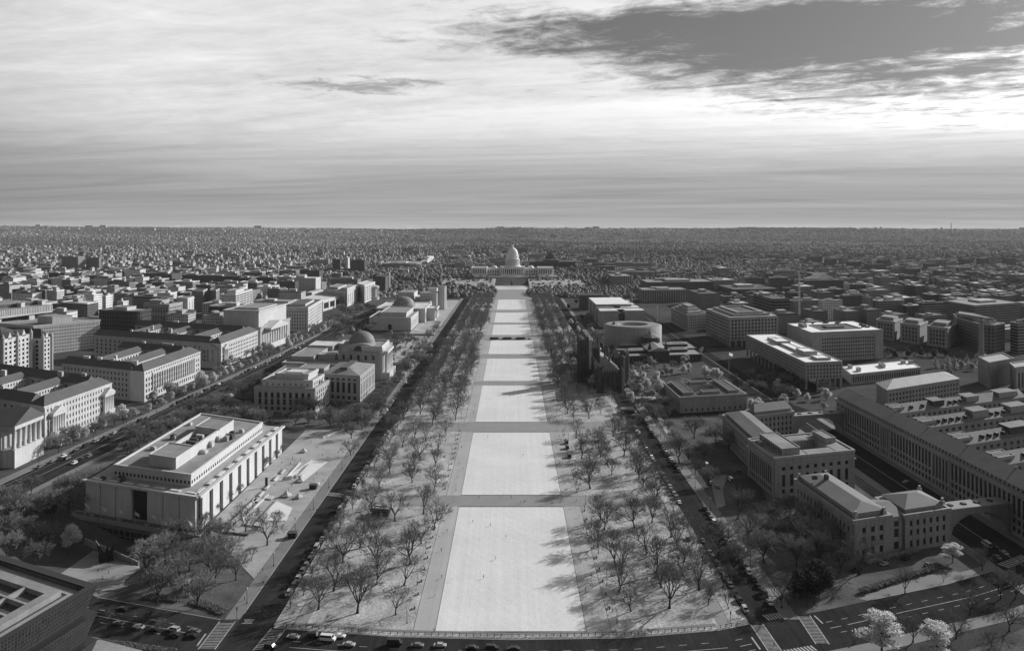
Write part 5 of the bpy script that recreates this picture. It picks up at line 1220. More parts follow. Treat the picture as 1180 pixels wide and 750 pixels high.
for side, lst, sg in (('left', LEFT_NEAR, -1), ('right', RIGHT_NEAR, 1)):
    rowsd = {0: [], 1: [], 2: []}
    for a, b, s in lst:
        x, y = G(a, b); k = 0 if abs(x) < 54 else 1 if abs(x) < 70 else 2; rowsd[k].append((x, y, s))
    for k, xx in enumerate((46, 61.5, 77)):
        y = 655.0 if k != 1 else 668
        y = max([p[1] for p in rowsd[k]] + [640]) + 14
        while y < 1735:
            if not any(a < y < c for a, c in ((1084, 1140), (1446, 1493))): rowsd[k].append((sg * xx + R.uniform(-2.5, 2.5), y + R.uniform(-4, 4), R.uniform(.85, 1.15)) if not (sg > 0 and k and 640 < y < 840) else (sg * xx - 4 * (k - 1), y, R.uniform(.45, .65)))
            y += (20 if y < 1000 else 18) * R.uniform(.8, 1.25)
        ys = sorted(p[1] for p in rowsd[k] if p[1] < 660)
        for a, c in zip([296] + ys, ys + [670]):
            if c - a > 27 and not 425 < (a + c) / 2 < 460 and not 592 < (a + c) / 2 < 628 and a > 297: rowsd[k].append((sg * xx + R.uniform(-5, 5), (a + c) / 2 + R.uniform(-3, 3), R.uniform(.75, 1.0)))
        put_row(side, ('beside the gravel walk', 'along the middle', 'beside the paved path')[k], rowsd[k])
ELMS.sort()
for y, x, s, lab, grp in ELMS[:292]: tree(E(), x, y, lab, grp, s, 'elm_tree')
def rest_of_elms():
    """the farthest elms of the rows, a few pixels each"""
    b = MB(); src = [me for k in ('lite0', 'lite1') for me in PROTO[k]][:2]; alt = list(PROTO['lite1'])
    for y, x, s, _, _ in ELMS[292:]:
        for me in (src if R.random() < .5 else alt):
            i0 = len(b.v); k = s; b.v.extend([(x + v.co.x * k, y + v.co.y * k, v.co.z * k) for v in me.vertices])
            for f in me.polygons: b.f.append(tuple(i0 + q for q in f.vertices)); b.m.append(0); b.uv.extend([(0, 0)] * len(f.vertices))
    if b.v: struct(b.build('far_trees', M_twig), 'stuff')
rest_of_elms()
# small street trees in the verges
for sg, side in ((-1, 'left'), (1, 'right')):
    y, i = 318.0, 0
    while y < 1080:
        sm = R.random() < .35
        tree('thin%d' % R.randrange(3) if sm else E(), sg * (88 + R.uniform(-1.5, 1.5)), y, 'thin young street tree in the verge by the %s drive, %s from the near street' % (side, nth(i)), 'young street trees by the %s drive' % side, R.uniform(.75, 1.1) if sm else R.uniform(.42, .66), 'street_tree'); i += 1; y += R.uniform(11, 19)
for sg, side in ((-1, 'left'), (1, 'right')):
    y, i = 470.0 if sg > 0 else 600.0, 0
    while y < 1250:
        if not (sg > 0 and 980 < y < 1030): tree(R.choice(['dense1', 'elm4', 'elm1']), sg * (115 + R.uniform(-2, 3)), y, 'bare tree on the outer pavement of the %s drive, %s from the near end' % (side, nth(i)), 'trees on the outer pavement of the %s drive' % side, R.uniform(.5, .8), 'street_tree'); i += 1
        y += R.uniform(15, 28)
def put(kind, px, py, label, s=1.0, group=None, name='bare_tree', base=True, zs=None):
    x, y, z = Gt(px, py); return tree(kind, x, y, label, group, s, name, zs=zs)
def many(kinds, pts, label, group, s=(.85, 1.1), name='bare_tree'):
    for i, (a, b) in enumerate(sorted(pts)):
        put(kinds[i % len(kinds)], a, b, label % nth(i), R.uniform(*s), group, name)
many(['dense0', 'dense1', 'elm2'], [(8, 645), (22, 622), (48, 632), (30, 600), (62, 612), (10, 600), (80, 600), (2, 625), (55, 590)], 'twiggy tree in the thicket left of the dark terrace, %s from the left edge', 'thicket left of the terrace', (.8, 1.05))
put('elm3', 41, 655, 'wide low bare tree beside the pale court, just behind the roof of the tiered museum', .85, None)
put('magnolia', 83, 634, 'bright pale leafy tree glowing in the sun at the corner of the dark terrace', .95, None, 'leafy_tree')
many(['thin0', 'thin2', 'thin1'], [(127, 716), (158, 722), (187, 728)], 'small pale bare tree in the median of the near street, %s from the left', 'median trees', (.5, .65), 'street_tree')
put('dark_round', 58, 612, 'round dark evergreen behind the bright pale leafy tree', .8, None, 'evergreen_tree')
many(['dense1', 'elm5', 'dense1', 'elm0'], [(181, 694), (228, 700), (205, 672), (168, 662), (190, 648), (248, 672), (262, 652), (232, 640), (218, 660), (272, 668), (255, 632), (240, 652), (198, 630)], 'large bare tree between the long museum and the near crossing, %s from the left', 'bare trees before the long museum', (.85, 1.1))
many(['elm1', 'thin1'], [(308, 628), (290, 646), (283, 612), (318, 606)], 'bare tree on the plaza edge beside the left drive, %s from the left', 'plaza trees', (.75, 1.0))
many(['dense1', 'dense1', 'dense0'], [(236, 607), (248, 592), (260, 580), (272, 570), (306, 540), (316, 530), (326, 522)], 'small upright tree against the sunlit slotted wall, %s from the near end', 'trees along the slotted wall', (.48, .62), 'street_tree')
many(['dense1', 'dense0', 'elm4'], [(150, 525), (165, 515), (172, 532), (182, 505), (196, 500), (205, 515), (215, 492), (232, 486), (244, 492), (256, 484), (150, 505), (188, 520), (226, 500), (265, 490)], 'grey twiggy tree in the belt behind the long museum, %s from the left', 'tree belt along the boulevard', (.75, 1.0))
many(['bloom0', 'bloom1', 'bloom2'], [(62, 517), (85, 512), (132, 490), (141, 483), (176, 464), (196, 456), (232, 444), (234, 447), (262, 424), (268, 420), (298, 408), (304, 404), (330, 392), (338, 394), (345, 391)], 'pale blossoming tree at the foot of the sunlit office walls, %s from the near end', 'blossoming trees along the boulevard', (1.0, 1.5), 'blossom_tree')
many(['dense1', 'bloom1', 'dense0'], [(76, 512), (98, 506), (110, 500), (120, 494), (188, 462), (206, 456), (250, 432), (256, 428), (276, 420), (284, 412), (316, 398)], 'grey green tree beside the pale blossom trees on the boulevard, %s from the near end', 'trees on the boulevard verge', (.55, .85))
many(['bloom1', 'bloom2'], [(266, 480), (272, 476), (262, 472), (270, 484)], 'tall pale poplar in the corner lawn before the stepped wing, %s from the left', 'poplars before the stepped wing', (1.2, 1.5), 'leafy_tree')
many(['dense2', 'bloom1', 'dense0'], [(296, 486), (312, 482), (330, 485), (345, 484), (362, 486), (310, 498), (300, 492), (282, 494), (378, 488), (390, 478), (402, 480), (412, 492)], 'tree in the dark yard in front of the stepped wing, %s from the left', 'yard trees before the stepped wing', (.6, .95))
many(['bloom0', 'bloom1'], [(303, 505), (313, 506)], 'bright blossoming tree at the far end of the long museum, %s from the left', 'blossom trees at the museum end', (.9, 1.1), 'blossom_tree')
many(['dense0', 'dense1', 'elm6', 'bloom1'], [(R.uniform(432, 505), R.uniform(392, 432)) for _ in range(34)], 'tree in the sculpture grove between the two domed museums, %s from the left', 'grove between the domed museums', (.75, 1.05))
many(['dense0', 'dense1'], [(R.uniform(385, 470), R.uniform(352, 384)) for _ in range(26)], 'tree in the grass wedge by the boulevard beyond the dome, %s from left', 'trees on the boulevard wedge', (.8, 1.1))
many(['dense0', 'elm2', 'dense1', 'elm5'], [(338 + k * 8.6 + R.uniform(-3, 3), 474 + R.uniform(0, 24)) for k in range(16)], 'tree in the belt between the long museum plaza and the stepped wing, %s from left', 'trees behind the plaza', (.75, 1.05))
many(['dense1', 'dense0', 'elm1'], [(R.uniform(6, 130), R.uniform(566, 600)) for _ in range(10)] + [(R.uniform(195, 300), R.uniform(476, 500)) for _ in range(12)], 'twiggy tree beside the long museum terrace or its rear belt, %s from the left', 'trees round the long museum', (.7, 1.0))
many(['bloom1', 'bloom0', 'bloom2'], [(R.uniform(430, 500), R.uniform(395, 440)) for _ in range(12)] + [(R.uniform(340, 480), R.uniform(350, 390)) for _ in range(14)], 'pale leafy tree between the domed museums and the boulevard, %s from the left', 'pale trees near the domed museums', (.8, 1.2), 'leafy_tree')
many(['bloom1', 'bloom0', 'bloom2'], [(R.uniform(640, 690), R.uniform(340, 400)) for _ in range(12)] + [(R.uniform(780, 815), R.uniform(385, 430)) for _ in range(10)] + [(R.uniform(880, 960), R.uniform(445, 475)) for _ in range(10)], 'pale leafy tree in the gaps around the drum museum and offices, %s from the left', 'pale trees round the drum museum', (.6, 1.1), 'leafy_tree')
many(['bloom1', 'bloom2', 'bloom0'], [(R.uniform(715, 800), R.uniform(416, 460)) for _ in range(34)], 'small pale tree or bush of the castle garden beds, %s from the left', 'garden trees', (.5, 1.0), 'garden_tree')
def line_trees(pts, lo, hi, gap, kinds, label, group, s, name='street_tree'):
    P = [Vector(p[:2]) for p in pts]; i = 0; carry = 0.0
    for a, c in zip(P, P[1:]):
        L = (c - a).length; u = (c - a) / L; n = Vector((u.y, -u.x)); d = carry
        while d < L:
            q = a + u * d + n * R.uniform(lo, hi)
            tree(R.choice(kinds), q.x, q.y, label % nth(i), group, R.uniform(*s), name); i += 1; d += gap * R.uniform(.7, 1.3)
        carry = d - L
line_trees(CN[2:7], 31, 50, 8.5, ['dense1', 'elm4', 'dense0'], 'grey bare tree lining the near side of the boulevard, %s from the left', 'trees lining the near side of the boulevard', (.6, .95))
line_trees(CN[6:11], 31, 42, 15, ['dense1', 'dense0'], 'bare tree on the near boulevard pavement beyond the stepped wing, %s from the left', 'trees by the boulevard beyond the stepped wing', (.6, .8))
line_trees(CN[2:10], -13, -6, 19, ['bloom0', 'bloom1', 'dense1'], 'small tree on the far boulevard pavement before the offices, %s from the left', 'trees on the far boulevard pavement', (.7, 1.1))
# right side
many(['elm2', 'dense1', 'dense0', 'elm0'], [(782.7, 533), (810.7, 530), (840, 520), (826, 512), (800, 505), (880, 648), (866, 628), (905, 632), (918, 652), (930, 636), (945, 652), (955, 632), (894, 612), (910, 604), (968, 660), (990, 662), (938, 618), (850, 598), (828, 640), (845, 660)], 'large bare tree on the shaded grounds of the right hand offices, %s from the left', 'bare trees before the hipped office', (.85, 1.15))
many(['elm1', 'elm6', 'elm3', 'thin2'], [(1087, 671), (1043, 684), (1132, 657), (1118, 709), (1153, 690), (1163, 727), (1102, 735), (1052, 740), (1170, 690), (1180, 705), (1143, 745), (901, 700)], 'bare tree with long shadow on the near right corner lawns, %s from the left', 'bare trees on the near right corner', (.6, .85))
put('layered0', 1016, 752, 'large pale tree with layered sprays at the bottom edge right of the crossing', 1.0, None, 'leafy_tree')
put('layered1', 1080, 754, 'smaller pale layered tree leaning at the bottom edge, right of the large pale one', .75, None, 'leafy_tree')
put('layered1', 1098, 648, 'tree with one pale sunlit top in front of the near hipped office', .62, None, 'leafy_tree')
many(['bush1', 'dark_round'], [(912, 684), (922, 690), (934, 690), (944, 684), (926, 678), (938, 674)], 'dark rounded evergreen shrub in the near right corner bed, %s from the left', 'evergreen shrubs in the corner bed', (.9, 1.4), 'shrub')
many(['bloom0', 'bloom1', 'bloom0'], [(727, 462), (738, 452), (746, 448), (752, 458), (760, 452), (764, 459), (724, 446), (731, 438), (684, 447), (741, 440), (757, 440)], 'pale blossoming tree in the castle garden, %s from the left', 'blossom trees in the castle garden', (.9, 1.3), 'blossom_tree')
many(['dense1', 'bloom1'], [(728, 426), (736, 427), (745, 425), (755, 426), (766, 425), (776, 424), (786, 422), (722, 428)], 'round grey tree in the clipped row along the garden hall, %s from the left', 'row of round trees along the garden hall', (.6, .75))
many(['bloom0'], [(813, 435), (822, 436), (827, 437)], 'bright leafy tree at the street corner by the court museum, %s from the left', 'bright trees at the avenue corner', (1.1, 1.3), 'leafy_tree')
many(['bloom0'], [(866, 472), (871, 473), (874, 471)], 'small bright tree between the court museum and the far hipped wing, %s from the left', 'bright trees by the far hipped wing', (.8, 1.0), 'leafy_tree')
many(['dense0', 'dense2', 'dense1'], [(R.uniform(838, 935), R.uniform(428, 462)) for _ in range(30)], 'grey tree on the mall strip before the stilt office, %s from the left', 'trees before the stilt office', (.6, .85))
many(['fir0', 'bloom1'], [(1078, 424), (1086, 428), (1092, 422), (1100, 426), (1108, 424), (1114, 421), (1120, 427), (1124, 423), (1096, 432)], 'bushy pale conifer in the cluster below the pylon, %s from the left', 'conifers below the pylon', (.7, 1.1), 'conifer')
many(['dark_round', 'dense2'], [(1016 + k * 7.5, 410 + (k % 3)) for k in range(11)], 'dark tree in the hedge-like row below the matching offices, %s from the left', 'dark trees below the matching offices', (.65, .8))
many(['bloom1', 'dense0', 'dark_round'], [(664, 350), (655, 356), (670, 368), (676, 398), (668, 408), (660, 420), (650, 431), (712, 392), (700, 384), (684, 378), (668, 440), (658, 445), (692, 402), (646, 415)], 'tree between the right tree lawn and the glazed museum, %s from the left', 'trees around the drum museum', (.7, 1.05))
many(['dense0', 'dense1'], [(R.uniform(690, 780), R.uniform(462, 505)) for _ in range(7)] + [(850, 505), (838, 495)], 'bare tree on the path lawns before the court museum, %s from the left', 'bare trees before the court museum', (.6, .9))
# clipped hedges and shrub lines on the right
def hedge(name, label, pts, w, h, m=M_hedge):
    b = MB(); q = random.Random(len(label))
    P = [Vector(Gt(*p)[:2]) for p in pts]
    for a, c in zip(P, P[1:]):
        L = (c - a).length
        for k in range(int(L * w * 26)):
            t = q.random(); p = a.lerp(c, t) + Vector((q.uniform(-w, w) / 2, q.uniform(-w, w) / 2)); z = q.random() ** .5 * h; s = q.uniform(.2, .42)
            u = Vector((q.gauss(0, 1), q.gauss(0, 1), q.gauss(0, 1))).normalized(); v = u.cross(Vector((q.gauss(0, 1), q.gauss(0, 1), q.gauss(0, 1)))).normalized(); o = Vector((p.x, p.y, z + ground_z(p.x, p.y)))
            b.face([o - u * s, o - v * s, o + u * s, o + v * s])
    x, y = P[0]; return tag(b.build(name, m, None, False, (x, y, 0)), label, 'hedge')
hedge('hedge', 'long grey hedge along the shaded lawn by the near right street', [(992, 684), (1020, 674), (1050, 665), (1085, 655)], 2.6, 1.8)
hedge('hedge', 'clipped hedge at the foot of the near hipped office', [(1000, 651), (1025, 644), (1058, 636)], 2.0, 2.2, M_leafy)
hedge('hedge', 'low hedge on the corner lawn left of the near crossing', [(222, 694), (245, 700), (258, 706)], 4, 1.0)
hedge('hedge', 'loose shrub bed beside the small car park left of the near crossing', [(168, 688), (190, 690), (205, 692)], 4, 1.0)
hedge('hedge', 'low dark planting on the plaza below the near street lamps', [(112, 741), (150, 745), (200, 752)], 3, 1.0)

# ================================================================ CARS
M_car = {k: mat('car_paint_' + k, v, .35, .05, .5, .5) for k, v in (('black', .02), ('grey', .16), ('silver', .42), ('white', .78))}
M_tyre = mat('tyre', .02, .9); M_lamp = mat('headlamp_glass', .7, .2)
def car_parts(kind):
    L, W, Hh = {'car': (4.6, 1.82, 1.45), 'suv': (4.8, 1.95, 1.8), 'van': (5.6, 2.05, 2.4), 'bus': (11.5, 2.6, 3.2)}[kind]
    prof = {'car': [(-.5, .28), (-.5, .55), (-.47, .62), (-.30, .66), (-.16, 1), (.20, 1), (.36, .68), (.5, .62), (.5, .28)],
            'suv': [(-.5, .25), (-.5, .55), (-.29, .60), (-.17, 1), (.44, 1), (.49, .62), (.5, .25)],
            'van': [(-.5, .2), (-.5, .48), (-.38, .55), (-.28, 1), (.5, 1), (.5, .2)], 'bus': [(-.5, .12), (-.5, 1), (.5, 1), (.5, .12)]}[kind]
    b = MB(); hw = W / 2; P = [(x * L, z * Hh) for x, z in prof]; n = len(P)
    ins = lambda z: hw if z < .7 * Hh or kind == 'bus' else hw * .86
    for (x0, z0), (x1, z1) in zip(P, P[1:] + P[:1]):
        b.face([(-ins(z0), x0, z0), (ins(z0), x0, z0), (ins(z1), x1, z1), (-ins(z1), x1, z1)])
    b.face([(ins(z), x, z) for x, z in P]); b.face([(-ins(z), x, z) for x, z in reversed(P)])
    g = MB(); e = .012
    zl, zh = (.66, .95) if kind != 'bus' else (.5, .85)
    tops = [p for p in P if p[1] > .9 * Hh]; x0, x1 = min(t[0] for t in tops), max(t[0] for t in tops)
    dx = .10 * L if kind in ('car', 'suv') else .02 * L
    for s in (-1, 1):
        g.face([(s * (hw + e) * .985, x0 - dx * .8, zl * Hh), (s * (hw + e) * .985, x1 + dx * .6, zl * Hh), (s * (hw * .87 + e if kind != 'bus' else hw + e), x1 - .1, zh * Hh), (s * (hw * .87 + e if kind != 'bus' else hw + e), x0 + .1, zh * Hh)])
    for (xa, za), (xb, zb) in zip(P, P[1:]):
        if abs(zb - za) > .2 * Hh and max(za, zb) > .9 * Hh:
            p = lambda t, z: (xa + (xb - xa) * t, za + (zb - za) * t)
            (u0, w0), (u1, w1) = p(.12 if kind != 'bus' else .4, 0), p(.9, 0); o = -.03 if xa < 0 else .03
            g.face([(-hw * .84, u0 + o, w0), (hw * .84, u0 + o, w0), (hw * .8, u1 + o, w1), (-hw * .8, u1 + o, w1)])
    lam = MB()
    for s in (-1, 1): lam.box(s * hw * .72 - .18, s * hw * .72 + .18, -L / 2 - .03, -L / 2 + .02, .42 * Hh * .9, .5 * Hh * .95)
    wh = MB(); r = .33 if kind != 'bus' else .5
    ps = []
    for s in (-1, 1):
        for y in (-.31, .31):
            w = MB(); w.tube((s * (hw - .2), y * L, r), (s * (hw + .02), y * L, r), r, r, 10, 0, True); ps.append(w)
    return b, g, lam, ps
CARM = {}
def car_meshes(kind, col):
    k = (kind, col)
    if k not in CARM:
        b, g, lam, ps = car_parts(kind); out = []
        for nm, mb, m in [('body', b, M_car[col]), ('window', g, M_pane)] + [('wheel', w, M_tyre) for w in ps]:
            o = mb.build(nm, m); out.append((nm, o.data)); bpy.data.objects.remove(o)
        CARM[k] = out
    return CARM[k]
WORD = {'black': 'black', 'grey': 'grey', 'silver': 'silver', 'white': 'white'}
def car(x, y, rz, label, group, kind='car', col='grey', z=.06):
    t = thing({'car': 'car', 'suv': 'car', 'van': 'van', 'bus': 'bus'}[kind], label, {'car': 'car', 'suv': 'car', 'van': 'van', 'bus': 'bus'}[kind], (x, y, z + ground_z(x, y)), group, rz)
    for nm, me in car_meshes(kind, col)[:None if y < 520 else 2]:
        o = bpy.data.objects.new(nm, me); COL.objects.link(o); o.parent = t
    return t
CC = ['black', 'black', 'black', 'grey', 'grey', 'silver', 'white']
KD = ['car', 'car', 'suv', 'suv', 'van']
def park(pts_fn, y0, y1, where, group, gap=6.1, p=.85, rz=0.0):
    i = 0; y = y0
    while y < y1:
        if R.random() < p:
            x, yy = pts_fn(y); c = R.choice(CC); k = R.choice(KD[:4]) if R.random() < .93 else 'van'
            car(x, yy, rz + R.uniform(-.03, .03), '%s parked %s, %s from the near end, %s' % (WORD[c], 'van' if k == 'van' else 'car', nth(i), where), group, k, c); i += 1
        y += gap * R.uniform(.95, 1.25)
park(lambda y: (104.6, y), 322, 430, 'outer kerb of the right drive', 'cars parked on the right drive')
park(lambda y: (104.6, y), 498, 640, 'outer right kerb past the lot', 'cars parked on the far right drive')
park(lambda y: (92.8, y), 316, 392, 'inner kerb of the right drive', 'cars parked on the inner right kerb', p=.9)
park(lambda y: (92.8, y), 440, 620, 'inner right kerb past the cross path', 'cars parked on the inner right kerb', p=.85)
park(lambda y: (-92.8, y), 330, 600, 'inner kerb of the left drive', 'cars parked on the inner left kerb', p=.85)
park(lambda y: (-104.8, y), 650, 860, 'left kerb by the domed museum', 'cars parked by the domed museum', p=.8)
def onroad(pts, label, group, kinds=KD, cols=CC):
    for i, (a, b, ang) in enumerate(pts):
        x, y = G(a, b); c = R.choice(cols); k = R.choice(kinds)
        car(x, y, ang, label % (WORD[c], 'van' if k == 'van' else 'bus' if k == 'bus' else 'car', nth(i)), group, k, c)
def along(line, ts, off, label, group, rz=0, **kw):
    P = [Vector(p[:2]) for p in line]; seg = [(a, b, (b - a).length) for a, b in zip(P, P[1:])]; tot = sum(s[2] for s in seg)
    for i, t in enumerate(sorted(ts)):
        d = t * tot
        for a, b, L in seg:
            if d <= L: break
            d -= L
        u = (b - a) / L; n = Vector((u.y, -u.x)); p = a + u * d + n * off; c = kw.get('col') or R.choice(CC); k = kw.get('kind') or R.choice(KD)
        car(p.x, p.y, math.atan2(-u.x, u.y) + rz, label % (WORD[c], 'van' if k == 'van' else k if k == 'bus' else 'car', nth(i)), group, k, c)
CL = CN[1:9]
along(CL, [.02 + .019 * i for i in range(12)] + [.30 + .012 * i for i in range(14)] + [.52 + .014 * i for i in range(26) if i % 4], 1.6, '%s %s parked along the far kerb of the boulevard, %s from the left', 'cars parked on the far boulevard kerb')
along(CL, [.05, .13, .33, .41, .62, .70, .81], 7.5, '%s %s driving on the boulevard lanes nearest the offices, %s from the left', 'cars on the far boulevard lanes', math.pi)
along(CL, [.035, .047, .06, .17, .19, .47, .58, .75], 18.5, '%s %s driving on the near boulevard lanes, %s from the left', 'cars on the near boulevard lanes')
along(CL, [.235], 20, '%s %s on the boulevard behind the long museum roof, %s in its lane', None, 0, kind='bus', col='silver')
# near street traffic (points on the photograph)
def street_cars(lst):
    U = [Vector(p[:2]) for p in UPW]
    for px, py, kind, col, flip, lab in lst:
        x, y, z = Gt(px, py); v = Vector((x, y)); a, b = min(zip(U, U[1:]), key=lambda s: ((s[0] + s[1]) / 2 - v).length); u = (b - a).normalized()
        car(x, y, math.atan2(-u.x, u.y) + (math.pi if flip else 0), lab, 'traffic on the near street', kind, col)
street_cars([(141, 703, 'car', 'black', 0, 'black car in the upper lane right of the tiered museum'), (137, 719.5, 'car', 'grey', 0, 'leftmost grey car waiting right of the tiered museum'), (160, 723.5, 'car', 'white', 0, 'white car waiting between two dark ones near the tiered museum'), (178, 727, 'car', 'black', 0, 'black car waiting right behind the stop line queue white car'),
    (200, 727, 'suv', 'silver', 0, 'silver car in the waiting queue beside a black one'), (202, 733, 'car', 'black', 0, 'black car nearest the kerb in the waiting queue'), (222, 734, 'car', 'black', 0, 'black car first at the left stop line'), (224, 728.5, 'car', 'grey', 0, 'grey car first at the left stop line, upper lane'),
    (338, 735, 'car', 'silver', 1, 'silver car first right of the left crossing'), (362, 734, 'suv', 'black', 1, 'black car behind the silver one near the left crossing'), (378, 738, 'van', 'white', 1, 'white van beside the near fence'), (391, 734, 'car', 'white', 1, 'white car right of the white van'), (402, 744, 'car', 'silver', 1, 'silver car in the lower lane below the white van'), (312, 747, 'suv', 'black', 1, 'black car turning at the bottom edge by the left crossing'),
    (455, 743, 'van', 'black', 1, 'black van on the near street below the gravel walk'), (481, 745, 'car', 'grey', 1, 'grey car on the near street below the gravel walk'), (507, 745, 'car', 'silver', 1, 'silver car on the near street below the lawn edge'), (544, 748, 'car', 'black', 1, 'black car at the bottom edge left of the middle'), (567, 748, 'suv', 'black', 1, 'second black car at the bottom edge below the lawn'), (592, 749, 'car', 'black', 1, 'third black car at the bottom edge below the lawn')])
for px, py, k, c, lab in ((216, 677, 'van', 'white', 'white van in the small car park among the bare trees'), (203, 672, 'car', 'silver', 'silver car in the small car park among the bare trees'), (222, 663, 'car', 'black', 'black car in the small car park among the bare trees'),
        (819, 557, 'car', 'silver', 'silver car at the far end of the dark car park'), (827, 562, 'car', 'grey', 'grey car parked in the dark car park'), (849, 573.5, 'car', 'silver', 'silver car at the near end of the dark car park'), (842, 554, 'van', 'white', 'white van beside the dark car park'), (852, 545, 'suv', 'black', 'black car under the pilastered wall by the dark car park'),
        (1019, 651, 'car', 'silver', 'silver car on the shaded forecourt of the near hipped office'), (1044, 645, 'suv', 'black', 'black car on the shaded forecourt of the near hipped office'), (987, 658, 'suv', 'black', 'black car left on the shaded forecourt by the evergreen bed'), (1069, 652, 'car', 'grey', 'grey car on the shaded forecourt nearest the avenue'),
        (1137, 629, 'van', 'white', 'white van on the right avenue before the crossing'), (1146, 631, 'suv', 'black', 'black car on the right avenue beside the white van'), (1157, 638, 'car', 'silver', 'silver car first at the right avenue crossing'), (1149, 643, 'car', 'grey', 'grey car by the kerb at the right avenue crossing'), (1136, 625, 'car', 'grey', 'grey car behind the white van on the right avenue'), (1044, 556, 'car', 'silver', 'silver car alone on the right avenue between the offices'), (946, 500, 'car', 'black', 'black car on the right avenue near the far footbridge'),
        (793, 622, 'car', 'black', 'black car driving on the right drive past the parked row'), (362, 562, 'car', 'black', 'black car crossing the left drive at the striped crossing'), (366, 559, 'car', 'white', 'white car on the left drive at the striped crossing')):
    x, y, z = Gt(px, py); car(x, y, R.choice([0.05, math.pi]) if px < 900 or px > 1100 else R.uniform(-1.2, -1), lab, None, k, c)
# buses and cars waiting across the lawn on the far cross street
for i in range(9):
    car(-25 + i * 6.1, 1092, math.pi / 2, 'dark coach %s from left on the street crossing the lawn halfway out' % nth(i), 'coaches on the far cross street', 'bus', 'black') if i % 3 == 0 else car(-25 + i * 6.1, 1092 + i % 2 * 3, math.pi / 2, 'dark car %s from left on the street crossing the lawn halfway out' % nth(i), 'cars on the far cross street', 'suv', 'black')
# ================================================================ PEOPLE
def person_mesh(name, pose):
    me = bpy.data.meshes.new(name)
    if pose == 'stand': J = [(0, 0, .95), (0, 0, 1.2), (0, 0, 1.42), (0, 0, 1.53), (0, .02, 1.70), (.10, 0, .90), (.11, .02, .5), (.11, 0, .06), (.11, -.14, .03), (-.10, 0, .90), (-.11, .02, .5), (-.11, 0, .06), (-.11, -.14, .03), (.2, 0, 1.40), (.27, .03, 1.13), (.27, -.05, .87), (-.2, 0, 1.40), (-.27, .03, 1.13), (-.27, -.05, .87)]
    else: J = [(0, 0, .93), (0, -.02, 1.2), (0, -.04, 1.42), (0, -.05, 1.53), (0, -.06, 1.70), (.10, 0, .90), (.11, -.20, .52), (.11, -.28, .08), (.11, -.42, .07), (-.10, 0, .90), (-.11, .08, .5), (-.11, .34, .12), (-.11, .24, .02), (.2, -.03, 1.40), (.26, .14, 1.15), (.25, .10, .90), (-.2, -.03, 1.40), (-.26, -.14, 1.16), (-.24, -.34, 1.0)]
    E_ = [(0, 1), (1, 2), (2, 3), (3, 4), (0, 5), (5, 6), (6, 7), (7, 8), (0, 9), (9, 10), (10, 11), (11, 12), (2, 13), (13, 14), (14, 15), (2, 16), (16, 17), (17, 18)]
    r = [.15, .15, .16, .06, .11, .11, .075, .05, .04, .11, .075, .05, .04, .07, .05, .035, .07, .05, .035]
    me.from_pydata(J, E_, []); o = bpy.data.objects.new(name, me); COL.objects.link(o)
    m = o.modifiers.new('skin', 'SKIN'); m.use_smooth_shade = True
    for i, v in enumerate(me.skin_vertices[0].data): v.radius = (r[i], r[i] * .8); v.use_root = i == 0
    o.modifiers.new('sub', 'SUBSURF').levels = 1
    bpy.context.view_layer.update(); dg = bpy.context.evaluated_depsgraph_get()
    out = bpy.data.meshes.new_from_object(o.evaluated_get(dg)); bpy.data.objects.remove(o); return out
M_cloth = [mat('cloth_dark', .03), mat('cloth_grey', .15), mat('cloth_pale', .5)]
PM = [person_mesh('person', 'stand'), person_mesh('person', 'walk')]
PMM = []
for p in PM:
    for m in M_cloth: c = p.copy(); c.materials.append(m); PMM.append((c, ('dark', 'grey', 'pale')[M_cloth.index(m)], 'standing' if p is PM[0] else 'walking'))
def person(x, y, where, group=None):
    me, tone, act = R.choice(PMM); o = bpy.data.objects.new('person', me); COL.objects.link(o); o.location = (x, y, ground_z(x, y) + .1); o.rotation_euler = (0, 0, R.uniform(0, 6.28)); k = R.uniform(.94, 1.06); o.scale = (k, k, k)
    return tag(o, 'person in %s clothes %s %s' % (tone, act, where), 'person', group)
for i, (px, py, w) in enumerate([(892, 745, 'on the left rungs of the near right crossing'), (951, 741, 'at the kerb end of the right hand crossing'), (908, 699, 'on the corner by the right drive'), (983, 743, 'on the pavement below the right crossing'), (986, 741, 'second on the pavement below the right crossing'), (938, 697, 'beside the small tree on the right corner'),
        (663, 647, 'leftmost of the group on the right gravel walk'), (667, 647.5, 'second of the group on the right gravel walk'), (670, 648, 'third of the group on the right gravel walk'), (706, 706, 'by the lamp at the right gravel walk'), (709, 703, 'second by the lamp at the right gravel walk'), (695, 661, 'near the tree edge of the right walk'), (690, 640, 'at the bench line of the right walk'), (685, 625, 'at the bench line further up the right walk'), (679, 605, 'under the elms beside the right walk'), (684, 612, 'second under the elms beside the right walk'),
        (488, 654, 'at the edge of the left gravel walk'), (486, 660, 'second at the edge of the left gravel walk'), (304, 711, 'at the left drive corner'), (309, 713, 'second at the left drive corner'), (349, 712, 'by the post at the left corner'), (125, 662, 'on the pale court left of the terrace'), (118, 667, 'on the pale court beside the dark sculpture shadow'), (113, 660, 'strolling on the pale court'), (82, 640, 'on the path to the terrace'), (75, 642, 'second on the path to the terrace'), (316, 560, 'on the long plaza beside the ramp'), (307, 565, 'on the plaza by the signboard'), (340, 600, 'by the left drive kerb'), (325, 631, 'by the left drive planter'), (365, 590, 'on the left drive verge'), (500, 728, 'by the fence below the left walk'), (600, 457, 'on the third lawn panel'), (583, 620, 'on the big near lawn')]):
    x, y, z = Gt(px, py); person(x, y, w)
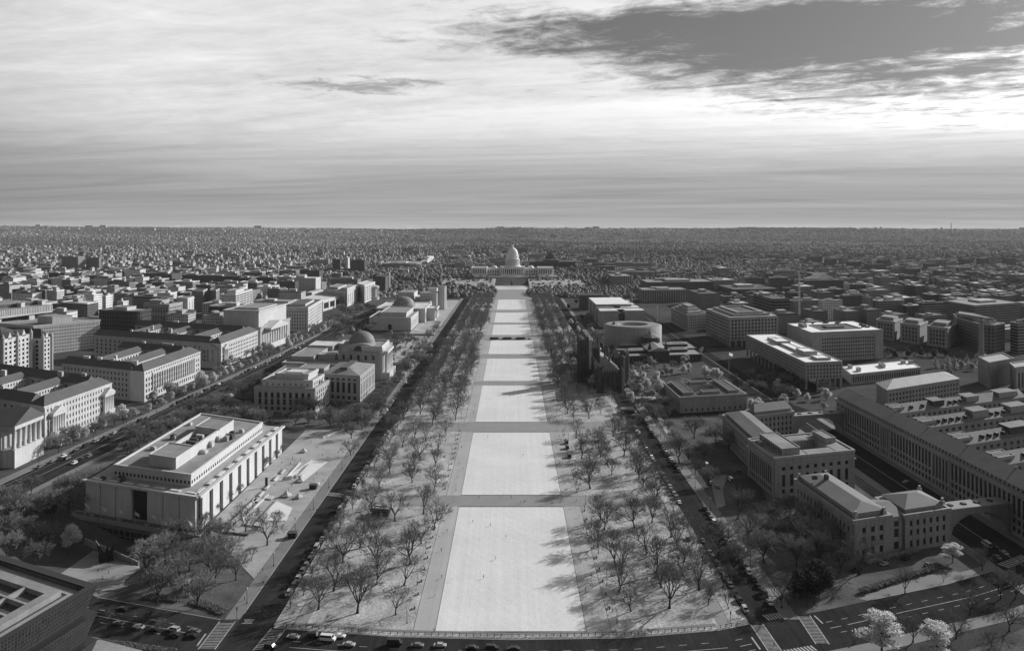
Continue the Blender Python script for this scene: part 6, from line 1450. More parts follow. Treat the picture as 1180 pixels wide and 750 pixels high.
for sg, side in ((-1, 'left'), (1, 'right')):
    for i in range(26):
        y = 330 + i * 14 + R.uniform(-4, 4); person(sg * R.uniform(30, 40), y, 'on the %s gravel walk, %s from the near end' % (side, nth(i)), 'people on the %s gravel walk' % side)

for i in range(34):
    x, y = R.uniform(-150, -113), R.uniform(410, 590); person(x, y, 'on the sunlit museum plaza, %s in from its near end' % nth(i), 'people on the museum plaza')
for sg, side in ((-1, 'left'), (1, 'right')):
    for i in range(22): person(sg * R.uniform(106.5, 111.5), 320 + i * 17 + R.uniform(-6, 6), 'on the %s drive outer pavement, %s from near end' % (side, nth(i)), 'people on the %s drive pavement' % side)
for i in range(14): person(R.uniform(-27, 26), R.uniform(306, 580) if i % 2 else R.uniform(436, 452), 'on the near lawn or cross path, %s of few' % nth(i), 'people scattered on the lawn')
# ================================================================ STREET FURNITURE
def lamp_meshes():
    p = MB(); p.lathe(0, 0, [(.22, 0), (.2, .5), (.09, .8), (.07, 4.4), (.12, 4.5)], 8); h = MB(); h.lathe(0, 0, [(.14, 4.5), (.3, 4.9), (.26, 5.3), (.05, 5.6), (0, 5.8)], 8)
    a = p.build('post', M_black); c = h.build('lamp_globe', M_rooflt); r = a.data, c.data; bpy.data.objects.remove(a); bpy.data.objects.remove(c); return r
LM = lamp_meshes()
def lamp(x, y, label, group, s=1.0):
    t = thing('street_lamp', label, 'street lamp', (x, y, ground_z(x, y) + .1), group); t.scale = (s, s, s)
    for n, me in zip(('post', 'lamp_globe'), LM): o = bpy.data.objects.new(n, me); COL.objects.link(o); o.parent = t
for sg, side in ((-1, 'left'), (1, 'right')):
    for i in range(14): lamp(sg * 40.5, 306 + i * 33, 'black lamp post edging the %s gravel walk, %s from the near street' % (side, nth(i)), 'lamps along the %s gravel walk' % side)
    for i in range(10): lamp(sg * 107.6, 322 + i * 36, 'black lamp post on the outer pavement of the %s drive, %s from the near street' % (side, nth(i)), 'lamps along the %s drive' % side, 1.2)
for i, t in enumerate([.05 + .07 * k for k in range(12)]):
    n = int(t * (len(CL) - 1)); a, b = Vector(CL[n][:2]), Vector(CL[n + 1][:2]); p = a.lerp(b, t * (len(CL) - 1) - n); lamp(p.x - 1, p.y, 'lamp post on the far pavement of the boulevard, %s from the left' % nth(i), 'lamps along the boulevard', 1.5)
for i, (px, py) in enumerate([(1062, 408), (1094, 406), (1108, 413), (1138, 405), (1152, 403), (1166, 401), (1080, 412), (1064, 414)]):
    x, y = G(px, py); lamp(x, y, 'lamp with pale globe on the square below the matching offices, %s in the list from the left' % nth(i) if 0 else 'lamp with a pale globe on the dark square left of the pylon street, %s placed' % nth(i), 'lamps on the office square', 1.6)
def signal(px, py, label):
    x, y, z = Gt(px, py); t = thing('traffic_signal', label, 'traffic light', (x, y, z + .1)); b = MB(); b.tube((x, y, z), (x, y, z + 4.6), .1, .07, 6); b.build('pole', M_black, t); b = MB(); b.box(x - .2, x + .2, y - .18, y + .18, z + 3.5, z + 4.7); b.build('signal_head', M_black, t)
for px, py, l in ((303, 714, 'traffic light at the left drive corner'), (273, 713, 'traffic light at the museum corner of the left drive'), (930, 700, 'traffic light at the right drive corner'), (917, 703, 'traffic light beside the parked row end'), (1148, 657, 'traffic light at the avenue crossing'), (842, 718, 'traffic light on the elm lawn corner by the right drive')): signal(px, py, l)
# post and chain fence along the near street
def fence():
    P = [Vector(Gt(*p)[:2]) for p in ((330, 722), (450, 731), (590, 734), (720, 732), (830, 724), (858, 718))]
    t = thing('post_fence', 'low post and rail fence along the near street below the lawn', 'fence', (P[0].x, P[0].y, 0)); i = 0
    b = MB()
    for a, c in zip(P, P[1:]):
        u = (c - a).normalized(); n = Vector((u.y, -u.x)); L = (c - a).length
        for z in (.45, .95): b.obox(a, u, n, 0, L, -.04, .04, z + .1, z + .18)
        for k in range(int(L / 2.6)):
            q = a + u * k * 2.6; m = MB(); m.box(q.x - .11, q.x + .11, q.y - .11, q.y + .11, 0, 1.3); m.build('post', M_bark, t)
    b.build('rail', M_bark, t)
fence()
ribbon('verge', [Gt(330, 723.3), Gt(450, 732.2), Gt(590, 735.2), Gt(720, 733.2), Gt(830, 725.2), Gt(862, 719)], -2.4, .4, .14, M_grass)
# benches lining the gravel walks
def bench_meshes():
    s = MB(); s.box(-.9, .9, -.25, .25, .42, .48); k = MB(); k.box(-.9, .9, .22, .28, .5, .92); l = MB(); l.box(-.8, -.72, -.22, .28, 0, .42); l2 = MB(); l2.box(.72, .8, -.22, .28, 0, .42)
    out = []
    for n, m in (('seat', s), ('backrest', k), ('leg', l), ('leg', l2)): o = m.build(n, M_black); out.append((n, o.data)); bpy.data.objects.remove(o)
    return out
BM_ = bench_meshes()
for sg, side in ((-1, 'left'), (1, 'right')):
    for i in range(24):
        y = 318 + i * 12.2
        if 432 < y < 458: continue
        t = thing('park_bench', 'dark bench under the elms beside the %s gravel walk, %s from the near street' % (side, nth(i)), 'bench', (sg * 39, y, .06), 'benches along the %s gravel walk' % side, math.pi / 2 * -sg)
        for n, me in BM_: o = bpy.data.objects.new(n, me); COL.objects.link(o); o.parent = t
# kiosk on the left tree lawn, market stalls on the plaza, sculpture, monument column
def kiosk(px, py, label, w=9, l=6, rm=M_roofdk):
    x, y = G(px, py); B = Bld('kiosk', label, (x, y), cat='kiosk'); c = plan(x, y, w, l)
    B.wall.prism(c, 0, 3, B.mi(M_black), True); r = MB(); r.hip(inset(c, -1.1), 3.05, 1.6, .6); r.build('roof', rm, B.root)
    for i in range(3): b = MB(); b.prism(sub(c, .1 + .3 * i, .28 + .3 * i, -.03, .97), 3.2, 4.4); b.build('roof_light', M_unit, B.root)
    b = MB(); b.prism(inset(c, -3.2), .11, .14); b.build('base', M_path, B.root); B.done()
kiosk(439, 593, 'dark refreshment kiosk under the elms on the left tree lawn'); kiosk(723, 476, 'dark roofed kiosk among the right hand elms near the castle', 11, 7); kiosk(729, 497, 'small dark kiosk beside the paved path on the right', 5, 4)
for i, (px, py, dk) in enumerate(((652.8, 511, 1), (653.5, 517, 1), (656, 527, 1))):
    x, y = G(px, py); car(x, y, .1, 'dark service truck on the right gravel walk, %s from the far end' % nth(i), 'service trucks on the right walk', 'van', 'black')
def tent(px, py, label, s=1.0):
    x, y = G(px, py); t = thing('tent', label, 'tent', (x, y, .1)); b = MB(); r = 3.4 * s
    b.lathe(x, y, [(r, .9), (r * .55, 1.7), (r * .15, 3.4 * s), (0, 3.8 * s)], 6, 0, R.random()); b.build('canopy', M_lime, t)
    for k in range(6): a = k * math.pi / 3; m = MB(); m.tube((x + r * math.cos(a), y + r * math.sin(a), .05), (x + r * .9 * math.cos(a), y + r * .9 * math.sin(a), 1.0), .06, .06, 5); m.build('pole', M_unit, t)
tent(330, 572, 'pale peaked tent at the end of the plaza ramp'); tent(346, 555, 'second pale peaked tent by the dark stall on the plaza', .9); tent(344, 574, 'small low tent right of the first peaked tent', .7); tent(350, 521, 'pale peaked tent at the far end of the plaza', .8)
def stall(px, py, label):
    x, y = G(px, py); t = thing('market_stall', label, 'stall', (x, y, .1)); b = MB(); b.box(x - 2, x + 2, y - 1.6, y + 1.6, .1, 2.6); b.build('body', M_black, t); b = MB(); b.box(x - 2.3, x + 2.3, y - 1.9, y + 1.9, 2.6, 2.8); b.build('roof', M_roofdk, t)
stall(361, 563, 'dark stall cart on the plaza by the striped crossing'); stall(337, 619, 'small dark stall by the kerb of the left drive')
def wall_run(name, label, pts, z1, w, m=M_marble, cat='wall'):
    P = [Vector(Gt(*p)[:2]) for p in pts]; b = MB()
    for a, c in zip(P, P[1:]): u = (c - a).normalized(); b.obox(a, u, Vector((u.y, -u.x)), 0, (c - a).length - .01, -w / 2, w / 2, ground_z(a.x, a.y) - 1 if 0 else -3, z1)
    return tag(b.build(name, m, None, False, (P[0].x, P[0].y, 0)), label, cat)
wall_run('ramp_wall', 'left wall of the long pale ramp on the plaza', [(279, 599), (309, 571)], 1.1, .8); wall_run('ramp_wall', 'right wall of the long pale ramp on the plaza', [(297, 601), (319, 577)], .9, .8, M_conc)
wall_run('ramp_wall', 'left wall of the second ramp further along the plaza', [(329, 552), (346, 534)], 1.1, .8); wall_run('ramp_wall', 'right wall of the second ramp further along the plaza', [(341, 551), (355, 536)], .9, .8, M_conc)
wall_run('retaining_wall', 'dark wall of the sunken service yard at the near end of the plaza', [(257, 614), (286, 617)], .8, 1.2, M_roofdk); wall_run('plaza_wall', 'pale wall closing the far end of the plaza by the yard', [(372, 505), (396, 496)], 1.2, 1, M_marble); wall_run('plaza_wall', 'low pale wall across the plaza at the second ramp', [(329, 553), (336, 552)], 2.2, 1.4)
wall_run('court_wall', 'low dark wall between the pale court and the sunken forecourt', [(98, 635), (118, 641), (160, 652)], -6, .8, M_conc)
for i, (px, py) in enumerate([(263, 611), (270, 604), (277, 597), (284, 590), (291, 583), (298, 577), (305, 570), (312, 562), (322, 552), (330, 544)]):
    x, y = G(px - 4, py); t = thing('planter_wall', 'low pale planter ledge along the slotted wall, %s from the near end' % nth(i), 'planter', (x, y, 0), 'planter ledges on the plaza'); b = MB(); b.prism(plan(x, y, 1.2, 8), 0, .8); b.build('ledge', M_marble, t); b = MB(); b.prism(plan(x - 1.4, y, 1.4, 7), 0, .55); b.build('soil', M_hedge, t)
for i, (px, py) in enumerate([(298, 605), (286, 604), (296, 577), (345, 548), (310, 574)]):
    x, y = G(px, py); t = thing('plaza_table', 'pale flat stone table slab on the plaza, %s in from the near end' % nth(i), 'slab', (x, y, 0)); b = MB(); b.prism(plan(x, y, 4.6, 5), .3, .8); b.build('top', M_marble, t); b = MB(); b.prism(plan(x, y, 2, 2), 0, .3); b.build('base', M_conc, t)
def sculpture():
    x, y, z = Gt(122, 648); t = thing('steel_sculpture', 'black angular steel sculpture with pointed fins on the pale court', 'sculpture', (x, y, z)); b = MB()
    for tx, h, bx, w, yo in ((-5.0, 10.5, -1.4, 2.2, .4), (-2.4, 7.0, -.7, 1.8, -1.6), (.2, 8.2, 0, 2.0, 1.4), (2.6, 7.2, .8, 1.8, -1.2), (5.2, 11.0, 1.5, 2.2, .2), (1.0, 6.0, .2, 2.6, -2.6)):
        o = Vector((x, y, z)); n = Vector((yo * .05, .14, 0)); p = [o + Vector((bx - w, yo, 0)), o + Vector((bx + w, yo * .3, 0)), o + Vector((bx * 1.6 + w * .5, yo * .6, h * .45)), o + Vector((tx, yo, h)), o + Vector((bx * 1.6 - w * .6, yo, h * .42))]
        b.face([q + n for q in p]); b.face([q - n for q in reversed(p)])
        for q, r in zip(p, p[1:] + p[:1]): b.face([q + n, r + n, r - n, q - n])
    b.build('fins', M_black, t)
    m = MB(); m.lathe(x + 1, y, [(6, z + .1), (6, z + .5), (0, z + .55)], 20); m.build('base', M_path, t)
    for px, py, l in ((150, 652, 'black'), ): pass
sculpture()
def sign_column():
    x, y = G(307, 561); t = thing('sign_column', 'slim dark banner column on the plaza beside the slotted wall', 'sign', (x, y, 0)); b = MB(); b.box(x - .7, x + .7, y - .3, y + .3, .2, 5.6); b.build('panel', M_black, t); b = MB(); b.box(x - .9, x + .9, y - .5, y + .5, 0, .2); b.build('base', M_conc, t)
sign_column()
for px, py, l, h in ((840, 430, 'tall flagpole with a bright flag in front of the stilt office', 22), (813, 548, 'flagpole with a white flag at the dark car park', 9), (728, 352, 'bare white mast beside the glazed museum', 28), (757, 370, 'stout white mast on the open ground right of the glazed museum', 26)):
    x, y = G(px, py); t = thing('flagpole', l, 'flagpole', (x, y, 0)); b = MB(); b.tube((x, y, 0), (x, y, h), .5 if 'mast' in l and 0 else .35 if h > 20 else .12, .25 if h > 20 else .08, 6); b.build('pole', M_marble, t)
    if 'flag ' in l: b = MB(); k = h / 9; b.face([(x, y, h - .2), (x + 1.7 * k, y, h - .7 * k), (x + 1.6 * k, y + .2, h - 1.8 * k), (x, y, h - 1.3 * k)]); b.build('flag', M_flag, t)
    else: b = MB(); b.lathe(x, y, [(1.6, 0), (1.1, 2), (1.0, h)], 10); b.build('shaft', M_marble, t)
# ================================================================ THE CITY BEYOND
def city_block(B0, w, l, z, wm, rm, label, group=None, side=-1, name='office_block', pen=True, q=R, trim=None):
    """B0 near inner corner; w across, l deep; side -1 grows to the left, +1 to the right"""
    s = shear(B0.x, B0.y); o = B0 + Vector((side * w, side * w * s))
    c = [o, B0, B0 + Vector((0, l)), o + Vector((0, l))] if side < 0 else [B0 + Vector((0, l)), B0, o, o + Vector((0, l))]
    t = thing(name, label, 'building', (B0.x, B0.y, 0), group)
    b = MB(); b.prism(c, 0, z, 0, False); b.build('wall', wm, t)
    r = MB(); r.ring(inset(c, -.3), inset(c, .6), z - .7, z + .8); r.prism(inset(c, .62), z - .2, z + .1); r.build('roof', rm, t)
    if pen:
        for k in range(q.choice((1, 1, 2))):
            u, v = q.uniform(.12, .45), q.uniform(.12, .45); b = MB(); b.prism(sub(c, u, u + q.uniform(.2, .45), v, v + q.uniform(.2, .45)), z + .1, z + q.uniform(2.5, 5.5)); b.build('penthouse', q.choice([trim or M_lime2, M_lime, M_lime2, M_conc]), t)
    OCC.append((min(p.x for p in c), max(p.x for p in c), min(p.y for p in c), max(p.y for p in c)))
    return t
def mids():
    # (left, corner, right) columns, roof row at the corner, height, wall, roof, label
    L = [(225, 285, 293, 319, 36, W_d, M_roofdk, 'very long dark office slab with a pale end, across the middle of the left city'), (165, 198, 209, 316, 40, W_d, M_roofdk, 'dark office with two white end shafts, left of the long dark slab'), (210, 228, 232, 317, 38, W_e, M_roof, 'brick office between the dark office and the long slab'),
         (8, 44, 70, 319.5, 24, W_d, M_rooflt, 'long low hall with dark front and white side under a pale roof'), (36, 52, 66, 331, 26, W_b, M_rooflt, 'low grey office below the long low hall'), (72, 90, 98, 296, 60, W_b, M_roof, 'broad grey tower with a blank face, left distance'), (99, 114, 117, 297, 56, W_c, M_roof, 'second broad grey tower right of the first'), (119, 155, 159, 313.5, 30, W_d, M_tile, 'dark wide hall with a white arched end'),
         (14, 34, 46, 335, 34, W_e, M_roofdk, 'dark brick office at the left below the low halls'), (36, 52, 58, 334.5, 34, W_d, M_roof, 'dark office beside the brick office'), (60, 92, 96, 352, 30, W_d, M_roof, 'dark office right of the overhanging bureau'), (90, 104, 108, 354, 28, W_f, M_rooflt, 'small white banded office left of the rounded dark block'), (118, 122, 130, 341, 40, W_f, M_rooflt, 'narrow white tower above the rounded dark block'), (135, 142, 148, 348, 38, W_f, M_rooflt, 'pale office behind the rounded dark block'),
         (97, 108, 118, 340, 38, W_f, M_rooflt, 'white stepped office in the left city middle'), (76, 92, 99, 345, 36, W_b, M_roof, 'grey office in the left city middle'), (200, 222, 230, 325, 34, W_b, M_rooflt, 'grey block below the white shafts'), (296, 312, 322, 331, 30, W_f, M_rooflt, 'white office right of the stepped terrace block'), (276, 290, 300, 336, 32, W_b, M_roof, 'grey office behind the attic block'), (322, 340, 344, 325, 36, W_e, M_roofdk, 'dark office beyond the low framed office'), (292, 312, 316, 314, 36, W_d, M_roofdk, 'dark block right of the long slab'),
         (160, 169, 184, 333, 34, W_b, M_roof, 'grey office left of the curved memorial blocks'), (182, 196, 204, 338, 36, W_f, M_rooflt, 'white office behind the arched block'), (340, 368, 372, 312, 34, W_d, M_roofdk, 'dark office among the trees left of the station park'), (383, 392, 393, 299, 46, W_e, M_roofdk, 'dark block with a white edge beyond the trees'), (398, 401, 403, 297, 50, W_f, M_rooflt, 'slim white tower beyond the trees'), (404, 420, 422, 300, 44, W_e, M_roofdk, 'dark wide block right of the slim white tower'),
         (340, 362, 386, 342, 14, W_b, M_roofdk, 'low dark building on the boulevard beyond the six storey office'), (440, 480, 488, 304, 26, W_b, M_roof, 'grey senate office left of the dome'), (485, 492, 500, 301, 27, W_f, M_rooflt, 'white senate office nearest the dome on the left'), (488, 494, 501, 297, 30, W_f, M_rooflt, 'second white senate office behind the first'), (380, 412, 416, 322, 20, W_b, M_roofdk, 'long low dark roofed office before the rotunda')]
    for a, bq, c, y, z, wm, rm, lab in L:
        B0 = Vector(G(bq, y, z)); s = shear(B0.x, B0.y); r = (a - 590) / F; w = (B0.x - r * B0.y) / (1 - r * s * 1.0) if abs(1 - r * s) > .1 else 30
        r = (c - 590) / F; l = max(15, min(220, B0.x / r - B0.y)) if r else 40
        city_block(B0, max(8, w), l, z, wm, rm, lab, side=-1, pen=True, trim=M_lime)
    Rr = [(814, 822, 846, 323, 26, W_b, M_rooflt, 'grey office with a plain end beyond the grid office'), (826, 846, 898, 334, 18, W_d, M_roofdk, 'long dark low office behind the grid office'), (868, 890, 910, 345, 34, wmat('wall_striped', .16, .015, 3, 5.2, .5, .55, True), M_roofdk, 'boldly striped dark office right of the grid office'), (892, 893, 916, 312, 40, W_b, M_rooflt, 'grey tower block left of the railway tower'), (886, 888, 908, 320, 38, W_d, M_rooflt, 'dark block with pale roof stripes beside the grey tower'),
          (928, 930, 972, 323.5, 36, W_d, M_roof, 'wide dark office with a roof lip, right distance'), (943, 947, 971, 347, 32, W_f, M_lime2, 'small pale office with a square grid front, behind the well roof office'), (969, 972, 998, 341, 30, W_d, M_roof, 'dark office with a pale end pier right of the small pale office'), (996, 998, 1006, 343, 34, W_b, M_roof, 'narrow grey end block in the right middle'), (1010, 1013, 1042, 347, 34, W_c, M_rooflt, 'ribbon windowed office above the matching offices'), (1043, 1045, 1062, 352.5, 26, W_d, M_rooflt, 'low dark glass office with a bright roof above the matching offices'), (1062, 1064, 1092, 350, 34, W_c, M_roofdk, 'long ribbon windowed office with a rounded corner'),
          (1088, 1123, 1176, 352.5, 32, W_c, M_roof, 'very long ribbon windowed office at the right'), (1124, 1126, 1166, 358, 24, W_d, M_roof, 'dark gridded office behind the rounded bay office'), (1170, 1173, 1196, 373, 36, W_c, M_roof, 'ribbon windowed office cut by the right edge'), (820, 829, 840, 309, 30, W_b, M_rooflt, 'grey block in the right distance beyond the offices'), (700, 706, 728, 318.5, 27, W_g, M_roof, 'grey house office with a bright roof, right of the lawn end'), (702, 704, 752, 313.5, 27, W_b, M_roof, 'long grey house office behind the first'), (690, 693, 750, 304, 27, W_b, M_roofdk, 'dark house office furthest right of the library'),
          (738, 746, 822, 325.5, 27, W_d, M_roof, 'wide flat agency office with a deep roof edge'), (735, 741, 792, 334.5, 25, W_g, M_roof, 'pillared grey agency office right of the glazed museum'), (792, 806, 830, 339, 28, W_b, M_roofdk, 'long grey agency office leading away behind the stepped agency'), (1130, 1131, 1176, 342, 20, W_d, M_roofdk, 'long low dark office near the right edge'), (957, 960, 1000, 356, 14, W_b, M_roof, 'low roofed block behind the well roof office')]
    for a, bq, c, y, z, wm, rm, lab in Rr:
        B0 = Vector(G(bq, y, z)); s = shear(B0.x, B0.y); r = (c - 590) / F; w = (r * B0.y - B0.x) / (1 - r * s)
        r = (a - 590) / F; l = max(15, min(200, B0.x / r - B0.y)) if r > 0 else 40
        city_block(B0, max(8, w), l, z, wm, rm, lab, side=1, pen=z > 15, trim=M_lime2)
    # apartment slabs of the right distance
    for i, (a, c, y, z) in enumerate([(933, 951, 296, 32), (953, 967, 299, 32), (970, 977, 298, 34), (979, 996, 302, 30), (1000, 1027, 305, 28), (1028, 1043, 309, 26), (1045, 1066, 310, 26), (1068, 1088, 304, 28), (1090, 1107, 302, 30), (1110, 1127, 299, 32), (1130, 1145, 298, 32), (1146, 1158, 297, 33), (1160, 1176, 298, 34), (1014, 1030, 300, 32), (1066, 1074, 318, 14), (1120, 1178, 326, 10)]):
        B0 = Vector(G(a, y, z)); w = (c - a) / F * B0.y * .95
        city_block(B0, w, 30, z, [W_e, W_d, W_b][i % 3], M_roofdk, 'dark apartment slab in the right distance, %s from the left of its line' % nth(i), 'apartment slabs in the right distance', 1, 'apartment_block', False)
    x, y = G(949, 322, 10); c = plan(x, y + 20, 62, 70); B = Bld('gabled_hall', 'hall with a bright sunlit gable roof in the right distance', (x, y + 20)); B.block(c, 0, 12, None, M_lime2, 'hip', M_rooflt, cor=0, rh=16, hipf=.3, axis=0); B.done()
    x, y = G(1072, 338); t = thing('church_spire', 'dark pointed church tower in front of the far apartments on the right', 'church', (x, y, 0)); b = MB(); b.lathe(x, y, [(5, 0), (5, 20)], 4, 0, .78); b.build('tower', M_dkstone, t); b = MB(); b.lathe(x, y, [(5.6, 20), (0, 42)], 4, 0, .78); b.build('spire', M_roofdk, t)
    x, y = G(258.5, 346); t = thing('church_spire', 'slender stone church spire on the tree filled plaza at the left', 'church', (x, y, 0)); b = MB(); b.lathe(x, y, [(4, 0), (4, 15)], 4, 0, .78); b.build('tower', M_lime2, t); b = MB(); b.lathe(x, y, [(4.4, 15), (0, 34)], 4, 0, .78); b.build('spire', M_lime2, t)
    x, y = G(0, 336, 10); t = thing('white_hall', 'white sloping roofed hall at the left edge', 'building', (x, y, 0)); b = MB(); b.prism(plan(x, y, 120, 60), 0, 10); b.build('wall', M_marble, t); b = MB(); b.hip(plan(x, y, 124, 64), 10.1, 5, .3); b.build('roof', M_rooflt, t)
    # white terminal like ground at the right distance and masts on the skyline
    for px, top, bot, lab in ((1096, 256.5, 264.5, 'tall thin mast on the right skyline'), (1015, 261.5, 264.5, 'stub of a tower on the skyline right of the middle'), (1085, 262, 264.5, 'low dark tower block on the right skyline'), (19, 263, 266, 'far tower on the left skyline')):
        D = 12300; x = (px - 590) / F * D; zt = 152 - (top - 264) / F * D; t = thing('skyline_tower', lab, 'tower', (x, D, 0)); b = MB(); r = 6 if 'mast' in lab else 14; b.lathe(x, D, [(r, 80), (r, zt * .95), (r * .5, zt)], 6); b.build('shaft', M_roofdk, t)
mids()
def crane():
    x, y = G(921, 370); z = 78; t = thing('tower_crane', 'thin pale tower crane standing among the offices beyond the grid office', 'crane', (x, y, 0)); b = MB()
    for dx, dy in ((-1, -1), (1, -1), (1, 1), (-1, 1)): b.tube((x + dx, y + dy, 0), (x + dx, y + dy, z), .28, .28, 4)
    for k in range(26): s = 1 if k % 2 else -1; b.tube((x - s, y - 1, k * 3), (x + s, y - 1, k * 3 + 3), .16, .16, 4); b.tube((x - 1, y - s, k * 3), (x - 1, y + s, k * 3 + 3), .16, .16, 4)
    b.build('mast', M_lime, t); b = MB(); b.tube((x + 12, y, z - 2), (x - 34, y + 8, z - 2), .5, .3, 4); b.tube((x, y, z + 6), (x - 26, y + 6, z - 1.8), .15, .15, 4); b.tube((x, y, z + 6), (x + 12, y, z - 1.8), .15, .15, 4); b.tube((x, y, z - 2), (x, y, z + 6), .5, .3, 4); b.build('jib', M_lime, t)
    b = MB(); b.box(x + 9, x + 13, y - 1, y + 1, z - 5, z - 2); b.build('counterweight', M_conc, t)
crane()
def free(x0, x1, y0, y1, pad=3):
    return not any(a < x1 + pad and b > x0 - pad and c < y1 + pad and d > y0 - pad for a, b, c, d in OCC)
def fill_city():
    q = random.Random(77); placed = []; n = 0
    def corridor(x, y):
        if y < 1760 and abs(x) < 232 + .03 * y and x > -300: return True
        if y < 2700 and abs(x) < 330 - (0 if y > 1700 else 0) and y > 1600: return True
        if -320 < x < -240 and y < 1900: return True
        if x < 0 and x > -330 and y < 1900: return True
        return False
    y = 1010.0
    while y < 3600 and n < 255:
        step = 62 + (y - 1000) * .03; x = -y * .68
        while x < y * .68 and n < 255:
            w, l = q.uniform(22, 62), q.uniform(20, 52); yy = y + q.uniform(-12, 12) + abs(x) * .0; px = 590 + F * x / yy
            xx = x; x += w + q.uniform(6, 26)
            if corridor(xx, yy) or corridor(xx + w, yy): continue
            if yy > 1900 and 330 < px < 860 and q.random() < .9: continue
            if xx > 0 and yy > 1500 and q.random() < .55: continue
            if xx > 0 and 700 < px < 830 and q.random() < .7: continue
            if px > 640 and yy < 1020: continue
            left = xx < 0; z = q.uniform(22, 42) if left else q.uniform(14, 30)
            if yy > 2200: z *= .75
            B0 = Vector((xx + (w if left else 0), yy)); s = shear(B0.x, B0.y); o = B0 + Vector(((-w if left else w), (-w if left else w) * s))
            if not free(min(B0.x, o.x), max(B0.x, o.x), B0.y, max(o.y, B0.y) + l, 4): continue
            if left: wm = q.choice([W_a, W_b, W_d, W_f, W_f, W_c, W_e, W_a])
            else: wm = q.choice([W_b, W_d, W_c, W_e, W_b])
            rm = q.choice([M_roof, M_rooflt, M_roofdk, M_roof]) if left else q.choice([M_roof, M_roofdk, M_roofdk, M_rooflt])
            nm = {W_a: 'pale', W_b: 'grey', W_c: 'ribbon windowed', W_d: 'dark', W_e: 'brick', W_f: 'white'}[wm]
            rn = {M_roof: 'a gravel roof', M_rooflt: 'a bright roof', M_roofdk: 'a dark roof'}[rm]
            placed.append((px, yy, city_block(B0, w, l, z, wm, rm, '', 'offices of the %s city' % ('left' if left else 'right'), -1 if left else 1, 'office_block', yy < 2300, q), nm, rn, left)); n += 1
        y += step
    placed.sort(key=lambda p: p[1])
    for b0 in range(0, len(placed), 30):
        for i, (px, yy, t, nm, rn, left) in enumerate(sorted(placed[b0:b0 + 30], key=lambda p: p[0])):
            t['label'] = '%s office block, %s, %s from left in %s %s city belt' % (nm, rn[2:], nth(i), nth(b0 // 30), 'left' if left else 'right')
fill_city()
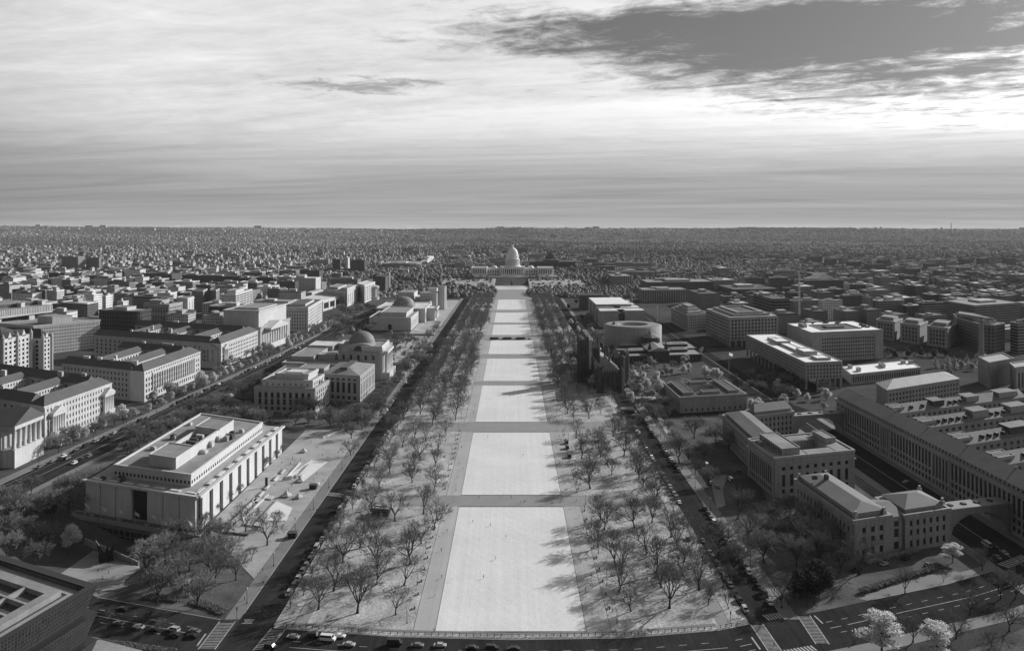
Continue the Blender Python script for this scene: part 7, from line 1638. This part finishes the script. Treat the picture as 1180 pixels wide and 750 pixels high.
def masses():
    q = random.Random(5); lum = [MB(), MB(), MB()]; hs = [MB(), MB(), MB()]
    def lump(b, x, y, z0, r, h):
        n = 6; i = len(b.v); a0 = q.random() * 6
        for k in range(n): a = a0 + k * 6.283 / n; rr = r * q.uniform(.7, 1.15); b.v.append((x + rr * math.cos(a), y + rr * math.sin(a), z0 + h * q.uniform(.1, .35)))
        for k in range(n): a = a0 + .5 + k * 6.283 / n; rr = r * q.uniform(.4, .8); b.v.append((x + rr * math.cos(a), y + rr * math.sin(a), z0 + h * q.uniform(.65, .95)))
        b.v.append((x + r * q.uniform(-.2, .2), y + r * q.uniform(-.2, .2), z0 + h))
        for k in range(n): b.f.append((i + k, i + (k + 1) % n, i + n + (k + 1) % n, i + n + k)); b.f.append((i + n + k, i + n + (k + 1) % n, i + 2 * n)); b.m += [0, 0]; b.uv.extend([(0, 0)] * 7)
    def blocked(x, y, m=2):
        if y < 2260 and -37 < x < 37: return True
        if y < 1760 and abs(x) < 114: return True
        if 1960 < y < 2290 and abs(x) < 52: return True
        return not free(x - m, x + m, y - m, y + m, 0)
    for k in range(66000):
        py = 281.5 + q.random() ** 1.1 * 62; px = q.uniform(-40, 1220); D = 138928 / (py - 264)
        if k > 44000: D = 7600 + 5600 * q.random()
        x = (px - 590) / F * D
        if D < 1800 and (px < 330 or (x < -250)) and q.random() < .86: continue
        if D < 1750 and x > 232 and q.random() < .6: continue
        if D < 1250: continue
        r = min(18, 2.6 + D * .0013) * q.uniform(.6, 1.35)
        if blocked(x, D, r * .6): continue
        if 1980 < D < 2240 and abs(x) < 190 and q.random() < .3: continue
        cl = math.sin(x * .0013 + 1.3 + D * .0004) + math.sin(D * .0021 + x * .0011) + q.gauss(0, .5)
        c2 = math.sin(x * .0085 + 2 * math.sin(D * .0031)) + math.sin(D * .0062 + 1.5 * math.sin(x * .004)) + q.gauss(0, .25)
        if cl > 1.1 and q.random() < .5 or c2 > 1.15 and D > 2400 and q.random() < .85: continue
        if c2 < -1.1: cl -= .8; r *= 1.25
        lump(lum[1 if cl > .7 else 2 if cl < -.9 else 0], x, D, ground_z(x, D), r, min(18, r * 1.5) * q.uniform(.7, 1.2))
    for b, m in zip(lum, (mat('far_wood', .185, 1, .35, .02, 0, .2), mat('far_wood_pale', .30, 1, .3, .02, 0, .2), mat('far_wood_dark', .085, 1, .3, .02, 0, .2))): struct(b.build('wood', m, None, True), 'stuff')
    for k in range(10500):
        py = 281.5 + q.random() ** .8 * 38; px = q.uniform(-40, 1220); D = 138928 / (py - 264)
        if k > 6500: D = q.uniform(7600, 12600)
        x = (px - 590) / F * D
        if k > 6500 and (px < 420 and q.random() < .6 or q.random() < .3): continue
        cl = math.sin(x * .004 + 1.3) + math.sin(D * .0031 + x * .0017) + q.uniform(-1, 1)
        c2 = math.sin(x * .0085 + 2 * math.sin(D * .0031)) + math.sin(D * .0062 + 1.5 * math.sin(x * .004))
        if (cl < -.2 and c2 < .9) or D < 2350: continue
        s = 1 + D / 5200; w, l, z = q.uniform(6, 15) * s, q.uniform(7, 15) * s, q.uniform(7, 13) * (1 + D / 12000)
        if q.random() < .05: w *= 3.0; z *= 1.7
        if blocked(x, D, w / 2) or (abs(x) < 300 and D < 2750): continue
        hs[q.choice((0, 0, 1, 1, 2))].prism(plan(x, D, w, l), ground_z(x, D), z + ground_z(x, D))
    for _ in range(2600):       # small blocks in the gaps of the left city
        py = 296 + q.random() * 56; px = q.uniform(-40, 340) if q.random() < .72 else q.uniform(820, 1220); D = 138928 / (py - 264); x = (px - 590) / F * D
        if D < 1150: continue
        w, l, z = q.uniform(9, 26), q.uniform(9, 24), q.uniform(9, 27) * (1 if px < 400 else .7)
        if -330 < x < 240 or blocked(x, D, w * .6): continue
        hs[q.choice((0, 1, 2, 2) if px < 400 else (0, 1, 1, 2))].prism(plan(x, D, w, l), 0, z)
        if q.random() < .5: hs[q.choice((0, 1, 2))].prism(plan(x + w * .1, D + l * .1, w * .4, l * .4), z + .05, z + q.uniform(2, 4))
    for b, m in zip(hs, (mat('far_house_grey', .22, .9, .25, .02), mat('far_house_dark', .11, .9, .25, .02), mat('far_house_white', .40, .9, .2, .02))): struct(b.build('distant_houses', m), 'stuff')
    # bright rail yard ground and parking seen beyond
    for pts in (((908, 305), (930, 303), (930, 293), (915, 293)), ((908, 291.5), (945, 291), (945, 290.2), (908, 290.4))): sheet('yard', [G(*p) for p in pts], .3, mat('yard_gravel', .42, .9, .5, .03))
    for pts in (((510, 323), (520, 316), (538, 315), (530, 320)), ((518, 330), (545, 324), (560, 326), (540, 333)), ((606, 330), (640, 326), (650, 330), (620, 335))): sheet('path', [Gt(*p)[:2] for p in pts], .4, M_plaza)
masses()
# ================================================================ AIR
def air():
    b = MB(); b.box(-28000, 28000, -1600, 28000, -11, 320); m = bpy.data.materials.new('haze_air'); m.use_nodes = True; t = m.node_tree; t.nodes.clear()
    o = t.nodes.new('ShaderNodeOutputMaterial'); v = t.nodes.new('ShaderNodeVolumePrincipled'); v.inputs['Color'].default_value = (.9, .9, .9, 1); v.inputs['Density'].default_value = HAZE; v.inputs['Anisotropy'].default_value = 0.0
    t.links.new(v.outputs[0], o.inputs['Volume']); struct(b.build('haze', m), 'stuff')
HAZE = 2.2e-5
if HAZE: air()
for o in list(sc.objects):
    if o.name.startswith('proto'): bpy.data.objects.remove(o)
